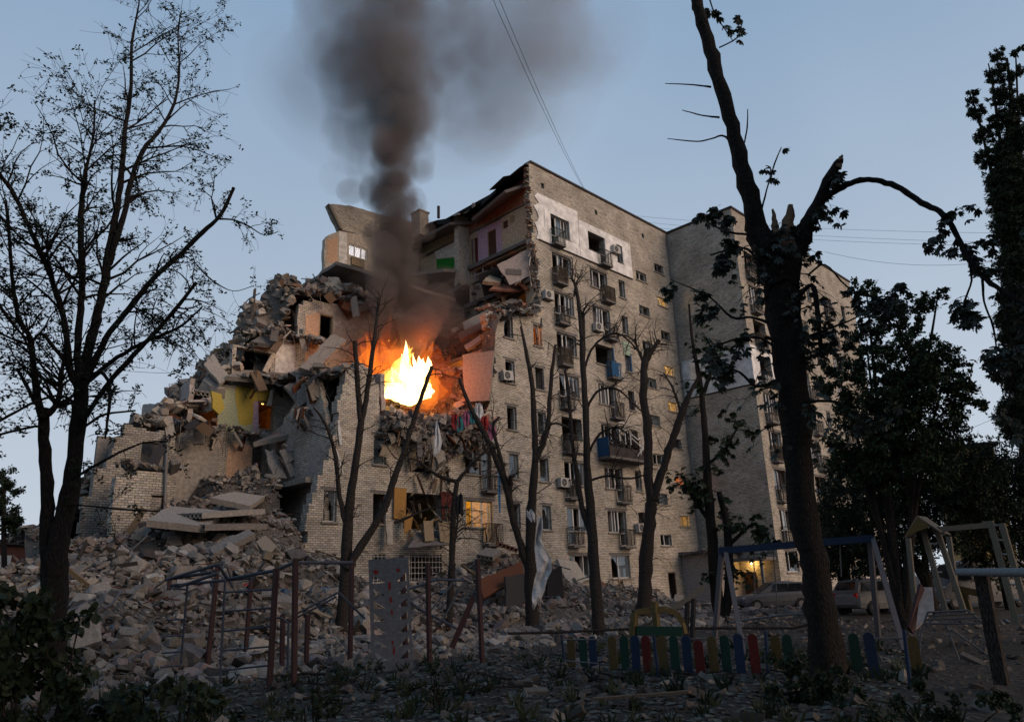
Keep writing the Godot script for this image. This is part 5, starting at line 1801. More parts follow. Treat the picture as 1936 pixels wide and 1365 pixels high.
func trees() -> void:
	mat("bark", 0.06, 0.05, 0.045, 0.95, "bark", 1.0, 5.0)
	M["bark"].uv1_scale = Vector3(2.2, 0.45, 2.2)
	mat("bark_grey", 0.10, 0.083, 0.074, 0.95, "bark", 1.0, 4.0)
	M["bark_grey"].uv1_scale = Vector3(1.8, 0.4, 1.8)
	mat("split_wood", 0.36, 0.25, 0.16, 0.9, "fine", 1.0, 1.0)
	leaf_mat("leaf", 0.045, 0.075, 0.035)
	leaf_mat("leaf_dusty", 0.16, 0.18, 0.16)
	leaf_mat("leaf_dark", 0.035, 0.055, 0.03)
	rng.seed = 111
	var palm := palmate()
	var small := sprig(5, 0.25)
	var dense := sprig(9, 0.3)
	# the tall maple at the left
	var t := thing("maple_tree", "tall dark twin-stemmed tree with bare limbs at the left edge", "tree", Vector3(-29.22, 0.0, 9.08) * 0.0 + Vector3(-31.35, 1.64, 16.49))
	t.position.y = 0.0
	begin_tree()
	girth = 0.7
	limb(t, [-31.25, 0.81, 16.52, 0.27, -31.34, 1.64, 16.5, 0.25, -31.4, 2.29, 16.48, 0.24, -31.37, 2.99, 16.49, 0.21, -31.33, 3.73, 16.5, 0.18, -31.34, 4.65, 16.5, 0.16, -31.37, 5.16, 16.49, 0.14, -31.37, 5.42, 16.49, 0.11], "trunk", 12)
	limb(t, [-31.29, 1.26, 16.41, 0.19, -31.47, 2.35, 16.36, 0.16, -31.56, 3.0, 16.34, 0.14, -31.66, 3.72, 16.31, 0.13, -31.77, 4.39, 16.29, 0.11, -31.82, 4.74, 16.28, 0.11], "trunk", 10)
	var ls := [
		limb(t, [-31.82, 4.57, 16.38, 0.1, -31.95, 4.9, 16.35, 0.08, -32.06, 5.47, 16.32, 0.06, -32.14, 5.88, 16.21, 0.06, -32.31, 6.24, 16.07, 0.05, -32.41, 6.56, 16.05, 0.05, -32.48, 7.02, 15.94, 0.04, -32.6, 7.78, 15.82, 0.04, -32.7, 8.42, 15.7, 0.03]),
		limb(t, [-31.81, 4.61, 16.38, 0.09, -31.7, 4.73, 16.41, 0.07, -31.65, 5.04, 16.42, 0.06, -31.66, 5.39, 16.41, 0.04, -31.58, 5.91, 16.23, 0.04]),
		limb(t, [-31.38, 5.1, 16.49, 0.11, -31.54, 5.37, 16.44, 0.08, -31.72, 6.1, 16.5, 0.07, -31.89, 6.53, 16.57, 0.07, -32.01, 6.82, 16.54, 0.06, -32.23, 7.21, 16.6, 0.06, -32.47, 7.69, 16.55, 0.05, -32.75, 8.14, 16.6, 0.05, -32.94, 8.4, 16.57, 0.04, -33.24, 8.7, 16.63, 0.03]),
		limb(t, [-31.37, 5.15, 16.49, 0.11, -31.48, 5.67, 16.46, 0.08, -31.49, 6.52, 16.35, 0.08, -31.5, 7.05, 16.25, 0.08, -31.63, 8.32, 16.11, 0.07, -31.63, 9.06, 16.01, 0.06, -31.62, 9.38, 16.01, 0.04, -31.57, 10.14, 15.92, 0.03, -31.6, 10.93, 15.81, 0.02]),
		limb(t, [-31.35, 5.19, 16.49, 0.13, -31.32, 5.71, 16.4, 0.12, -31.23, 6.38, 16.32, 0.11, -31.18, 6.91, 16.33, 0.1, -31.1, 8.14, 16.15, 0.09, -31.04, 8.76, 16.06, 0.08, -31.03, 9.73, 15.96, 0.07, -31.02, 10.7, 15.86, 0.06, -30.99, 11.57, 15.76, 0.05, -31.04, 12.66, 15.65, 0.04, -30.98, 13.73, 15.56, 0.02, -31.0, 14.38, 15.55, 0.02]),
		limb(t, [-31.11, 7.5, 16.25, 0.08, -31.08, 7.8, 16.26, 0.08, -30.95, 8.61, 16.19, 0.07, -30.88, 9.26, 16.11, 0.07, -30.73, 10.06, 16.05, 0.06, -30.42, 10.74, 16.04, 0.05, -30.22, 11.41, 16.0, 0.04, -30.15, 12.28, 15.92, 0.03, -30.22, 13.31, 15.79, 0.02, -30.2, 13.88, 15.8, 0.02]),
		limb(t, [-31.35, 5.22, 16.6, 0.1, -31.27, 5.51, 16.62, 0.08, -31.14, 6.04, 16.86, 0.07, -30.92, 6.5, 17.04, 0.07, -30.68, 7.0, 17.22, 0.06, -30.42, 7.38, 17.41, 0.06, -30.16, 7.8, 17.62, 0.06, -29.9, 8.19, 17.83, 0.05, -29.78, 8.47, 17.88, 0.05, -29.72, 8.81, 18.02, 0.04]),
		limb(t, [-31.34, 4.53, 16.7, 0.08, -31.27, 4.69, 16.72, 0.06, -31.06, 5.21, 16.99, 0.06, -30.78, 5.72, 17.29, 0.06, -30.64, 5.96, 17.44, 0.05, -30.44, 6.32, 17.62, 0.05, -30.2, 6.86, 17.93, 0.04]),
		limb(t, [-31.31, 5.24, 16.61, 0.07, -31.21, 5.35, 16.64, 0.05, -31.0, 5.61, 16.91, 0.05, -30.66, 5.89, 17.23, 0.04, -30.47, 6.0, 17.4, 0.04, -30.25, 6.16, 17.59, 0.03, -30.01, 6.5, 17.79, 0.02]),
		limb(t, [-31.3, 5.28, 16.82, 0.04, -31.21, 5.34, 16.85, 0.04, -31.09, 5.2, 16.88, 0.04, -31.03, 4.92, 16.9, 0.04, -31.03, 4.53, 16.9, 0.03, -31.03, 4.23, 16.9, 0.02]),
		limb(t, [-31.36, 4.38, 16.7, 0.03, -31.27, 4.46, 16.72, 0.03, -31.07, 4.63, 16.89, 0.03, -30.72, 4.68, 17.21, 0.02]),
		limb(t, [-31.35, 3.59, 16.7, 0.03, -31.28, 3.65, 16.72, 0.03, -31.08, 3.83, 16.99, 0.03, -30.67, 4.1, 17.43, 0.02, -30.36, 4.12, 17.76, 0.02]),
		limb(t, [-31.4, 3.17, 16.69, 0.03, -31.27, 3.18, 16.72, 0.02, -30.85, 3.08, 17.27, 0.02, -30.42, 3.01, 17.84, 0.02]),
		limb(t, [-31.45, 4.76, 16.57, 0.04, -31.52, 4.89, 16.55, 0.03, -31.74, 4.9, 16.6, 0.03, -32.08, 4.71, 16.63, 0.03, -32.46, 4.38, 16.75, 0.03, -32.82, 4.05, 16.79, 0.02]),
		limb(t, [-31.8, 4.36, 16.38, 0.03, -31.91, 4.42, 16.36, 0.03, -32.31, 4.3, 16.07, 0.03, -32.55, 4.22, 15.93, 0.02]),
		limb(t, [-31.91, 4.75, 16.36, 0.05, -31.97, 4.82, 16.34, 0.04, -32.11, 5.07, 16.31, 0.04, -32.27, 5.34, 16.28, 0.03]),
		limb(t, [-31.58, 5.4, 16.44, 0.05, -31.66, 5.56, 16.42, 0.04, -31.99, 5.96, 16.34, 0.04]),
		limb(t, [-29.94, 8.14, 17.92, 0.03, -29.69, 8.17, 18.03, 0.02, -29.49, 8.03, 18.23, 0.02, -29.24, 7.89, 18.35, 0.01, -29.08, 7.94, 18.54, 0.01]),
		limb(t, [-29.93, 7.52, 17.17, 0.02, -29.67, 7.25, 17.28, 0.02, -29.33, 7.08, 17.43, 0.01, -29.0, 7.23, 17.58, 0.01])]
	for i in [0, 1, 2, 3, 4, 5]:
		sprout(ls[i], 26, 0.25, 1.0, 1.5, 2, 0.3, 0.1, 0.5)
	for i in [6, 7, 8]:
		sprout(ls[i], 12, 0.3, 1.0, 1.1, 2, 0.2, 0.5, 0.1)
	for i in range(9, ls.size()):
		sprout(ls[i], 7, 0.2, 1.0, 0.6, 1, 0.25, 0.3, 0.1)
	end_tree(t, small, "leaf_dark", 0.07, 0.14)
	# the broken horse chestnut at the right
	rng.seed = 121
	girth = 0.76
	t = thing("chestnut_tree", "broken horse chestnut with torn crown and big drooping leaves, right of centre", "tree", Vector3(-21.59, 0.0, 24.09))
	begin_tree()
	var trunk := limb(t, [-21.62, -0.12, 24.12, 0.42, -21.62, 0.21, 24.11, 0.37, -21.61, 1.14, 24.14, 0.34, -21.61, 1.75, 24.15, 0.32, -21.63, 2.47, 24.1, 0.32, -21.61, 3.88, 24.14, 0.33, -21.57, 5.37, 24.24, 0.37, -21.56, 6.85, 24.26, 0.41, -21.57, 7.64, 24.23, 0.41, -21.59, 8.11, 24.17, 0.31], "trunk", 14)
	var a := limb(t, [-21.65, 7.04, 24.3, 0.33, -21.72, 7.74, 24.14, 0.31, -21.75, 8.21, 24.07, 0.28, -21.87, 8.82, 24.05, 0.23, -21.99, 9.66, 24.03, 0.21, -22.11, 10.52, 24.0, 0.19, -22.24, 11.4, 23.96, 0.18, -22.38, 12.32, 23.89, 0.17, -22.52, 13.11, 23.85, 0.16, -22.64, 13.55, 23.84, 0.15, -22.77, 14.36, 23.79, 0.14], "branch", 12)
	var bl := limb(t, [-21.51, 7.05, 24.37, 0.29, -21.41, 7.66, 24.61, 0.23, -21.33, 8.07, 24.81, 0.2, -21.28, 8.32, 24.95, 0.18, -21.17, 8.91, 25.27, 0.13, -21.08, 9.3, 25.52, 0.11, -21.06, 9.42, 25.61, 0.09], "branch", 10)
	for q in [[-21.57, 7.77, 24.48, 0.18, -21.53, 8.2, 24.58, 0.14, -21.49, 8.66, 24.68, 0.05], [-21.62, 8.03, 24.35, 0.09, -21.62, 8.37, 24.38, 0.06, -21.62, 8.65, 24.37, 0.02], [-21.08, 9.26, 25.54, 0.08, -21.05, 9.44, 25.62, 0.05, -21.04, 9.52, 25.66, 0.01]]:
		var ps := p4(q)
		var qq := []
		for v in ps[0]:
			qq.append(v - t.position)
		var sp := Mb.new()
		sp.tube(qq, ps[1], 6, 0.4, 3)
		part("split_wood", sp, M["split_wood"], t)
	var c := limb(t, [-21.18, 8.69, 25.24, 0.08, -21.13, 8.76, 25.36, 0.08, -21.04, 8.87, 25.64, 0.08, -20.95, 8.87, 25.94, 0.07, -20.88, 8.76, 26.21, 0.07, -20.8, 8.5, 26.49, 0.07, -20.74, 8.13, 26.77, 0.07, -20.79, 7.81, 27.02, 0.07, -20.86, 7.47, 27.17, 0.06, -20.94, 7.11, 27.25, 0.06, -21.03, 6.72, 27.34, 0.06, -21.1, 6.33, 27.49, 0.06, -21.17, 6.01, 27.7, 0.05, -21.24, 5.83, 27.84, 0.04, -21.3, 5.46, 28.11, 0.03], "branch", 8)
	var more := [
		limb(t, [-21.93, 7.67, 24.15, 0.04, -21.99, 8.07, 24.02, 0.03, -22.14, 8.22, 23.71, 0.03, -22.31, 8.47, 23.38, 0.02, -22.38, 8.69, 23.24, 0.01]),
		limb(t, [-21.94, 7.45, 24.12, 0.04, -22.03, 7.81, 23.94, 0.03, -22.15, 7.88, 23.68, 0.03, -22.35, 7.82, 23.3, 0.02]),
		limb(t, [-22.04, 6.23, 24.16, 0.04, -22.17, 6.39, 23.87, 0.03, -22.32, 6.44, 23.57, 0.03, -22.5, 6.93, 23.23, 0.02, -22.84, 7.38, 22.64, 0.01]),
		limb(t, [-22.04, 5.11, 24.15, 0.05, -22.2, 5.05, 23.81, 0.04, -22.31, 5.34, 23.59, 0.03, -22.44, 5.53, 23.35, 0.02, -22.57, 6.08, 23.11, 0.02]),
		limb(t, [-22.01, 5.7, 24.22, 0.04, -22.11, 5.95, 23.99, 0.03, -22.28, 6.0, 23.66, 0.03, -22.51, 5.91, 23.22, 0.02]),
		limb(t, [-21.63, 6.73, 24.61, 0.07, -21.53, 6.89, 24.85, 0.06, -21.52, 6.46, 24.88, 0.06, -21.54, 5.74, 24.84, 0.05]),
		limb(t, [-21.9, 9.86, 23.98, 0.03, -21.99, 10.43, 23.78, 0.03, -22.12, 10.45, 23.52, 0.02, -22.25, 10.46, 23.26, 0.02, -22.54, 10.65, 22.75, 0.01]),
		limb(t, [-22.11, 10.84, 23.77, 0.03, -22.25, 10.97, 23.48, 0.02, -22.45, 11.2, 23.12, 0.01]),
		limb(t, [-22.15, 11.61, 23.69, 0.03, -22.32, 11.76, 23.36, 0.02, -22.59, 11.93, 22.87, 0.01]),
		limb(t, [-22.03, 12.52, 23.93, 0.02, -21.87, 12.65, 24.29, 0.02, -21.81, 13.01, 24.43, 0.01]),
		limb(t, [-22.06, 13.92, 23.87, 0.02, -22.03, 13.4, 23.94, 0.02, -21.91, 12.62, 24.19, 0.01]),
		limb(t, [-21.89, 8.55, 24.25, 0.03, -21.82, 8.98, 24.39, 0.02, -21.74, 9.52, 24.6, 0.02, -21.67, 9.85, 24.76, 0.01]),
		limb(t, [-21.94, 10.11, 24.13, 0.02, -21.9, 10.48, 24.23, 0.02, -21.87, 10.89, 24.28, 0.01]),
		limb(t, [-21.54, 7.11, 24.83, 0.03, -21.43, 7.26, 25.12, 0.02, -21.34, 6.77, 25.39, 0.02, -21.24, 6.49, 25.69, 0.02, -21.12, 6.4, 26.09, 0.01]),
		limb(t, [-21.82, 5.83, 24.66, 0.04, -21.65, 5.95, 25.1, 0.03, -21.5, 6.07, 25.53, 0.02, -21.33, 6.35, 26.07, 0.02]),
		limb(t, [-21.89, 4.66, 24.51, 0.04, -21.69, 4.59, 24.99, 0.03, -21.54, 4.25, 25.42, 0.02, -21.39, 4.27, 25.89, 0.01]),
		limb(t, [-21.32, 6.61, 27.4, 0.03, -21.33, 6.23, 27.37, 0.02, -21.36, 5.9, 27.21, 0.02, -21.38, 5.64, 27.11, 0.01]),
		limb(t, [-21.4, 6.23, 27.55, 0.03, -21.41, 5.8, 27.49, 0.02, -21.4, 5.34, 27.53, 0.02, -21.41, 4.65, 27.47, 0.01, -21.41, 4.14, 27.45, 0.01]),
		limb(t, [-21.46, 5.92, 27.75, 0.03, -21.46, 5.44, 27.75, 0.02, -21.47, 4.76, 27.69, 0.02, -21.52, 3.8, 27.44, 0.01])]
	sprout(trunk, 34, 0.55, 0.98, 1.05, 1, 0.6, 0.9, -0.2)
	sprout(bl, 8, 0.2, 0.9, 0.5, 1, 0.7, 0.5, 0.0)
	sprout(c, 12, 0.5, 1.0, 0.55, 1, 0.75, 0.7, 0.0)
	sprout(a, 3, 0.05, 0.35, 0.6, 0, 0.35, 0.0, 0.6)
	for i in [0, 1, 2, 3, 4, 5, 13, 14, 15, 16, 17, 18]:
		sprout(more[i], 5, 0.5, 1.0, 0.4, 1, 0.7, 0.6, 0.0)
	for i in [9, 10, 11]:
		sprout(more[i], 4, 0.4, 1.0, 0.25, 0, 0.7, 0.4, 0.0)
	end_tree(t, palm, "leaf_dusty", 0.08, 0.17)
	# pollarded trees before the building
	rng.seed = 131
	var mids := [
		["forked_tree", "forked bare tree standing just left of the fire", 26.0, Vector3(-20.9, 0.09, 8.15), [[[-20.94, -0.48, 8.13, 0.43, -20.88, 0.33, 8.17, 0.37, -20.8, 1.6, 8.22, 0.32, -20.76, 3.08, 8.25, 0.31, -20.72, 4.45, 8.27, 0.28, -20.57, 5.86, 8.37, 0.23, -20.45, 7.32, 8.45, 0.2], "trunk"], [[-20.45, 7.23, 8.45, 0.16, -20.52, 8.07, 8.41, 0.17, -20.6, 9.22, 8.35, 0.16, -20.66, 10.29, 8.31, 0.13], "branch"], [[-20.45, 7.23, 8.45, 0.16, -20.34, 7.89, 8.53, 0.17, -20.21, 9.23, 8.62, 0.15, -20.1, 10.41, 8.69, 0.13, -20.03, 11.42, 8.74, 0.09, -20.01, 11.99, 8.76, 0.05], "branch"], [[-20.84, 2.49, 8.43, 0.2, -20.38, 3.39, 8.74, 0.24, -19.9, 4.32, 9.08, 0.21, -19.63, 5.37, 9.28, 0.2, -19.39, 6.17, 9.45, 0.16, -19.14, 7.27, 9.65, 0.15, -18.85, 8.4, 9.88, 0.13, -18.61, 9.33, 10.07, 0.11], "branch"], [[-20.77, 3.76, 8.24, 0.17, -20.98, 4.8, 8.1, 0.14, -21.15, 6.22, 8.0, 0.12, -21.44, 7.28, 7.81, 0.09, -21.81, 7.86, 7.6, 0.05], "branch"], [[-19.62, 3.88, 9.28, 0.09, -19.14, 4.13, 9.65, 0.07, -18.59, 4.37, 10.09, 0.06, -18.18, 4.35, 10.43, 0.05], "branch"]]],
		["slender_tree", "slender dark tree before the wrecked second-floor balcony", 28.0, Vector3(-16.79, 0.75, 8.73), [[[-16.82, 0.22, 8.7, 0.22, -16.76, 1.63, 8.75, 0.21, -16.69, 3.08, 8.81, 0.19, -16.63, 4.58, 8.86, 0.18, -16.53, 5.54, 8.95, 0.16], "trunk"], [[-16.53, 5.5, 8.95, 0.14, -17.03, 5.75, 8.52, 0.11, -17.48, 6.15, 8.15, 0.09, -17.6, 6.31, 8.06, 0.06], "branch"], [[-16.53, 5.5, 8.95, 0.14, -16.22, 6.01, 9.23, 0.11, -15.77, 6.59, 9.64, 0.08, -15.63, 6.78, 9.78, 0.06], "branch"], [[-16.72, 2.9, 8.78, 0.09, -16.58, 3.63, 8.9, 0.08, -16.52, 4.29, 8.96, 0.06], "branch"]]],
		["tattered_tree", "bare tree with torn white cloth caught on its trunk", 30.0, Vector3(-13.26, 0.47, 9.32), [[[-13.24, -0.1, 9.34, 0.47, -13.24, 0.94, 9.33, 0.44, -13.23, 2.29, 9.35, 0.4, -13.18, 3.87, 9.4, 0.35, -13.07, 5.29, 9.52, 0.29, -12.96, 6.76, 9.63, 0.23, -12.94, 8.27, 9.65, 0.21, -12.97, 9.83, 9.63, 0.17, -13.08, 11.09, 9.51, 0.13, -13.2, 12.2, 9.38, 0.09], "trunk"], [[-13.24, 1.99, 9.34, 0.24, -13.45, 3.28, 9.11, 0.25, -13.64, 4.2, 8.92, 0.23, -13.8, 5.54, 8.76, 0.23, -14.1, 6.82, 8.47, 0.21, -14.54, 8.13, 8.06, 0.19, -14.84, 9.03, 7.78, 0.15, -15.1, 10.02, 7.55, 0.11], "branch"], [[-13.76, 5.23, 8.8, 0.19, -13.88, 6.39, 8.68, 0.15, -14.01, 7.24, 8.55, 0.13, -14.12, 8.01, 8.45, 0.11, -13.91, 8.37, 8.65, 0.06], "branch"], [[-12.97, 6.54, 9.63, 0.21, -12.68, 7.38, 9.94, 0.19, -12.53, 8.46, 10.11, 0.17, -12.38, 10.23, 10.28, 0.13, -12.26, 11.32, 10.42, 0.09], "branch"], [[-13.64, 4.2, 8.92, 0.17, -13.69, 5.12, 8.87, 0.17, -13.66, 5.95, 8.91, 0.13], "branch"]]],
		["pollarded_tree", "tall bare tree with twin stems before the second window column", 27.0, Vector3(-13.96, 0.0, 13.06), [[[-13.9, -0.45, 13.14, 0.46, -13.95, 0.17, 13.08, 0.39, -13.95, 1.79, 13.07, 0.33, -13.96, 3.56, 13.07, 0.29, -13.96, 5.4, 13.06, 0.23, -13.93, 7.31, 13.11, 0.2, -13.9, 9.3, 13.13, 0.2, -13.89, 10.54, 13.15, 0.16, -13.9, 11.81, 13.14, 0.13, -13.96, 12.68, 13.07, 0.1, -14.05, 13.02, 12.96, 0.06], "trunk"], [[-13.94, 3.28, 13.08, 0.22, -14.15, 4.3, 12.84, 0.19, -14.2, 5.42, 12.78, 0.16, -14.25, 6.18, 12.71, 0.14, -14.26, 7.34, 12.69, 0.12, -14.28, 8.63, 12.68, 0.11, -14.34, 9.35, 12.61, 0.08], "branch"], [[-13.9, 9.51, 13.14, 0.12, -13.84, 10.53, 13.21, 0.11, -13.81, 11.59, 13.25, 0.1], "branch"], [[-13.9, 9.2, 13.14, 0.09, -13.69, 10.06, 13.4, 0.08, -13.35, 10.55, 13.85, 0.07, -13.03, 10.59, 14.28, 0.06, -12.74, 10.06, 14.69, 0.05, -12.57, 9.52, 14.94, 0.03], "branch"], [[-13.93, 7.7, 13.1, 0.09, -13.62, 8.46, 13.5, 0.08, -13.21, 8.51, 14.04, 0.07, -12.9, 7.97, 14.47, 0.05, -12.61, 7.35, 14.89, 0.03], "branch"], [[-13.93, 6.15, 13.1, 0.09, -13.63, 6.89, 13.49, 0.08, -13.27, 7.08, 13.95, 0.07, -13.06, 6.83, 14.24, 0.04], "branch"], [[-14.0, 12.26, 13.02, 0.08, -13.93, 12.79, 13.1, 0.06, -13.79, 13.1, 13.28, 0.04], "branch"], [[-13.95, 5.21, 13.07, 0.08, -13.52, 5.36, 13.62, 0.07, -13.09, 5.22, 14.21, 0.06, -12.66, 5.36, 14.82, 0.04], "branch"], [[-14.27, 7.11, 12.68, 0.08, -14.64, 7.37, 12.26, 0.07, -14.9, 7.1, 11.96, 0.06, -15.05, 6.62, 11.8, 0.04], "branch"]]],
		["pruned_tree", "reddish bare tree forking before the stairwell windows", 34.0, Vector3(-7.34, 0.36, 10.21), [[[-7.38, -0.06, 10.16, 0.38, -7.29, 1.1, 10.28, 0.34, -7.16, 2.61, 10.46, 0.32, -7.01, 4.15, 10.68, 0.3, -6.9, 5.05, 10.84, 0.28], "trunk"], [[-6.9, 4.94, 10.83, 0.25, -6.9, 6.68, 10.83, 0.23, -6.83, 8.58, 10.93, 0.23, -6.87, 9.94, 10.87, 0.22, -6.77, 11.31, 11.03, 0.2, -6.65, 12.06, 11.21, 0.17], "branch"], [[-6.9, 4.94, 10.83, 0.23, -6.65, 6.06, 11.21, 0.21, -6.42, 7.04, 11.55, 0.21, -6.17, 8.12, 11.95, 0.19, -5.95, 9.05, 12.31, 0.19, -5.76, 9.75, 12.63, 0.12, -5.54, 10.45, 13.0, 0.07], "branch"], [[-6.72, 11.43, 11.1, 0.15, -6.56, 11.91, 11.34, 0.13, -6.35, 12.44, 11.66, 0.11], "branch"], [[-6.75, 11.31, 11.05, 0.1, -6.88, 11.97, 10.86, 0.07, -6.96, 12.63, 10.75, 0.05], "branch"], [[-5.99, 8.7, 12.24, 0.07, -6.11, 9.94, 12.05, 0.06, -6.32, 10.85, 11.72, 0.04], "branch"]]],
		["leafy_thin_tree", "thin dark tree with drooping leaves in the inner corner", 38.0, Vector3(-2.23, 0.22, 10.74), [[[-2.19, -0.02, 10.8, 0.34, -2.21, 1.86, 10.77, 0.3, -2.17, 4.04, 10.84, 0.28, -2.12, 6.55, 10.93, 0.23, -2.05, 9.16, 11.04, 0.18, -2.03, 10.78, 11.08, 0.16, -2.07, 12.18, 11.01, 0.12, -2.11, 13.89, 10.94, 0.08, -2.09, 15.48, 10.97, 0.06], "trunk"], [[-2.07, 0.09, 11.01, 0.29, -1.87, 1.83, 11.35, 0.25, -1.81, 4.0, 11.47, 0.2, -1.89, 5.76, 11.32, 0.15], "trunk"], [[-1.99, 10.64, 11.14, 0.13, -1.74, 11.82, 11.59, 0.11, -1.58, 13.18, 11.88, 0.08], "branch"], [[-2.15, 4.29, 10.86, 0.13, -2.53, 5.59, 10.24, 0.1, -2.74, 6.64, 9.9, 0.08], "branch"], [[-2.19, 2.58, 10.8, 0.12, -1.53, 3.72, 11.97, 0.1, -1.17, 4.17, 12.65, 0.07, -1.05, 3.42, 12.89, 0.05], "branch"], [[-2.11, 7.07, 10.93, 0.1, -1.65, 7.77, 11.74, 0.08, -1.23, 9.0, 12.53, 0.05], "branch"]]]]
	for k in mids:
		var o := thing(k[0], k[1], "tree", Vector3(k[3].x, 0, k[3].z))
		begin_tree()
		girth = 0.86 if k[0] in ["pruned_tree", "leafy_thin_tree"] else 0.57
		var leafy: bool = k[0] == "leafy_thin_tree"
		for q in k[4]:
			var l := limb(o, q[0], q[1], 10 if q[1] == "trunk" else 8, "bark_grey" if k[0] != "leafy_thin_tree" else "bark")
			if leafy:
				sprout(l, 12, 0.3, 1.0, 1.3, 1, 0.5, 0.6, 0.0)
			else:
				sprout(l, 11, 0.3, 1.0, 1.3, 2, 0.0, 0.25, 0.35)
		end_tree(o, palm, "leaf", 0.16, 0.3, "bark_grey" if not leafy else "bark")
	girth = 1.0
	# leafy trees at the right
	rng.seed = 141
	var lt := [
		["lime_tree", "loose leafy tree behind the chestnut, right of its trunk", Vector3(-9.42, 1.11, 21.29), [-9.22, 10.73, 21.9, 0.72, -9.03, 9.83, 22.54, 0.88, -9.31, 8.89, 21.62, 0.97, -8.97, 8.31, 22.75, 1.21, -8.73, 7.78, 23.68, 1.01, -8.92, 6.86, 22.94, 1.35, -9.3, 7.07, 21.65, 1.3, -8.67, 6.71, 23.92, 0.66, -9.6, 5.42, 20.8, 1.21, -9.12, 5.25, 22.24, 1.51, -9.63, 7.94, 20.71, 0.8, -8.77, 10.08, 23.49, 0.61, -8.67, 10.34, 23.91, 0.38], 150.0],
		["lime_tree", "dark dense tree behind the toy house", Vector3(-0.54, 1.09, 19.51), [-0.54, 5.57, 19.51, 2.0, -0.13, 5.41, 20.98, 2.06, -1.08, 5.06, 17.88, 1.92, -0.42, 3.57, 19.93, 1.95, -0.91, 3.26, 18.37, 1.99, 0.04, 4.07, 21.65, 1.7, -1.34, 2.9, 17.17, 1.57, -0.08, 6.48, 21.17, 1.31], 60.0],
		["lime_tree", "dark leafy tree at the right edge behind the tall ladder", Vector3(4.01, 0.93, 21.06), [4.11, 5.43, 21.51, 2.0, 4.27, 4.42, 22.29, 2.3, 3.94, 3.41, 20.75, 2.1, 4.36, 5.75, 22.74, 1.39, 4.11, 2.23, 21.49, 1.83], 45.0],
		["lime_tree", "low dark leafy tree between the right wing and the toy house", Vector3(2.11, 0.92, 15.01), [2.24, 4.79, 15.35, 1.52, 1.92, 3.85, 14.56, 1.52, 2.57, 6.23, 16.21, 1.52, 2.2, 2.58, 15.25, 1.75, 1.65, 2.41, 13.93, 1.01], 60.0]]
	for k in lt:
		var o := thing(k[0], k[1], "tree", Vector3(k[2].x, 0, k[2].z))
		begin_tree()
		var lob: Array = k[3]
		var low := o.position
		var c0 := Vector3(lob[0], lob[1], lob[2])
		for i in range(0, lob.size(), 8):
			var e := Vector3(lob[i], lob[i + 1], lob[i + 2])
			var m := (low + e) / 2 + Vector3(0, 0.8, 0)
			limb(o, [low.x, 0.0, low.z, 0.16, lerpf(low.x, e.x, 0.15), 1.8, lerpf(low.z, e.z, 0.15), 0.12, m.x, m.y, m.z, 0.07, e.x, e.y, e.z, 0.02], "trunk" if i == 0 else "branch", 7)
		end_tree(o, small, "leaf", 0.1, 0.2)
		crown(o, lob, k[4], 0.19, "leaf" if k[1].begins_with("loose") else "leaf_dark", dense)
	# the poplar
	var po := thing("poplar_tree", "tall narrow poplar at the right edge against the sky", "tree", Vector3(10.07, 0.79, 20.68))
	po.position.y = 0
	limb(po, [10.06, 0.55, 20.63, 0.36, 10.35, 8.73, 22.16, 0.32, 10.58, 17.06, 23.63, 0.25, 10.72, 24.61, 24.75, 0.15, 10.78, 29.18, 25.26, 0.06], "trunk", 8)
	for q in [[10.54, 15.33, 23.36, 0.14, 10.53, 19.65, 23.3, 0.11, 10.53, 22.89, 23.3, 0.09, 10.53, 26.28, 23.3, 0.06, 10.51, 28.1, 23.17, 0.03], [10.58, 17.06, 23.63, 0.14, 10.61, 21.71, 23.81, 0.12, 10.64, 24.92, 24.06, 0.09, 10.67, 27.9, 24.33, 0.06, 10.68, 29.29, 24.38, 0.03], [10.63, 18.47, 24.02, 0.11, 10.72, 22.97, 24.72, 0.09, 10.78, 26.73, 25.28, 0.06, 10.83, 29.45, 25.74, 0.03]]:
		limb(po, q, "branch", 6)
	crown(po, [10.52, 27.55, 23.22, 0.48, 10.54, 26.44, 23.33, 0.54, 10.56, 25.0, 23.47, 0.62, 10.54, 23.54, 23.35, 0.68, 10.55, 22.18, 23.44, 0.76, 10.74, 29.55, 24.9, 0.51, 10.71, 28.46, 24.61, 0.63, 10.71, 27.06, 24.6, 0.68, 10.68, 25.44, 24.41, 0.76, 10.67, 23.66, 24.26, 0.84, 10.83, 29.41, 25.81, 0.38, 10.81, 28.0, 25.51, 0.5, 10.77, 26.1, 25.18, 0.67, 10.74, 24.21, 24.91, 0.84, 10.58, 20.8, 23.64, 1.03, 10.65, 22.22, 24.16, 0.98, 10.61, 19.16, 23.8, 1.25, 10.69, 21.12, 24.5, 1.11, 10.58, 17.06, 23.63, 1.31, 10.56, 15.29, 23.51, 1.36, 10.5, 13.63, 23.07, 1.43, 10.47, 11.39, 22.86, 1.55, 10.39, 8.97, 22.38, 1.53], 620.0, 0.17, "leaf_dark", dense)
	# trees round and behind the camera that keep the sky off the yard
	rng.seed = 151
	var fo := [[-41.0, 41.0, 9.0], [-31.0, 41.0, 10.0], [-45.0, 28.0, 9.5], [-22.0, 38.0, 10.0], [-12.0, 33.0, 10.0], [-50.0, 36.0, 11.0], [-43.0, 17.0, 8.0], [-18.0, 34.0, 11.0], [-4.0, 31.0, 12.0], [5.0, 28.0, 12.0], [-28.0, 36.5, 12.0], [-38.0, 36.0, 12.0], [-41.0, 8.0, 10.0], [-40.0, -2.0, 10.0], [-24.0, 38.0, 12.0], [-46.0, 22.0, 12.0]]
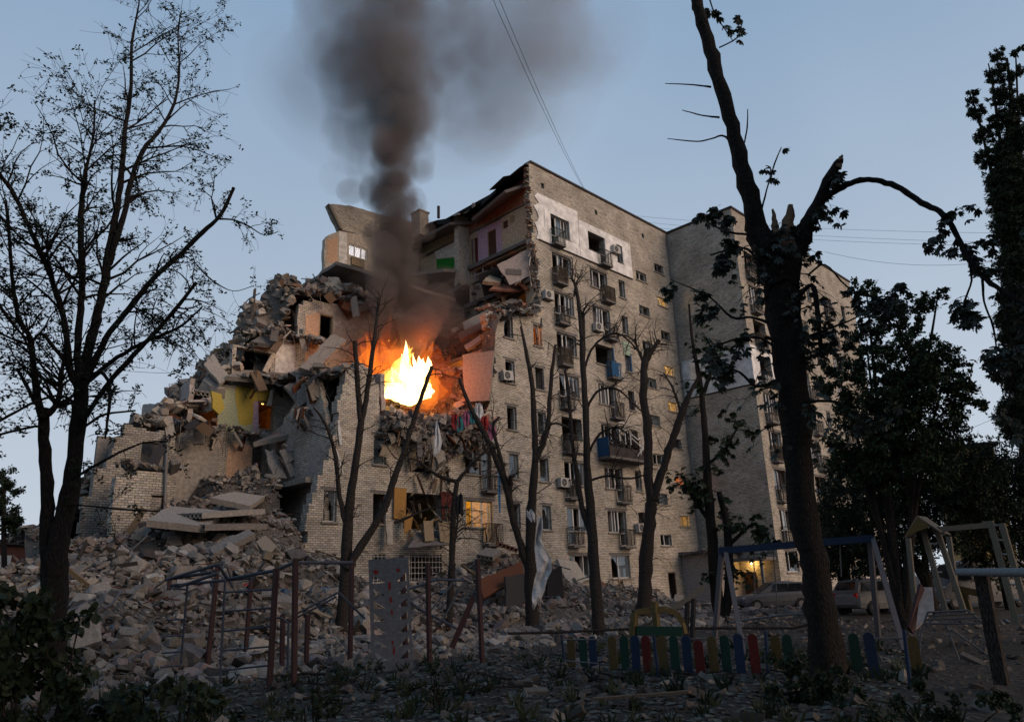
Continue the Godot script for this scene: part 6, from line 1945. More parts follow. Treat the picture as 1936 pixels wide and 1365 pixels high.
	for i in fo.size():
		var o := thing("yard_tree", "leafy yard tree behind the photographer", "tree", Vector3(fo[i][0], 0, fo[i][1]), 0, "yard trees behind the photographer")
		var h: float = fo[i][2]
		begin_tree()
		limb(o, [o.position.x, 0, o.position.z, 0.3, o.position.x + 0.2, 3.0, o.position.z, 0.24, o.position.x, h, o.position.z, 0.1], "trunk", 8)
		var lob := []
		for k in 11:
			lob.append_array([o.position.x + rf(-3, 3), h + rf(-3.5, 3.5), o.position.z + rf(-3, 3), rf(1.6, 2.7)])
		crown(o, lob, 12.0, 0.6, "leaf_dark", dense)


# ------------------------------------------------------------------ playground

# bars between pairs of points: each bar its own part
func bars(root: Node3D, called: String, a: Array, w: float, m: String, round := true) -> void:
	var p := p3(a)
	for i in range(0, p.size(), 2):
		var b := Mb.new()
		if round:
			b.tube([p[i] - root.position, p[i + 1] - root.position], [w / 2, w / 2], 8)
		else:
			b.beam(p[i] - root.position, p[i + 1] - root.position, w)
		part(called, b, M[m], root)

func playground() -> void:
	mat("paint_red", 0.095, 0.046, 0.046, 0.7, "fine", 1.0)
	mat("paint_grey_blue", 0.10, 0.115, 0.15, 0.6, "fine", 1.0)
	mat("paint_blue", 0.026, 0.05, 0.11, 0.7, "fine", 1.0)
	mat("paint_green", 0.02, 0.07, 0.05, 0.7, "fine", 1.0)
	mat("paint_yellow", 0.15, 0.105, 0.04, 0.7, "fine", 1.0)
	mat("paint_picket_red", 0.17, 0.025, 0.022, 0.7, "fine", 1.0)
	mat("paint_wood", 0.30, 0.255, 0.20, 0.8, "fine", 1.0)
	mat("panel_grey", 0.155, 0.16, 0.18, 0.7, "grain", 0.8)
	mat("toy_yellow", 0.21, 0.15, 0.06, 0.7, "fine", 1.0)
	# climbing frame at the left
	var f := thing("jungle_gym", "rusty red and blue climbing frame with ladders, bent and standing in rubble", "climbing frame", Vector3(-27.01, 0.0, 13.66))
	bars(f, "post", [-25.98, 0.0, 7.12, -25.94, 2.35, 7.14, -25.04, 0.0, 7.13, -25.03, 2.2, 7.13, -26.51, 0.0, 11.24, -26.44, 2.53, 11.27, -25.03, 0.0, 10.18, -25.0, 2.18, 10.19, -27.1, 0.0, 15.38, -27.09, 2.24, 15.39, -26.85, 0.0, 15.87, -26.92, 2.41, 15.84, -23.96, 0.0, 13.41, -23.97, 2.53, 13.41, -25.31, 0.0, 12.6, -25.34, 1.28, 12.58, -24.75, 0.0, 12.74, -24.76, 1.25, 12.74, -22.1, 0.0, 16.1, -22.14, 2.38, 16.06, -23.37, 0.0, 14.85, -23.46, 2.53, 14.78, -23.13, 0.0, 15.42, -23.15, 2.31, 15.4], 0.09, "paint_red", false)
	bars(f, "top_bar", [-27.99, 2.17, 12.35, -27.72, 2.38, 14.09, -27.72, 2.38, 14.09, -27.4, 2.08, 13.91, -27.4, 2.08, 13.91, -26.96, 2.21, 15.14, -26.96, 2.21, 15.14, -26.72, 2.36, 15.5, -26.72, 2.34, 15.5, -24.75, 2.38, 14.6, -27.98, 2.01, 12.35, -26.66, 2.12, 13.49, -27.97, 2.15, 12.03, -27.65, 2.24, 13.68, -27.85, 1.96, 12.3, -27.71, 2.2, 14.09], 0.07, "paint_grey_blue")
	bars(f, "ladder_rail", [-27.7, 2.07, 14.43, -27.67, 0.11, 14.45, -27.77, 2.02, 12.76, -27.58, 0.37, 12.3], 0.05, "paint_grey_blue")
	bars(f, "rung", [-27.69, 1.81, 14.43, -27.03, 1.83, 15.21, -27.69, 1.44, 14.44, -27.03, 1.47, 15.22, -27.67, 1.06, 14.44, -27.03, 1.12, 15.21, -27.67, 0.69, 14.45, -27.02, 0.74, 15.22, -27.67, 0.32, 14.45, -27.01, 0.39, 15.22], 0.04, "paint_grey_blue")
	bars(f, "rung", [-28.15, 1.96, 12.71, -27.82, 1.91, 12.85, -28.16, 1.3, 12.71, -27.8, 1.3, 12.86, -28.17, 0.97, 12.71, -27.81, 0.97, 12.85, -28.18, 0.64, 12.7, -27.8, 0.65, 12.86, -28.18, 0.36, 12.7, -27.8, 0.37, 12.86], 0.04, "paint_grey_blue")
	bars(f, "brace", [-25.77, 1.31, 13.97, -24.99, 1.73, 14.44, -25.77, 1.22, 13.97, -25.03, 1.64, 14.42, -24.99, 1.73, 14.44, -24.49, 1.13, 14.78, -26.66, 2.03, 13.49, -26.42, 2.46, 13.61, -27.1, 2.14, 13.27, -26.99, 1.91, 13.33], 0.05, "paint_grey_blue")
	bars(f, "hoop", [-26.83, 1.26, 14.53, -26.55, 1.26, 14.68, -26.55, 1.26, 14.68, -26.4, 1.15, 14.76, -26.4, 1.15, 14.76, -26.38, 0.19, 14.77], 0.05, "paint_grey_blue")
	# bent ladder frame right of the panel
	var bf := thing("bent_ladder", "bent grey ladder frame toppled right of the grey panel", "ladder", Vector3(-20.8, 0.0, 13.4))
	bars(bf, "rail", [-22.3, 1.62, 13.27, -21.97, 1.27, 13.52, -21.97, 1.27, 13.52, -21.13, 0.67, 14.23, -21.24, 2.01, 12.83, -20.34, 1.93, 13.59, -22.28, 1.71, 13.29, -21.56, 1.98, 13.86], 0.07, "paint_grey_blue")
	bars(bf, "rung", [-22.14, 1.44, 13.4, -21.52, 1.91, 13.89, -21.97, 1.27, 13.52, -21.38, 1.91, 14.01, -21.76, 1.13, 13.7, -21.24, 1.9, 14.13, -21.49, 0.91, 13.91, -21.06, 1.82, 14.29], 0.045, "steel")
	bars(bf, "post", [-21.63, 0.29, 14.46, -21.19, 1.48, 14.84], 0.14, "paint_red", false)
	# grey perforated panel with triangular cut-outs and red paint marks
	var pn := thing("steel_climbing_sheet", "tall grey steel panel with rows of triangular holes and red marks", "panel", Vector3(-24.28, 0.0, 15.48))
	var cor := p3([-24.85, 2.4, 14.89, -24.05, 2.44, 15.46, -23.84, 0.05, 15.62, -24.52, 0.0, 15.12])
	for i in 4:
		cor[i] -= pn.position
	var ex: Vector3 = (cor[1] - cor[0] + cor[2] - cor[3]) / 2
	var ey: Vector3 = (cor[0] - cor[3] + cor[1] - cor[2]) / 2
	var wd := ex.length()
	var hg := ey.length()
	var bx := ex.normalized()
	var by := (ey - bx * ey.dot(bx)).normalized()
	var bt := Transform3D(Basis(bx, by, bx.cross(by)), cor[3])
	# seven rows, each row cut by two triangles: build the row from strips
	var pb := Mb.new()
	var rows := 7
	var y0 := 0.06 * hg
	var rh := (0.80 * hg) / rows
	var l0 := 0.09 * wd
	var l1 := 0.40 * wd
	var r0 := 0.68 * wd
	var r1 := 0.93 * wd
	var outer := func(x0: float, x1: float, a: float, e: float) -> void:
		pb.prism(PackedVector2Array([Vector2(x0, a), Vector2(x1, a), Vector2(x1, e), Vector2(x0, e)]), bt, 0.02)
	outer.call(0.0, l0, 0.0, hg); outer.call(l1, r0, 0.0, hg); outer.call(r1, wd, 0.0, hg)
	outer.call(l0, l1, 0.0, y0); outer.call(r0, r1, 0.0, y0)
	outer.call(l0, l1, y0 + rows * rh, hg); outer.call(r0, r1, y0 + rows * rh, hg)
	for k in rows:
		var a := y0 + k * rh
		var e := a + rh
		var t0 := a + rh * 0.3
		# left hole: right triangle with its point to the right; right hole mirrored
		for s in [[l0, l1, 1], [r0, r1, -1]]:
			var x0: float = s[0]; var x1: float = s[1]
			pb.prism(PackedVector2Array([Vector2(x0, a), Vector2(x1, a), Vector2(x1, t0), Vector2(x0, t0)]), bt, 0.02)
			if s[2] == 1:
				pb.prism(PackedVector2Array([Vector2(x1, t0), Vector2(x1, e), Vector2(x0, e)]), bt, 0.02)
			else:
				pb.prism(PackedVector2Array([Vector2(x0, t0), Vector2(x1, e), Vector2(x0, e)]), bt, 0.02)
	part("sheet", pb, M["panel_grey"], pn)
	rng.seed = 161
	mat("spray_red", 0.30, 0.035, 0.03, 0.8, "fine", 1.5)
	for q in [[0.10, 0.86, 0.17, 0.05], [0.66, 0.86, 0.14, 0.05], [0.46, 0.70, 0.10, 0.10], [0.48, 0.58, 0.09, 0.08], [0.50, 0.48, 0.07, 0.06], [0.49, 0.22, 0.07, 0.05], [0.51, 0.12, 0.07, 0.10]]:
		var mk := Mb.new()
		var o := PackedVector2Array()
		for i in 11:
			var an := TAU * i / 11
			o.append(Vector2((q[0] + q[2] * (0.5 + 0.5 * cos(an) * rf(0.5, 1.0))) * wd, (q[1] + q[3] * (0.5 + 0.5 * sin(an) * rf(0.5, 1.0))) * hg))
		mk.prism(o, bt.translated_local(Vector3(0, 0, 0.006)), 0.004)
		part("paint_mark", mk, M["spray_red"], pn)
	# the picket fence: every picket a part; three posts, two rails
	var fn := thing("picket_fence", "low fence of red, yellow, green and blue rounded pickets", "fence", Vector3(-22.14, 0.0, 20.99))
	var pk := [["y", [-21.81, 0.0, 18.61, -21.82, 0.62, 18.6]], ["g", [-21.79, 0.0, 18.93, -21.82, 0.62, 18.89]], ["b", [-21.71, 0.0, 19.13, -21.73, 0.62, 19.1]], ["y", [-21.87, 0.0, 19.78, -21.86, 0.65, 19.78]], ["g", [-21.85, 0.0, 20.07, -21.87, 0.66, 20.04]], ["b", [-22.07, 0.0, 20.5, -22.08, 0.68, 20.48]], ["r", [-22.05, 0.0, 20.75, -22.07, 0.68, 20.74]], ["y", [-21.93, 0.0, 21.04, -21.91, 0.68, 21.07]], ["g", [-21.84, 0.0, 21.25, -21.8, 0.67, 21.29]], ["b", [-21.81, 0.0, 21.51, -21.79, 0.67, 21.54]], ["r", [-21.87, 0.0, 21.81, -21.89, 0.6, 21.77]], ["y", [-21.62, 0.0, 21.95, -21.6, 0.65, 21.99]], ["g", [-21.45, 0.0, 22.12, -21.41, 0.66, 22.18]], ["b", [-21.42, 0.0, 22.39, -21.39, 0.69, 22.46]], ["r", [-21.31, 0.0, 22.63, -21.28, 0.68, 22.69]], ["y", [-20.69, 0.0, 22.76, -20.67, 0.62, 22.79]], ["g", [-20.76, 0.0, 23.03, -20.73, 0.64, 23.09]], ["g", [-20.61, 0.0, 24.21, -20.58, 0.66, 24.28]], ["b", [-21.08, 0.0, 24.66, -21.05, 0.71, 24.75]], ["y", [-20.23, 0.0, 25.07, -20.18, 0.58, 25.23]]]
	for k in pk:
		var p := p3(k[1])
		var up: Vector3 = p[1] - p[0]
		var along := (Vector3(-20.41, 0.0, 24.27) - Vector3(-22.46, 0.0, 19.14)).normalized()
		var nrm := along.cross(up).normalized()
		var q := PackedVector2Array()
		var h := up.length()
		var w := 0.085
		q.append(Vector2(-w, 0)); q.append(Vector2(w, 0)); q.append(Vector2(w, h - 0.07))
		for i in 6:
			q.append(Vector2(w * cos(PI * (i + 0.5) / 6), h - 0.07 + 0.075 * sin(PI * (i + 0.5) / 6)))
		q.append(Vector2(-w, h - 0.07))
		var b := Mb.new()
		b.prism(q, Transform3D(Basis(along, up.normalized(), nrm).orthonormalized(), p[0] - fn.position), 0.022)
		part("picket", b, M[{"y": "paint_yellow", "g": "paint_green", "b": "paint_blue", "r": "paint_picket_red"}[k[0]]], fn)
	bars(fn, "post", [-21.53, 0.0, 18.16, -21.55, 0.63, 18.13, -22.48, 0.0, 21.28, -22.49, 0.73, 21.26, -21.23, 0.0, 22.82, -21.21, 0.72, 22.86, -21.9, 0.0, 25.48, -21.88, 0.82, 25.53], 0.06, "paint_blue")
	bars(fn, "rail", [-22.47, 0.61, 18.94, -21.31, 0.56, 20.42, -21.31, 0.56, 20.42, -20.17, 0.52, 22.3, -20.17, 0.52, 22.3, -19.17, 0.49, 24.62, -22.46, 0.2, 18.96, -21.29, 0.0, 20.44, -21.29, 0.0, 20.44, -20.18, -0.01, 22.27], 0.03, "steel")
	# swing frame
	var sw := thing("swing_frame", "tall swing frame with a blue crossbar and white slanted legs", "swing", Vector3(-16.9, 0.0, 20.45))
	mat("swing_leg", 0.20, 0.18, 0.19, 0.7, "fine", 1.0)
	bars(sw, "crossbar", [-16.78, 2.4, 19.54, -15.22, 2.51, 22.9], 0.17, "paint_blue", false)
	bars(sw, "leg", [-16.7, 0.14, 19.07, -16.74, 2.42, 19.6, -18.37, -0.01, 20.79, -16.7, 2.39, 19.68, -14.74, 0.18, 22.45, -15.24, 2.54, 22.83, -17.02, 0.07, 23.8, -15.22, 2.51, 22.89], 0.11, "swing_leg", false)
	bars(sw, "hanger", [-16.36, 2.38, 20.3, -16.41, 1.21, 20.19, -16.14, 2.38, 20.72, -16.18, 0.82, 20.65, -16.34, 2.27, 20.32, -16.15, 2.3, 20.71, -15.49, 2.46, 22.18, -15.52, 1.64, 22.1], 0.03, "steel")
	# little yellow arched bench house
	var ab := thing("arched_play_bench", "yellow wooden play bench with arched sides behind the pickets", "play bench", Vector3(-18.89, 0.0, 18.9))
	var arc := p3([-20.11, 0.55, 19.01, -20.08, 0.84, 19.04, -20.03, 1.03, 19.12, -19.8, 1.08, 19.43, -19.63, 1.07, 19.69, -19.51, 0.98, 19.86, -19.45, 0.77, 19.96, -19.43, 0.54, 19.99])
	for i in arc.size() - 1:
		var b := Mb.new()
		b.beam(arc[i] - ab.position, arc[i + 1] - ab.position, 0.04, 0.13)
		part("arch", b, M["toy_yellow"], ab)
	bars(ab, "upright", [-19.78, 1.02, 19.47, -19.78, 0.09, 19.46, -20.05, 1.01, 19.08, -20.12, 0.31, 18.99, -19.78, 1.25, 19.47, -19.79, 1.02, 19.45], 0.13, "toy_yellow", false)
	bars(ab, "seat", [-20.04, 0.64, 19.09, -19.47, 0.59, 19.92], 0.2, "paint_green", false)
	bars(ab, "top_board", [-20.05, 1.03, 19.08, -19.63, 1.05, 19.69], 0.08, "toy_yellow", false)
	# balance ramp
	var rp := thing("balance_ramp", "slanted wooden balance beam on two dark posts", "balance beam", Vector3(-15.16, 0.0, 17.36))
	bars(rp, "beam", [-18.31, 1.03, 18.96, -17.86, 1.53, 19.66], 0.12, "paint_wood", false)
	bars(rp, "post", [-18.18, 0.25, 19.16, -18.1, 1.23, 19.28, -18.1, 0.25, 19.29, -18.02, 1.26, 19.41], 0.09, "rail", false)
	# pipe rail across the yard behind the pickets
	var pr := single("pipe_rail", tube_of([-20.57, 0.57, 15.43, -19.64, 0.55, 16.41, -18.62, 0.57, 17.66, -17.51, 0.54, 19.28, -16.5, 0.49, 21.13, -16.19, 0.63, 21.8], 0.035), M["bark_grey"], "long dark pipe lying level behind the pickets", "pipe")
	single("pipe_rail", tube_of([-15.44, 0.55, 18.84, -15.11, 0.64, 19.46, -14.73, 0.72, 20.19, -14.35, 0.73, 21.03], 0.03), M["steel"], "thin steel pipe above the long dark pipe", "pipe")
	# toy house tower with slide, ladders and yellow gable
	var th := thing("play_tower", "wooden play tower with yellow gabled roof, slide and ladders", "play tower", Vector3(-11.0, 0.0, 22.47))
	bars(th, "post", [-14.82, 0.73, 24.1, -14.87, 2.72, 23.96, -14.72, 0.72, 24.46, -14.78, 2.64, 24.24, -13.58, 0.68, 23.04, -13.54, 2.52, 23.17, -13.29, 1.35, 23.99, -13.28, 2.5, 24.05], 0.11, "paint_wood", false)
	bars(th, "rung", [-14.86, 2.31, 23.97, -14.8, 2.3, 24.18, -14.86, 1.98, 23.98, -14.8, 1.97, 24.19, -14.86, 1.64, 23.97, -14.8, 1.65, 24.18, -14.86, 1.32, 23.99, -14.79, 1.31, 24.2, -14.85, 1.0, 24.0, -14.79, 1.01, 24.23], 0.045, "steel_white")
	bars(th, "top_beam", [-14.82, 2.62, 24.13, -14.49, 2.65, 25.37, -14.54, 2.69, 25.15, -14.49, 2.65, 25.37], 0.12, "paint_wood", false)
	bars(th, "ladder_post", [-14.49, 0.48, 25.4, -14.51, 2.74, 25.32, -14.43, 0.48, 25.65, -14.46, 2.67, 25.53], 0.12, "paint_wood", false)
	bars(th, "rung", [-14.5, 2.64, 25.36, -14.46, 2.62, 25.53, -14.5, 2.31, 25.36, -14.46, 2.29, 25.52, -14.49, 1.99, 25.37, -14.45, 1.98, 25.55, -14.49, 1.33, 25.37, -14.46, 1.32, 25.54, -14.49, 1.0, 25.38, -14.45, 0.99, 25.56, -14.49, 0.65, 25.37, -14.45, 0.66, 25.55], 0.045, "steel_white")
	var gb := Mb.new()
	var gp := p3([-15.37, 2.5, 23.7, -15.27, 2.92, 24.02, -15.2, 2.68, 24.23, -15.26, 2.72, 24.05, -15.33, 2.54, 23.8])
	for i in range(1, gp.size() - 1):
		gb.tri(gp[0] - th.position, gp[i] - th.position, gp[i + 1] - th.position)
		gb.tri(gp[0] - th.position + Vector3(0.04, 0, -0.04), gp[i + 1] - th.position + Vector3(0.04, 0, -0.04), gp[i] - th.position + Vector3(0.04, 0, -0.04))
	part("gable", gb, M["toy_yellow"], th)
	var rfm := Mb.new()
	var rfp := p3([-15.27, 2.94, 24.01, -14.26, 2.96, 23.9, -13.94, 2.51, 24.29, -15.15, 2.55, 24.4])
	for i in 4:
		rfp[i] -= th.position
	slab4(rfp, 0.03, rfm)
	var rl := p3([-15.27, 2.94, 24.01, -14.26, 2.96, 23.9, -14.19, 2.54, 23.43, -15.37, 2.47, 23.69])
	for i in 4:
		rl[i] -= th.position
	slab4(rl, 0.03, rfm)
	part("roof", rfm, M["paint_wood"], th)
	var sl := Mb.new()
	var slp := p3([-15.42, 1.32, 23.84, -15.35, 1.31, 24.07, -15.94, 0.84, 24.2, -16.45, 0.48, 23.92])
	for i in 4:
		slp[i] -= th.position
	slab4(slp, 0.04, sl)
	part("slide_chute", sl, M["plaster_grey"], th)
	var sr := Mb.new()
	sr.beam(Vector3(-15.51, 1.34, 23.9) - th.position, Vector3(-16.39, 0.45, 23.77) - th.position, 0.06, 0.2)
	part("slide_side", sr, M["paint_red"], th)
	bars(th, "board", [-13.8, 1.27, 24.05, -13.66, 1.13, 24.56, -13.76, 1.19, 24.19, -13.76, 0.68, 24.2, -13.74, 1.16, 24.25, -13.73, 0.68, 24.29], 0.16, "paint_yellow", false)
	# dome climber bars
	var dm := thing("low_climber", "low dome of thin steel climbing bars in front of the play tower", "climbing frame", Vector3(-15.7, 0.0, 24.32))
	bars(dm, "bar", [-17.8, 0.89, 24.64, -17.6, 0.91, 25.32, -17.81, 0.82, 24.6, -17.57, 0.85, 25.43, -17.82, 0.75, 24.57, -17.54, 0.77, 25.52, -17.83, 0.67, 24.52, -17.53, 0.67, 25.59, -17.6, 0.91, 25.32, -17.53, 0.61, 25.58, -17.74, 0.9, 24.82, -17.83, 0.57, 24.54, -17.8, 0.89, 24.64, -17.85, 0.51, 24.46, -17.53, 0.61, 25.58, -17.54, 0.17, 25.53, -17.85, 0.51, 24.46, -17.88, 0.12, 24.37, -17.71, 0.66, 24.91, -17.68, -0.16, 25.03, -17.69, 0.56, 24.98, -17.55, 0.08, 25.5], 0.04, "steel")
	# big pipe rail at the right edge
	var bp := thing("pipe_barrier", "thick pale blue pipe rail on a slanted post at the right edge", "barrier", Vector3(-21.48, 0.0, 26.57))
	mat("pipe_pale", 0.33, 0.36, 0.39, 0.6, "fine", 1.0)
	var pp := p3([-21.95, 1.64, 26.46, -22.33, 1.6, 27.44, -22.48, 1.59, 27.73])
	for i in 3:
		pp[i] -= bp.position
	var pm := Mb.new()
	pm.tube(pp, [0.055, 0.06, 0.06], 12)
	part("pipe", pm, M["pipe_pale"], bp)
	bars(bp, "post", [-21.88, 1.6, 26.75, -21.88, 0.09, 26.72], 0.17, "bark_grey", false)

func tube_of(a: Array, r: float) -> Mb:
	var b := Mb.new()
	var p := p3(a)
	var rr := []
	for i in p.size():
		rr.append(r)
	b.tube(p, rr, 8)
	return b


# ------------------------------------------------------------------ things on and round the building

func ac_unit(x: float, y: float, label: String, tilt := 0.0) -> void:
	var o := thing("air_conditioner", label, "air conditioner", Vector3(x, y, 0.22), 0, "air conditioner units on the facade")
	o.rotation.z = tilt
	var b := Mb.new()
	b.box(Vector3.ZERO, Vector3(0.8, 0.56, 0.3))
	part("casing", b, M["ac_white"], o)
	var r := Mb.new()
	var pts := []
	var rr := []
	for i in 17:
		pts.append(Vector3(-0.1 + 0.21 * cos(TAU * i / 16), 0.21 * sin(TAU * i / 16), 0.16)); rr.append(0.015)
	r.tube(pts, rr, 5)
	part("fan_ring", r, M["frame_grey"], o)
	var d := Mb.new()
	d.tube([Vector3(-0.1, 0, 0.145), Vector3(-0.1, 0, 0.153)], [0.2, 0.2], 16)
	part("fan_opening", d, M["dark"], o)
	for i in 5:
		var f := Mb.new()
		f.box(Vector3(-0.1 + 0.1 * cos(i * 1.257), 0.1 * sin(i * 1.257), 0.157), Vector3(0.16, 0.05, 0.006), Basis(Vector3(0, 0, 1), i * 1.257))
		part("fan_blade", f, M["frame_grey"], o)
	var k := Mb.new()
	k.box(Vector3(-0.3, -0.31, -0.02), Vector3(0.04, 0.05, 0.4)); k.box(Vector3(0.3, -0.31, -0.02), Vector3(0.04, 0.05, 0.4))
	k.box(Vector3(0, -0.31, -0.2), Vector3(0.62, 0.04, 0.03))
	part("bracket", k, M["rail"], o)

# hanging cloth: rows of (x, y, z, half-width) down the sheet, with folds
func cloth(called: String, a: Array, m: String, label: String, folds := 3.0, deep := 0.08) -> void:
	var b := Mb.new()
	var rows := []
	var cols := 14
	var sidev := Vector3(0.72, 0, 0.69)
	for i in range(0, a.size(), 4):
		var c := Vector3(a[i], a[i + 1], a[i + 2])
		var row := []
		for k in cols + 1:
			var t := float(k) / cols * 2.0 - 1.0
			row.append(c + sidev * (a[i + 3] * t) + Vector3(0.69, 0, -0.72) * deep * (sin(t * folds * PI + i * 0.35) + 0.5 * sin(t * folds * 5.3 + i * 0.21 + 1.0)) * (0.5 + 0.5 * sin(i * 0.37 + t)) + Vector3(0, 0.05 * sin(t * 4.0 + i), 0))
		rows.append(row)
	for i in rows.size() - 1:
		for k in cols:
			b.quad(rows[i][k], rows[i][k + 1], rows[i + 1][k + 1], rows[i + 1][k])
	single(called, b, M[m], label, "cloth")

func dressing() -> void:
	ac_unit(-0.85, 19.62, "air conditioner box by the torn edge at seventh-floor height")
	ac_unit(6.95, 25.2, "air conditioner on the white insulated top floor")
	ac_unit(4.15, 18.55, "air conditioner under the second window column, seventh floor")
	ac_unit(-0.4, 7.65, "air conditioner low on the facade beside the third-floor balcony")
	ac_unit(7.1, 5.2, "air conditioner tilted beside the second-floor narrow window", 0.08)
	ac_unit(-4.9, 13.55, "dusty air conditioner by the fifth-floor window right of the orange panel", 0.1)
	# lit rooms
	var room := func(x0: float, x1: float, n: int, depth: float, m: String) -> void:
		var b := Mb.new()
		b.span(Vector3(x0, fl(n) + 0.01, -depth - 0.1), Vector3(x1, fl(n + 1) - 0.25, -depth))
		b.span(Vector3(x0 - 0.1, fl(n) + 0.01, -depth), Vector3(x0, fl(n + 1) - 0.25, -0.51))
		b.span(Vector3(x1, fl(n) + 0.01, -depth), Vector3(x1 + 0.1, fl(n + 1) - 0.25, -0.51))
		part("lit_room", b, M[m], block)
	room.call(-8.3, -5.95, 2, 3.0, "room_yellow")
	lamp("room_lamp", "lamp behind the bright yellow second-floor window", Vector3(-7.75, 6.15, -1.6), 0.1, Color(1.0, 0.76, 0.36), 6.0, 2.4)
	var dd := Mb.new()
	dd.span(Vector3(-6.2, 4.1, -2.9), Vector3(-6.0, 6.1, -2.1))
	part("inner_door", dd, M["frame_white"], block)
	room.call(-2.6, -1.3, 6, 1.5, "room_yellow")
	lamp("room_lamp", "lamp behind the narrow orange window at the torn edge", Vector3(-2.35, 17.5, -0.75), 0.08, Color(1.0, 0.58, 0.16), 6.0, 3.0)
	var cc := Mb.new()
	for i in 16:
		var x := -2.18 + i * 0.045
		cc.quad(Vector3(x, 15.9, -0.62 - 0.03 * sin(i * 1.9)), Vector3(x, 17.6, -0.62 - 0.03 * sin(i * 1.9)), Vector3(x + 0.045, 17.6, -0.62 - 0.03 * sin(i * 1.9 + 1.9)), Vector3(x + 0.045, 15.9, -0.62 - 0.03 * sin(i * 1.9 + 1.9)))
	var cm := mat("curtain_orange", 0.62, 0.40, 0.13, 0.9, "fine", 0.8)
	cm.backlight_enabled = true
	cm.backlight = Color(0.62, 0.40, 0.13).linear_to_srgb()
	part("curtain", cc, cm, block)
	for k in [[8, "topmost lit stairwell window"], [6, "stairwell window with the lamp at sixth-floor height"], [5, "stairwell window with the lamp at fifth-floor height"], [3, "orange stairwell window low by the inner corner"], [2, "lowest lit stairwell window by the inner corner"]]:
		room.call(12.0, 14.2, k[0], 1.6, "room_yellow" if k[0] == 3 else "wall_beige")
		lamp("stair_lamp", "small lamp in the " + k[1], Vector3(12.55, wt(k[0]) - 0.42, -0.8), 0.13, Color(1.0, 0.5, 0.14) if k[0] == 3 else Color(1.0, 0.76, 0.36), 7.0, 1.0)
	lamp("room_lamp", "lamp behind the orange doorway in the yellow room of the ruin", Vector3(-16.09, 11.81, -7.4), 0.08, Color(1.0, 0.52, 0.12), 5.0, 1.6)
	# clothes, cloths, rags
	cloth("torn_white_cloth", [-13.64, 4.21, 10.38, 0.08, -13.68, 3.78, 10.33, 0.14, -13.73, 3.4, 10.28, 0.12, -13.69, 3.05, 10.32, 0.2, -13.61, 2.66, 10.41, 0.29, -13.61, 2.28, 10.41, 0.27, -13.71, 1.91, 10.3, 0.23, -13.78, 1.54, 10.23, 0.23, -13.83, 1.29, 10.17, 0.17, -13.88, 1.1, 10.11, 0.1, -13.92, 0.96, 10.08, 0.04], "cloth_white", "torn white cloth hanging on the bare tree", 0.9, 0.16)
	cloth("white_rag", [-13.9, 4.48, 10.09, 0.12, -13.88, 4.28, 10.12, 0.16, -13.83, 4.08, 10.17, 0.08], "cloth_white", "small white rag in the fork of the bare tree", 2.0, 0.05)
	cloth("white_banner", [-10.94, 9.94, 1.1, 0.05, -10.94, 9.42, 1.1, 0.13, -10.91, 8.88, 1.13, 0.21, -10.95, 8.43, 1.09, 0.16, -11.03, 8.16, 1.02, 0.08], "cloth_white", "pale pointed cloth hanging below the fire", 1.5, 0.06)
	cloth("dark_coat", [-16.74, 5.0, 9.29, 0.13, -16.75, 4.62, 9.29, 0.15, -16.74, 4.25, 9.3, 0.13], "dark", "dark coat hanging by the slender tree", 2.0, 0.05)
	mat("cloth_blue", 0.12, 0.32, 0.55, 0.9, "fine", 0.8)
	mat("cloth_red", 0.45, 0.05, 0.05, 0.9, "fine", 0.8)
	mat("cloth_pink", 0.50, 0.17, 0.28, 0.9, "fine", 0.8)
	mat("cloth_teal", 0.06, 0.25, 0.28, 0.9, "fine", 0.8)
	cloth("blue_ribbon", [-7.69, 7.87, 2.15, 0.08, -7.69, 7.13, 2.15, 0.08, -7.71, 6.32, 2.13, 0.07, -7.71, 5.38, 2.13, 0.04], "cloth_blue", "long light blue strip hanging down the facade", 1.0, 0.03)
	var rags := [["cloth_red", 860, 795, "red"], ["cloth_teal", 868, 800, "teal"], ["cloth_pink", 882, 790, "pink"], ["cloth_teal", 893, 785, "second teal"], ["cloth_red", 916, 800, "second red"], ["cloth_red", 718, 815, "third red"], ["cloth_white", 905, 775, "white"], ["cloth_pink", 930, 815, "second pink"]]
	var rp := p3([-9.99, 10.03, 1.39, -9.83, 9.89, 1.53, -9.54, 10.16, 1.78, -9.32, 10.29, 1.99, -8.87, 9.86, 2.4, -13.01, 9.62, -0.99, -9.07, 10.56, 2.21, -8.6, 9.43, 2.66])
	for i in rags.size():
		var p: Vector3 = rp[i]
		cloth("rag", [p.x, p.y + 0.35, p.z, 0.12, p.x, p.y + 0.1, p.z, 0.2, p.x + 0.05, p.y - 0.2, p.z, 0.22, p.x, p.y - 0.45, p.z, 0.1], rags[i][0], "%s rag of clothing caught in the rubble below the fire" % rags[i][3], 2.0, 0.08)
	cloth("torn_foil", [-0.9, 26.84, -0.13, 0.18, -0.85, 26.12, -0.08, 0.25, -0.8, 25.33, -0.03, 0.21, -0.87, 24.64, -0.11, 0.28, -0.96, 23.99, -0.21, 0.11], "cloth_white", "torn white sheet at the edge of the insulated corner", 2.5, 0.08)
	slab([-16.08, 9.5, 0.06, -15.99, 9.51, 0.06, -15.83, 8.35, 0.08, -15.91, 8.34, 0.08], 0.03, "frame_white", "white strip hanging on the standing corner below the forked tree", "metal_strip")
	slab([-16.17, 8.09, 0.1, -16.06, 8.1, 0.1, -15.75, 7.01, 0.2, -15.83, 6.98, 0.2], 0.03, "frame_white", "bent white strip lower on the standing corner", "metal_strip")
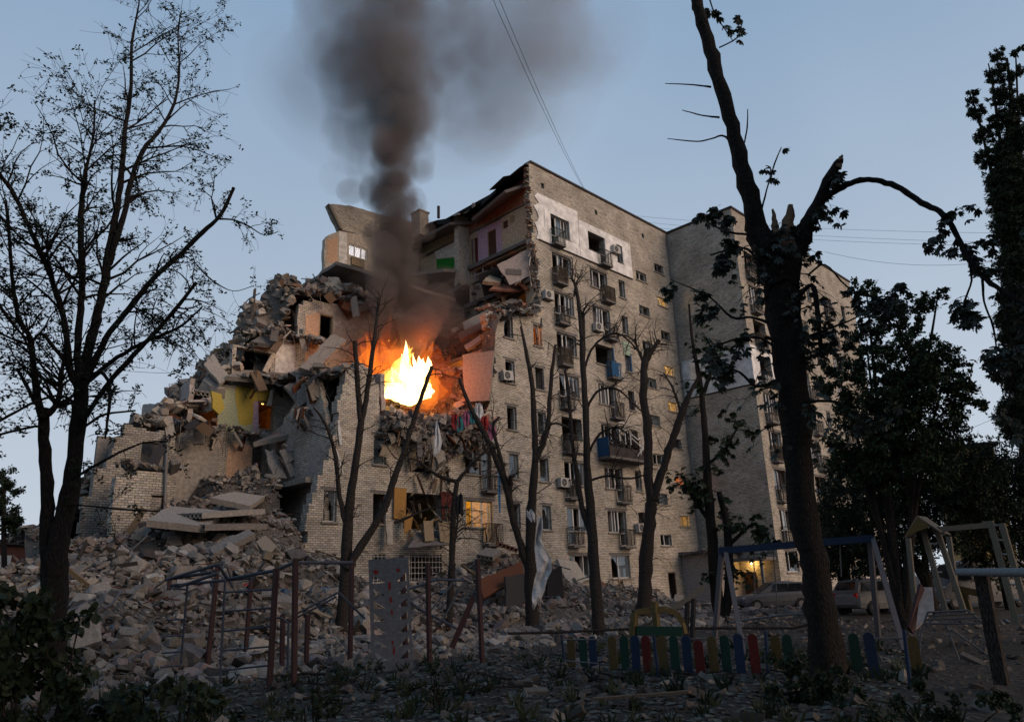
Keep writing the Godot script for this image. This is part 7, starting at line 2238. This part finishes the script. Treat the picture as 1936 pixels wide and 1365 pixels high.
	# dark tarpaulin sheets under the tree
	slab([-7.61, 2.29, 5.0, -6.45, 2.64, 5.0, -6.99, -0.04, 5.4, -8.38, -0.14, 5.6], 0.12, "felt", "dark upright sheet of roofing behind the white cloth", "roofing_sheet")
	slab([-10.81, 2.16, 5.4, -9.26, 2.3, 5.2, -9.72, 0.49, 5.8, -11.48, 0.73, 6.2], 0.1, "tin", "dark bent sheet left of the tattered tree", "roofing_sheet")
	slab([-11.56, 2.02, 4.6, -8.65, 2.88, 4.4, -9.13, 2.14, 5.0, -12.02, 1.36, 5.4], 0.1, "rust", "rusty brown sheet lying above the dark hollow", "roofing_sheet")
	single("blue_bag", lumps[2], M["cloth_blue"], "small bright blue bag in the rubble before the grilled window", "bag").transform = Transform3D(Basis.from_scale(Vector3(0.6, 0.35, 0.5)), Vector3(-19.85, 1.75, 5.2))
	single("red_bag", lumps[4], M["cloth_red"], "small bright red bag in the rubble behind the climbing frame", "bag").transform = Transform3D(Basis.from_scale(Vector3(0.5, 0.25, 0.4)), Vector3(-23.25, 2.0, 6.0))
	# glazed balcony frame torn off on the fourth floor
	var gb := thing("wrecked_glazed_balcony", "wrecked glazed balcony with bent white frames on the fourth floor", "balcony", Vector3(5.4, fl(4), 0))
	var fb := Mb.new()
	fb.span(Vector3(-2.0, -0.25, 0.002), Vector3(2.4, -0.08, 1.0))
	part("floor_plate", fb, M["concrete_dark"], gb)
	rng.seed = 171
	var bp := Mb.new()
	bp.span(Vector3(-2.0, -0.06, 0.93), Vector3(2.1, 0.55, 0.97))
	part("parapet_board", bp, M["tin"], gb)
	var bp2 := Mb.new()
	bp2.span(Vector3(-2.0, -0.06, 0.003), Vector3(-1.96, 1.15, 0.9))
	part("side_board", bp2, M["frame_blue"], gb)
	for q in [[-0.8, 0.9, 0.95, -0.8, 2.2, 0.95], [-0.8, 2.2, 0.95, 2.2, 2.1, 0.95], [2.2, 2.1, 0.95, 2.4, 0.6, 1.0], [0.3, 0.8, 1.0, 0.3, 1.6, 1.0], [0.3, 1.6, 1.0, 1.0, 1.2, 1.1], [0.4, 1.3, 1.0, 2.0, 0.3, 1.2], [1.0, 1.2, 1.1, 2.2, 1.7, 1.0], [-0.2, 0.8, 0.95, -0.2, 1.9, 0.95], [1.2, 0.2, 1.1, 1.7, 1.4, 1.0], [0.8, 0.1, 1.1, 1.6, 0.9, 1.2]]:
		var b := Mb.new()
		b.beam(Vector3(q[0], q[1], q[2]), Vector3(q[3], q[4], q[5]), 0.06)
		part("frame_bar", b, M["frame_white"], gb)
	var jb := Mb.new()
	for i in 60:
		jb.beam(Vector3(rf(-1.7, 2.0), rf(0, 0.8), rf(0.2, 0.9)), Vector3(rf(-1.7, 2.0), rf(0.2, 1.9), rf(0.2, 0.9)), rf(0.05, 0.2), 0.03)
	part("jumble", jb, M["tin"], gb).set_meta("kind", "stuff")
	# wreckage on the second- and third-floor balconies left of the lit window
	var wr := thing("wrecked_balcony", "wrecked wooden balcony full of boards on the second floor under the fire", "balcony", Vector3(-10.9, fl(2), 0))
	for i in 46:
		var b := Mb.new()
		var a := Vector3(rf(-1.6, 1.5), rf(-0.3, 1.6), rf(0.15, 0.95))
		b.beam(a, a + Vector3(rf(-0.5, 0.5), rf(-0.6, 0.9), rf(-0.15, 0.15)), rf(0.04, 0.2), 0.025)
		part("board", b, M[["wood", "wood_pale", "wood_orange", "steel_white", "concrete_dark", "wood"][rng.randi_range(0, 5)]], wr)
	var wr2 := thing("wrecked_balcony", "wreckage hanging from the third-floor opening under the fire", "balcony", Vector3(-10.8, fl(3), 0))
	for i in 40:
		var b := Mb.new()
		var a := Vector3(rf(-1.0, 1.3), rf(-0.4, 2.2), rf(0.1, 0.7))
		b.beam(a, a + Vector3(rf(-0.4, 0.5), rf(-1.0, 0.4), rf(-0.15, 0.15)), rf(0.05, 0.25), 0.03)
		part("board", b, M[["wood", "concrete_pale", "plaster", "wood_pale", "concrete_dark", "rust"][rng.randi_range(0, 5)]], wr2)

# ------------------------------------------------------------------ vehicles

func car(label: String, at: Vector3, yaw: float, paint: Material, kind: String) -> Node3D:
	var o := thing("parked_car" if kind != "van" else "parked_van", label, "car" if kind != "van" else "van", at, yaw, "vehicles parked at the right")
	var L := 4.1 if kind != "van" else 4.9
	# stations along the body: x from the rear, half-width, sill, shoulder
	var st := [[0.0, 0.62, 0.45, 0.78], [0.12, 0.76, 0.32, 0.9], [0.5, 0.84, 0.26, 0.94], [1.4, 0.86, 0.24, 0.95], [2.6, 0.86, 0.24, 0.92], [3.4, 0.83, 0.26, 0.84], [3.9, 0.76, 0.30, 0.74], [4.1, 0.58, 0.40, 0.62]]
	var cab := [[0.1, 0.72, 0.9, 1.02], [0.35, 0.60, 0.94, 1.42], [1.2, 0.60, 0.95, 1.5], [2.0, 0.59, 0.94, 1.46], [2.9, 0.68, 0.88, 0.96]]
	if kind == "van":
		st = [[0.0, 0.85, 0.4, 1.1], [0.1, 0.92, 0.3, 1.2], [1.5, 0.95, 0.28, 1.2], [3.6, 0.95, 0.28, 1.15], [4.5, 0.88, 0.3, 0.95], [4.9, 0.7, 0.4, 0.75]]
		cab = [[0.02, 0.86, 1.1, 1.9], [0.2, 0.84, 1.18, 2.1], [2.6, 0.84, 1.18, 2.12], [3.3, 0.80, 1.15, 1.98], [4.3, 0.84, 0.98, 1.05]]
	var body := Mb.new()
	var loft := func(b: Mb, s: Array, inset: float) -> void:
		var rings := []
		for q in s:
			var x: float = q[0] - L / 2
			var w: float = q[1]
			rings.append([Vector3(x, q[2], -w * 0.94), Vector3(x, lerpf(q[2], q[3], 0.35), -w), Vector3(x, lerpf(q[2], q[3], 0.8), -w * 0.99), Vector3(x, q[3], -w * inset), Vector3(x, q[3] + 0.015, 0), Vector3(x, q[3], w * inset), Vector3(x, lerpf(q[2], q[3], 0.8), w * 0.99), Vector3(x, lerpf(q[2], q[3], 0.35), w), Vector3(x, q[2], w * 0.94)])
		for i in rings.size() - 1:
			for k in 8:
				b.quad(rings[i][k], rings[i + 1][k], rings[i + 1][k + 1], rings[i][k + 1])
			b.quad(rings[i][8], rings[i + 1][8], rings[i + 1][0], rings[i][0])
		for e in [rings[0], rings[-1]]:
			for k in range(1, 8):
				b.tri(e[0], e[k], e[k + 1])
	loft.call(body, st, 0.9)
	loft.call(body, cab, 0.86)
	part("body", body, paint, o)
	# side and end glass set just proud of the cabin
	for s in [-1, 1]:
		for w in ([[0.45, 1.2], [1.28, 2.1]] if kind != "van" else [[3.0, 3.7]]):
			var g := Mb.new()
			var y0 := 1.0 if kind != "van" else 1.25
			var y1 := 1.38 if kind != "van" else 1.8
			var z := 0.625 if kind != "van" else 0.86
			g.quad(Vector3(w[0] - L / 2, y0, s * (z + 0.02)), Vector3(w[1] - L / 2 + 0.12, y0, s * (z + 0.02)), Vector3(w[1] - L / 2, y1, s * z), Vector3(w[0] - L / 2 + 0.05, y1, s * z))
			part("side_window", g, M["car_glass"], o)
	var wsx := 2.12 if kind != "van" else 3.4
	var ws := Mb.new()
	if kind == "van":
		ws.quad(Vector3(4.2 - L / 2, 1.12, -0.7), Vector3(4.2 - L / 2, 1.12, 0.7), Vector3(3.42 - L / 2, 1.95, 0.62), Vector3(3.42 - L / 2, 1.95, -0.62))
	else:
		ws.quad(Vector3(2.84 - L / 2, 1.02, -0.56), Vector3(2.84 - L / 2, 1.02, 0.56), Vector3(2.1 - L / 2, 1.47, 0.48), Vector3(2.1 - L / 2, 1.47, -0.48))
	part("windscreen", ws, M["car_glass"], o)
	var rw := Mb.new()
	rw.quad(Vector3(0.1 - L / 2, 1.06, -0.52), Vector3(0.1 - L / 2, 1.06, 0.52), Vector3(0.32 - L / 2, 1.4, 0.46), Vector3(0.32 - L / 2, 1.4, -0.46))
	part("rear_window", rw, M["car_glass"], o)
	for s in [-1, 1]:
		for x in [0.75, L - 0.85]:
			var t := Mb.new()
			t.tube([Vector3(x - L / 2, 0.31, s * 0.66), Vector3(x - L / 2, 0.31, s * 0.88)], [0.31, 0.31], 18)
			var w := part("wheel", t, M["dark"], o)
			var rm := Mb.new()
			rm.tube([Vector3(x - L / 2, 0.31, s * 0.86), Vector3(x - L / 2, 0.31, s * 0.89)], [0.19, 0.17], 12)
			part("rim", rm, M["frame_grey"], w)
		var hl := Mb.new()
		hl.box(Vector3(L / 2 - 0.22, 0.66, s * 0.58), Vector3(0.14, 0.14, 0.3))
		part("headlight", hl, M["steel_white"], o)
		var tl := Mb.new()
		tl.box(Vector3(-L / 2 + 0.07, 0.82, s * 0.6), Vector3(0.1, 0.2, 0.16))
		part("tail_light", tl, M["tail_red"], o)
	return o

func cars() -> void:
	mat("car_white", 0.20, 0.20, 0.205, 0.5, "grain", 0.6)
	mat("car_silver", 0.12, 0.125, 0.135, 0.5, "grain", 0.6)
	mat("car_glass", 0.012, 0.014, 0.018, 0.06, "")
	mat("tail_red", 0.4, 0.01, 0.01, 0.3, "")
	car("small white hatchback parked by the lit porch, tail to the right", Vector3(5.98, 0.0, 9.31), PI * 0.78, M["car_silver"], "car")
	var tl := thing("brake_lamp", "glowing red tail lamp of the hatchback by the porch", "lamp", Vector3(6.68, 0.73, 10.49))
	var sm := Mb.new()
	sm.box(Vector3.ZERO, Vector3(0.14, 0.12, 0.14))
	part("lens", sm, glow("brake_glow", Color(1.0, 0.12, 0.04), 5.0), tl)
	var l := OmniLight3D.new()
	l.name = "light"
	tl.add_child(l)
	l.light_color = Color(1.0, 0.15, 0.05)
	l.light_energy = 0.12
	l.light_size = 0.06
	l.omni_range = 8.0
	l.omni_attenuation = 2.0
	l.shadow_enabled = true
	car("white saloon with dusty bonnet right of the chestnut trunk", Vector3(1.53, 0.0, 16.61), -0.35, M["car_white"], "car")
	car("white van behind the play tower", Vector3(6.05, 0.0, 19.24), 2.5, M["car_white"], "van")

func far_things() -> void:
	# low brick house far left under the tree, with a lit shop window
	var h := thing("far_brick_house", "low dark brick house with lit windows far behind the left tree", "house", Vector3(-18.4, 1.73, -43.13))
	h.position.y = 0
	h.rotation.y = 0.3
	var b := Mb.new()
	b.span(Vector3(-9, 0, -6), Vector3(7, 6.6, 0))
	part("wall", b, M["brick_house"] if M.has("brick_house") else mat("brick_house", 0.13, 0.055, 0.045, 0.9, "grain", 0.5), h)
	var r := Mb.new()
	r.span(Vector3(-9.4, 6.61, -6.4), Vector3(7.4, 7.0, 0.4))
	part("roof", r, M["tin"], h)
	for i in 5:
		for f in 2:
			var w := Mb.new()
			w.span(Vector3(-8 + i * 3.0, 1.2 + f * 2.9, 0.002), Vector3(-6.6 + i * 3.0, 2.9 + f * 2.9, 0.05))
			part("window", w, M["frame_grey"] if (i + f) % 3 else M["frame_white"], h)
	var y := thing("far_yellow_building", "yellow building with a stepped roofline above the trees at the far right", "building", Vector3(77.07, 0.23, 4.1))
	y.position.y = 0
	y.rotation.y = -1.1
	var yb := Mb.new()
	var top: float = Vector3(77.76, 17.19, 7.3).y
	yb.span(Vector3(-3.2, 0, -8), Vector3(2.4, top, 0))
	part("wall", yb, mat("far_yellow", 0.42, 0.26, 0.09, 0.9, "grain", 0.3), y)
	var yc := Mb.new()
	yc.span(Vector3(-3.5, top + 0.01, -8.3), Vector3(2.7, top + 0.4, 0.3))
	yc.span(Vector3(-3.2, top + 0.41, -1.5), Vector3(-2.2, top + 1.6, -0.3))
	part("roof", yc, M["tin"], y)
	for i in 2:
		for f in 3:
			var w := Mb.new()
			w.span(Vector3(-2.4 + i * 2.4, top - 2.6 - f * 3.0, 0.002), Vector3(-1.2 + i * 2.4, top - 0.9 - f * 3.0, 0.06))
			part("window", w, M["dark"], y)
	rng.seed = 181
	var dense := sprig(9, 0.3)
	var ft := thing("far_tree", "small dark tree at the far left edge behind the maple", "tree", Vector3(-23.95, 2.56, -20.8))
	ft.position.y = 0
	limb(ft, [-23.8, 2.0, -20.77, 0.18, -24.36, 6.0, -20.89, 0.15, -24.77, 8.96, -20.97, 0.06], "trunk", 6)
	crown(ft, [-24.77, 8.96, -20.97, 0.67, -24.53, 8.07, -20.92, 0.84, -24.9, 7.46, -21.0, 0.9, -24.48, 6.73, -20.91, 0.9, -24.22, 6.0, -20.86, 0.9], 60.0, 0.3, "leaf_dark", dense)

func foreground() -> void:
	rng.seed = 191
	var broad := sprig(6, 0.42)
	var small := sprig(8, 0.3)
	var bushes := [
		["leafy_bush", "dark broad-leaved bush filling the lower left corner", Vector3(-33.57, 0.93, 24.7), [-33.72, 1.57, 24.66, 0.19, -33.55, 1.44, 24.7, 0.19, -33.72, 1.34, 24.66, 0.24, -33.45, 1.23, 24.73, 0.19, -33.59, 1.1, 24.7, 0.24, -33.3, 1.07, 24.78, 0.19, -33.82, 1.72, 24.64, 0.12, -33.41, 1.55, 24.75, 0.11], 90.0, 0.11],
		["leafy_bush", "broad leaves at the bottom left edge below the climbing frame", Vector3(-32.99, 0.86, 25.43), [-33.13, 1.09, 25.37, 0.13, -33.04, 1.19, 25.41, 0.08, -33.22, 1.18, 25.34, 0.09, -32.88, 1.05, 25.48, 0.14, -32.99, 1.21, 25.43, 0.05, -33.31, 1.08, 25.3, 0.14, -32.72, 1.02, 25.55, 0.09], 70.0, 0.10],
		["leafy_bush", "dark leafy shoots at the bottom left of centre", Vector3(-31.83, 0.62, 24.91), [-31.88, 1.03, 24.88, 0.08, -31.92, 0.9, 24.85, 0.12, -31.78, 0.87, 24.94, 0.11, -31.85, 1.14, 24.9, 0.05], 70.0, 0.09],
		["leafy_shrub", "young leafy shrub growing at the foot of the chestnut", Vector3(-24.16, -0.01, 24.82), [-24.23, 0.33, 24.68, 0.24, -24.11, 0.26, 24.92, 0.25, -24.0, 0.2, 25.16, 0.25, -24.28, 0.06, 24.58, 0.26, -24.1, -0.01, 24.94, 0.29, -23.93, 0.13, 25.33, 0.22, -24.15, 0.54, 24.83, 0.16, -24.28, 0.54, 24.57, 0.12], 40.0, 0.12],
		["leafy_shrub", "thin young shrub standing before the grey panel", Vector3(-27.34, 0.11, 20.76), [-27.35, 0.83, 20.75, 0.08, -27.38, 0.65, 20.73, 0.11, -27.4, 0.47, 20.71, 0.14, -27.33, 0.32, 20.77, 0.14, -27.42, 0.18, 20.7, 0.11], 60.0, 0.09],
		["leafy_shrub", "low leafy shrub at the bottom right", Vector3(-26.38, 0.24, 27.35), [-26.42, 0.43, 27.21, 0.21, -26.33, 0.39, 27.5, 0.23, -26.52, 0.35, 26.93, 0.18, -26.26, 0.38, 27.75, 0.22, -26.61, 0.32, 26.7, 0.16], 50.0, 0.09],
		["leafy_shrub", "low shrub at the foot of the climbing frame", Vector3(-27.02, 0.16, 18.5), [-27.03, 0.54, 18.49, 0.14, -26.88, 0.47, 18.59, 0.14, -27.39, 0.48, 18.25, 0.12, -27.21, 0.44, 18.37, 0.13], 60.0, 0.08]]
	for k in bushes:
		var o := thing(k[0], k[1], "bush", Vector3(k[2].x, 0, k[2].z))
		begin_tree()
		var lob: Array = k[3]
		for i in range(0, lob.size(), 4):
			limb(o, [o.position.x + rf(-0.1, 0.1), 0.0, o.position.z + rf(-0.1, 0.1), 0.012, (o.position.x + lob[i]) / 2, lob[i + 1] * 0.55, (o.position.z + lob[i + 2]) / 2, 0.009, lob[i], lob[i + 1], lob[i + 2], 0.004], "stem", 5)
		end_tree(o, small, "leaf_dark", 0.1, 0.2)
		crown(o, lob, k[4] * 26.0, k[5], "leaf_dark", broad)
	# weeds and fallen leaves over the near ground
	var tuft := Mb.new()
	for i in 9:
		var d := Vector3(rf(-1, 1), rf(1.0, 2.2), rf(-1, 1)).normalized()
		var s := d.cross(Vector3(0.3, 0, 0.8)).normalized() * 0.02
		var q := Vector3(rf(-0.06, 0.06), 0, rf(-0.06, 0.06))
		var l := rf(0.08, 0.22)
		tuft.tri(q - s, q + s, q + d * l)
		tuft.tri(q + s * 0.5 + d * l * 0.4, q - s * 0.5 + d * l * 0.4, q + d * l * 1.1 + Vector3(0.03, -0.02, 0.02))
	var flat := Mb.new()
	leaf_shape(flat, Transform3D(Basis.from_scale(Vector3.ONE * 0.12), Vector3(0, 0.02, 0)), 0.35)
	for k in [[tuft.mesh(), "weeds", "sparse weeds growing on the near ground", 700, "leaf_dark"], [flat.mesh(), "fallen_leaves", "fallen leaves strewn over the near ground", 9000, "leaf_dusty"]]:
		var mm := MultiMesh.new()
		mm.transform_format = MultiMesh.TRANSFORM_3D
		mm.mesh = k[0]
		mm.instance_count = k[3]
		for i in k[3]:
			var e := rf(0.15, 1.25)
			var dist := 4.0 + 18.0 * pow(rng.randf(), 1.3)
			var x := -34.97 + dist * sin(e) * 1.0
			var z := 30.02 - dist * cos(e)
			mm.set_instance_transform(i, Transform3D(Basis.from_euler(Vector3(rf(-0.3, 0.3), rf(0, TAU), rf(-0.3, 0.3))) * Basis.from_scale(Vector3.ONE * rf(0.7, 1.6)), Vector3(x, 0.0, z)))
		var o := MultiMeshInstance3D.new()
		o.name = k[1]
		o.multimesh = mm
		o.material_override = M[k[4]]
		add_child(o)
		tag(o, k[2], "ground cover", "", "stuff")
	# broken branches lying about
	var where := ["on the near ground below the pickets", "on the ground before the grey panel", "on the ground before the climbing frame", "on the near ground at the right"]
	var around := p3([-24.23, 0.0, 22.52, -25.39, 0.0, 18.78, -27.47, 0.0, 16.29, -21.31, 0.0, 25.51])
	for i in 28:
		var c: Vector3 = around[i % 4] + Vector3(rf(-2.2, 2.2), 0.05, rf(-2.2, 2.2))
		var b := Mb.new()
		var d := Vector3(rf(-1, 1), 0, rf(-1, 1)).normalized()
		var l := rf(0.5, 1.6)
		var q := [c]
		var r := [rf(0.012, 0.035)]
		for k in 5:
			d = (d + Vector3(rf(-0.4, 0.4), rf(-0.1, 0.14), rf(-0.4, 0.4))).normalized()
			q.append(q[-1] + d * l / 5); r.append(r[0] * (1.0 - 0.17 * k))
		b.tube(q, r, 5)
		for k in 4:
			var e: Vector3 = q[k + 1]
			var f := (d + rv(0.9)).normalized() * rf(0.15, 0.5)
			f.y = absf(f.y) * 0.5
			b.tube([e, e + f * 0.5 + rv(0.03), e + f], [r[k + 1] * 0.5, r[k + 1] * 0.35, 0.003], 4)
		single("fallen_branch", b, M["bark"], "%s broken branch lying %s" % ["long" if l > 1.15 else "short", where[i % 4]], "branch", "broken branches " + where[i % 4])
	single("fallen_plank", beam_of(Vector3(-26.0, 0.12, 22.58), Vector3(-25.59, 0.25, 23.94), 0.14, 0.03), M["wood"], "long plank lying on the near ground below the pickets", "plank")

func beam_of(a: Vector3, b: Vector3, w: float, h: float) -> Mb:
	var m := Mb.new()
	m.beam(a, b, w, h)
	return m

func wires() -> void:
	var w := [
		["overhead_cable", Vector3(4.43, 29.6, -0.4), Vector3(-20.95, 20.76, 15.75), "left of the two cables rising from the roof edge", 0.4],
		["overhead_cable", Vector3(4.61, 29.58, -0.4), Vector3(-20.79, 20.75, 15.91), "right of the two cables rising from the roof edge", 0.4],
		["power_line", Vector3(23.02, 37.33, -9.19), Vector3(34.67, 26.96, 22.95), "topmost power line crossing the sky at the right", 0.5],
		["power_line", Vector3(23.28, 36.62, -8.8), Vector3(34.65, 26.15, 22.78), "second power line crossing the sky at the right", 0.5],
		["power_line", Vector3(23.68, 35.93, -8.19), Vector3(34.65, 25.89, 22.73), "third power line crossing the sky at the right", 0.5],
		["power_line", Vector3(21.5, 26.08, 9.74), Vector3(24.56, 22.27, 22.55), "lowest power line crossing the sky at the right", 1.0],
		["power_line", Vector3(23.15, 10.62, 15.12), Vector3(24.43, 13.08, 21.58), "slanting power line above the far yellow building", 0.3],
		["power_line", Vector3(-27.97, 14.43, -14.43), Vector3(-18.02, 14.12, -11.67), "thin line from the left edge to the ruin", 0.4]]
	for k in w:
		var b := Mb.new()
		var q := []
		var r := []
		for i in 17:
			var t := i / 16.0
			q.append(k[1].lerp(k[2], t) - Vector3(0, k[4] * 4.0 * t * (1.0 - t), 0)); r.append(0.012 if k[0] == "power_line" else 0.01)
		b.tube(q, r, 5)
		single(k[0], b, M["dark"], k[3], "cable", "cables in the sky")
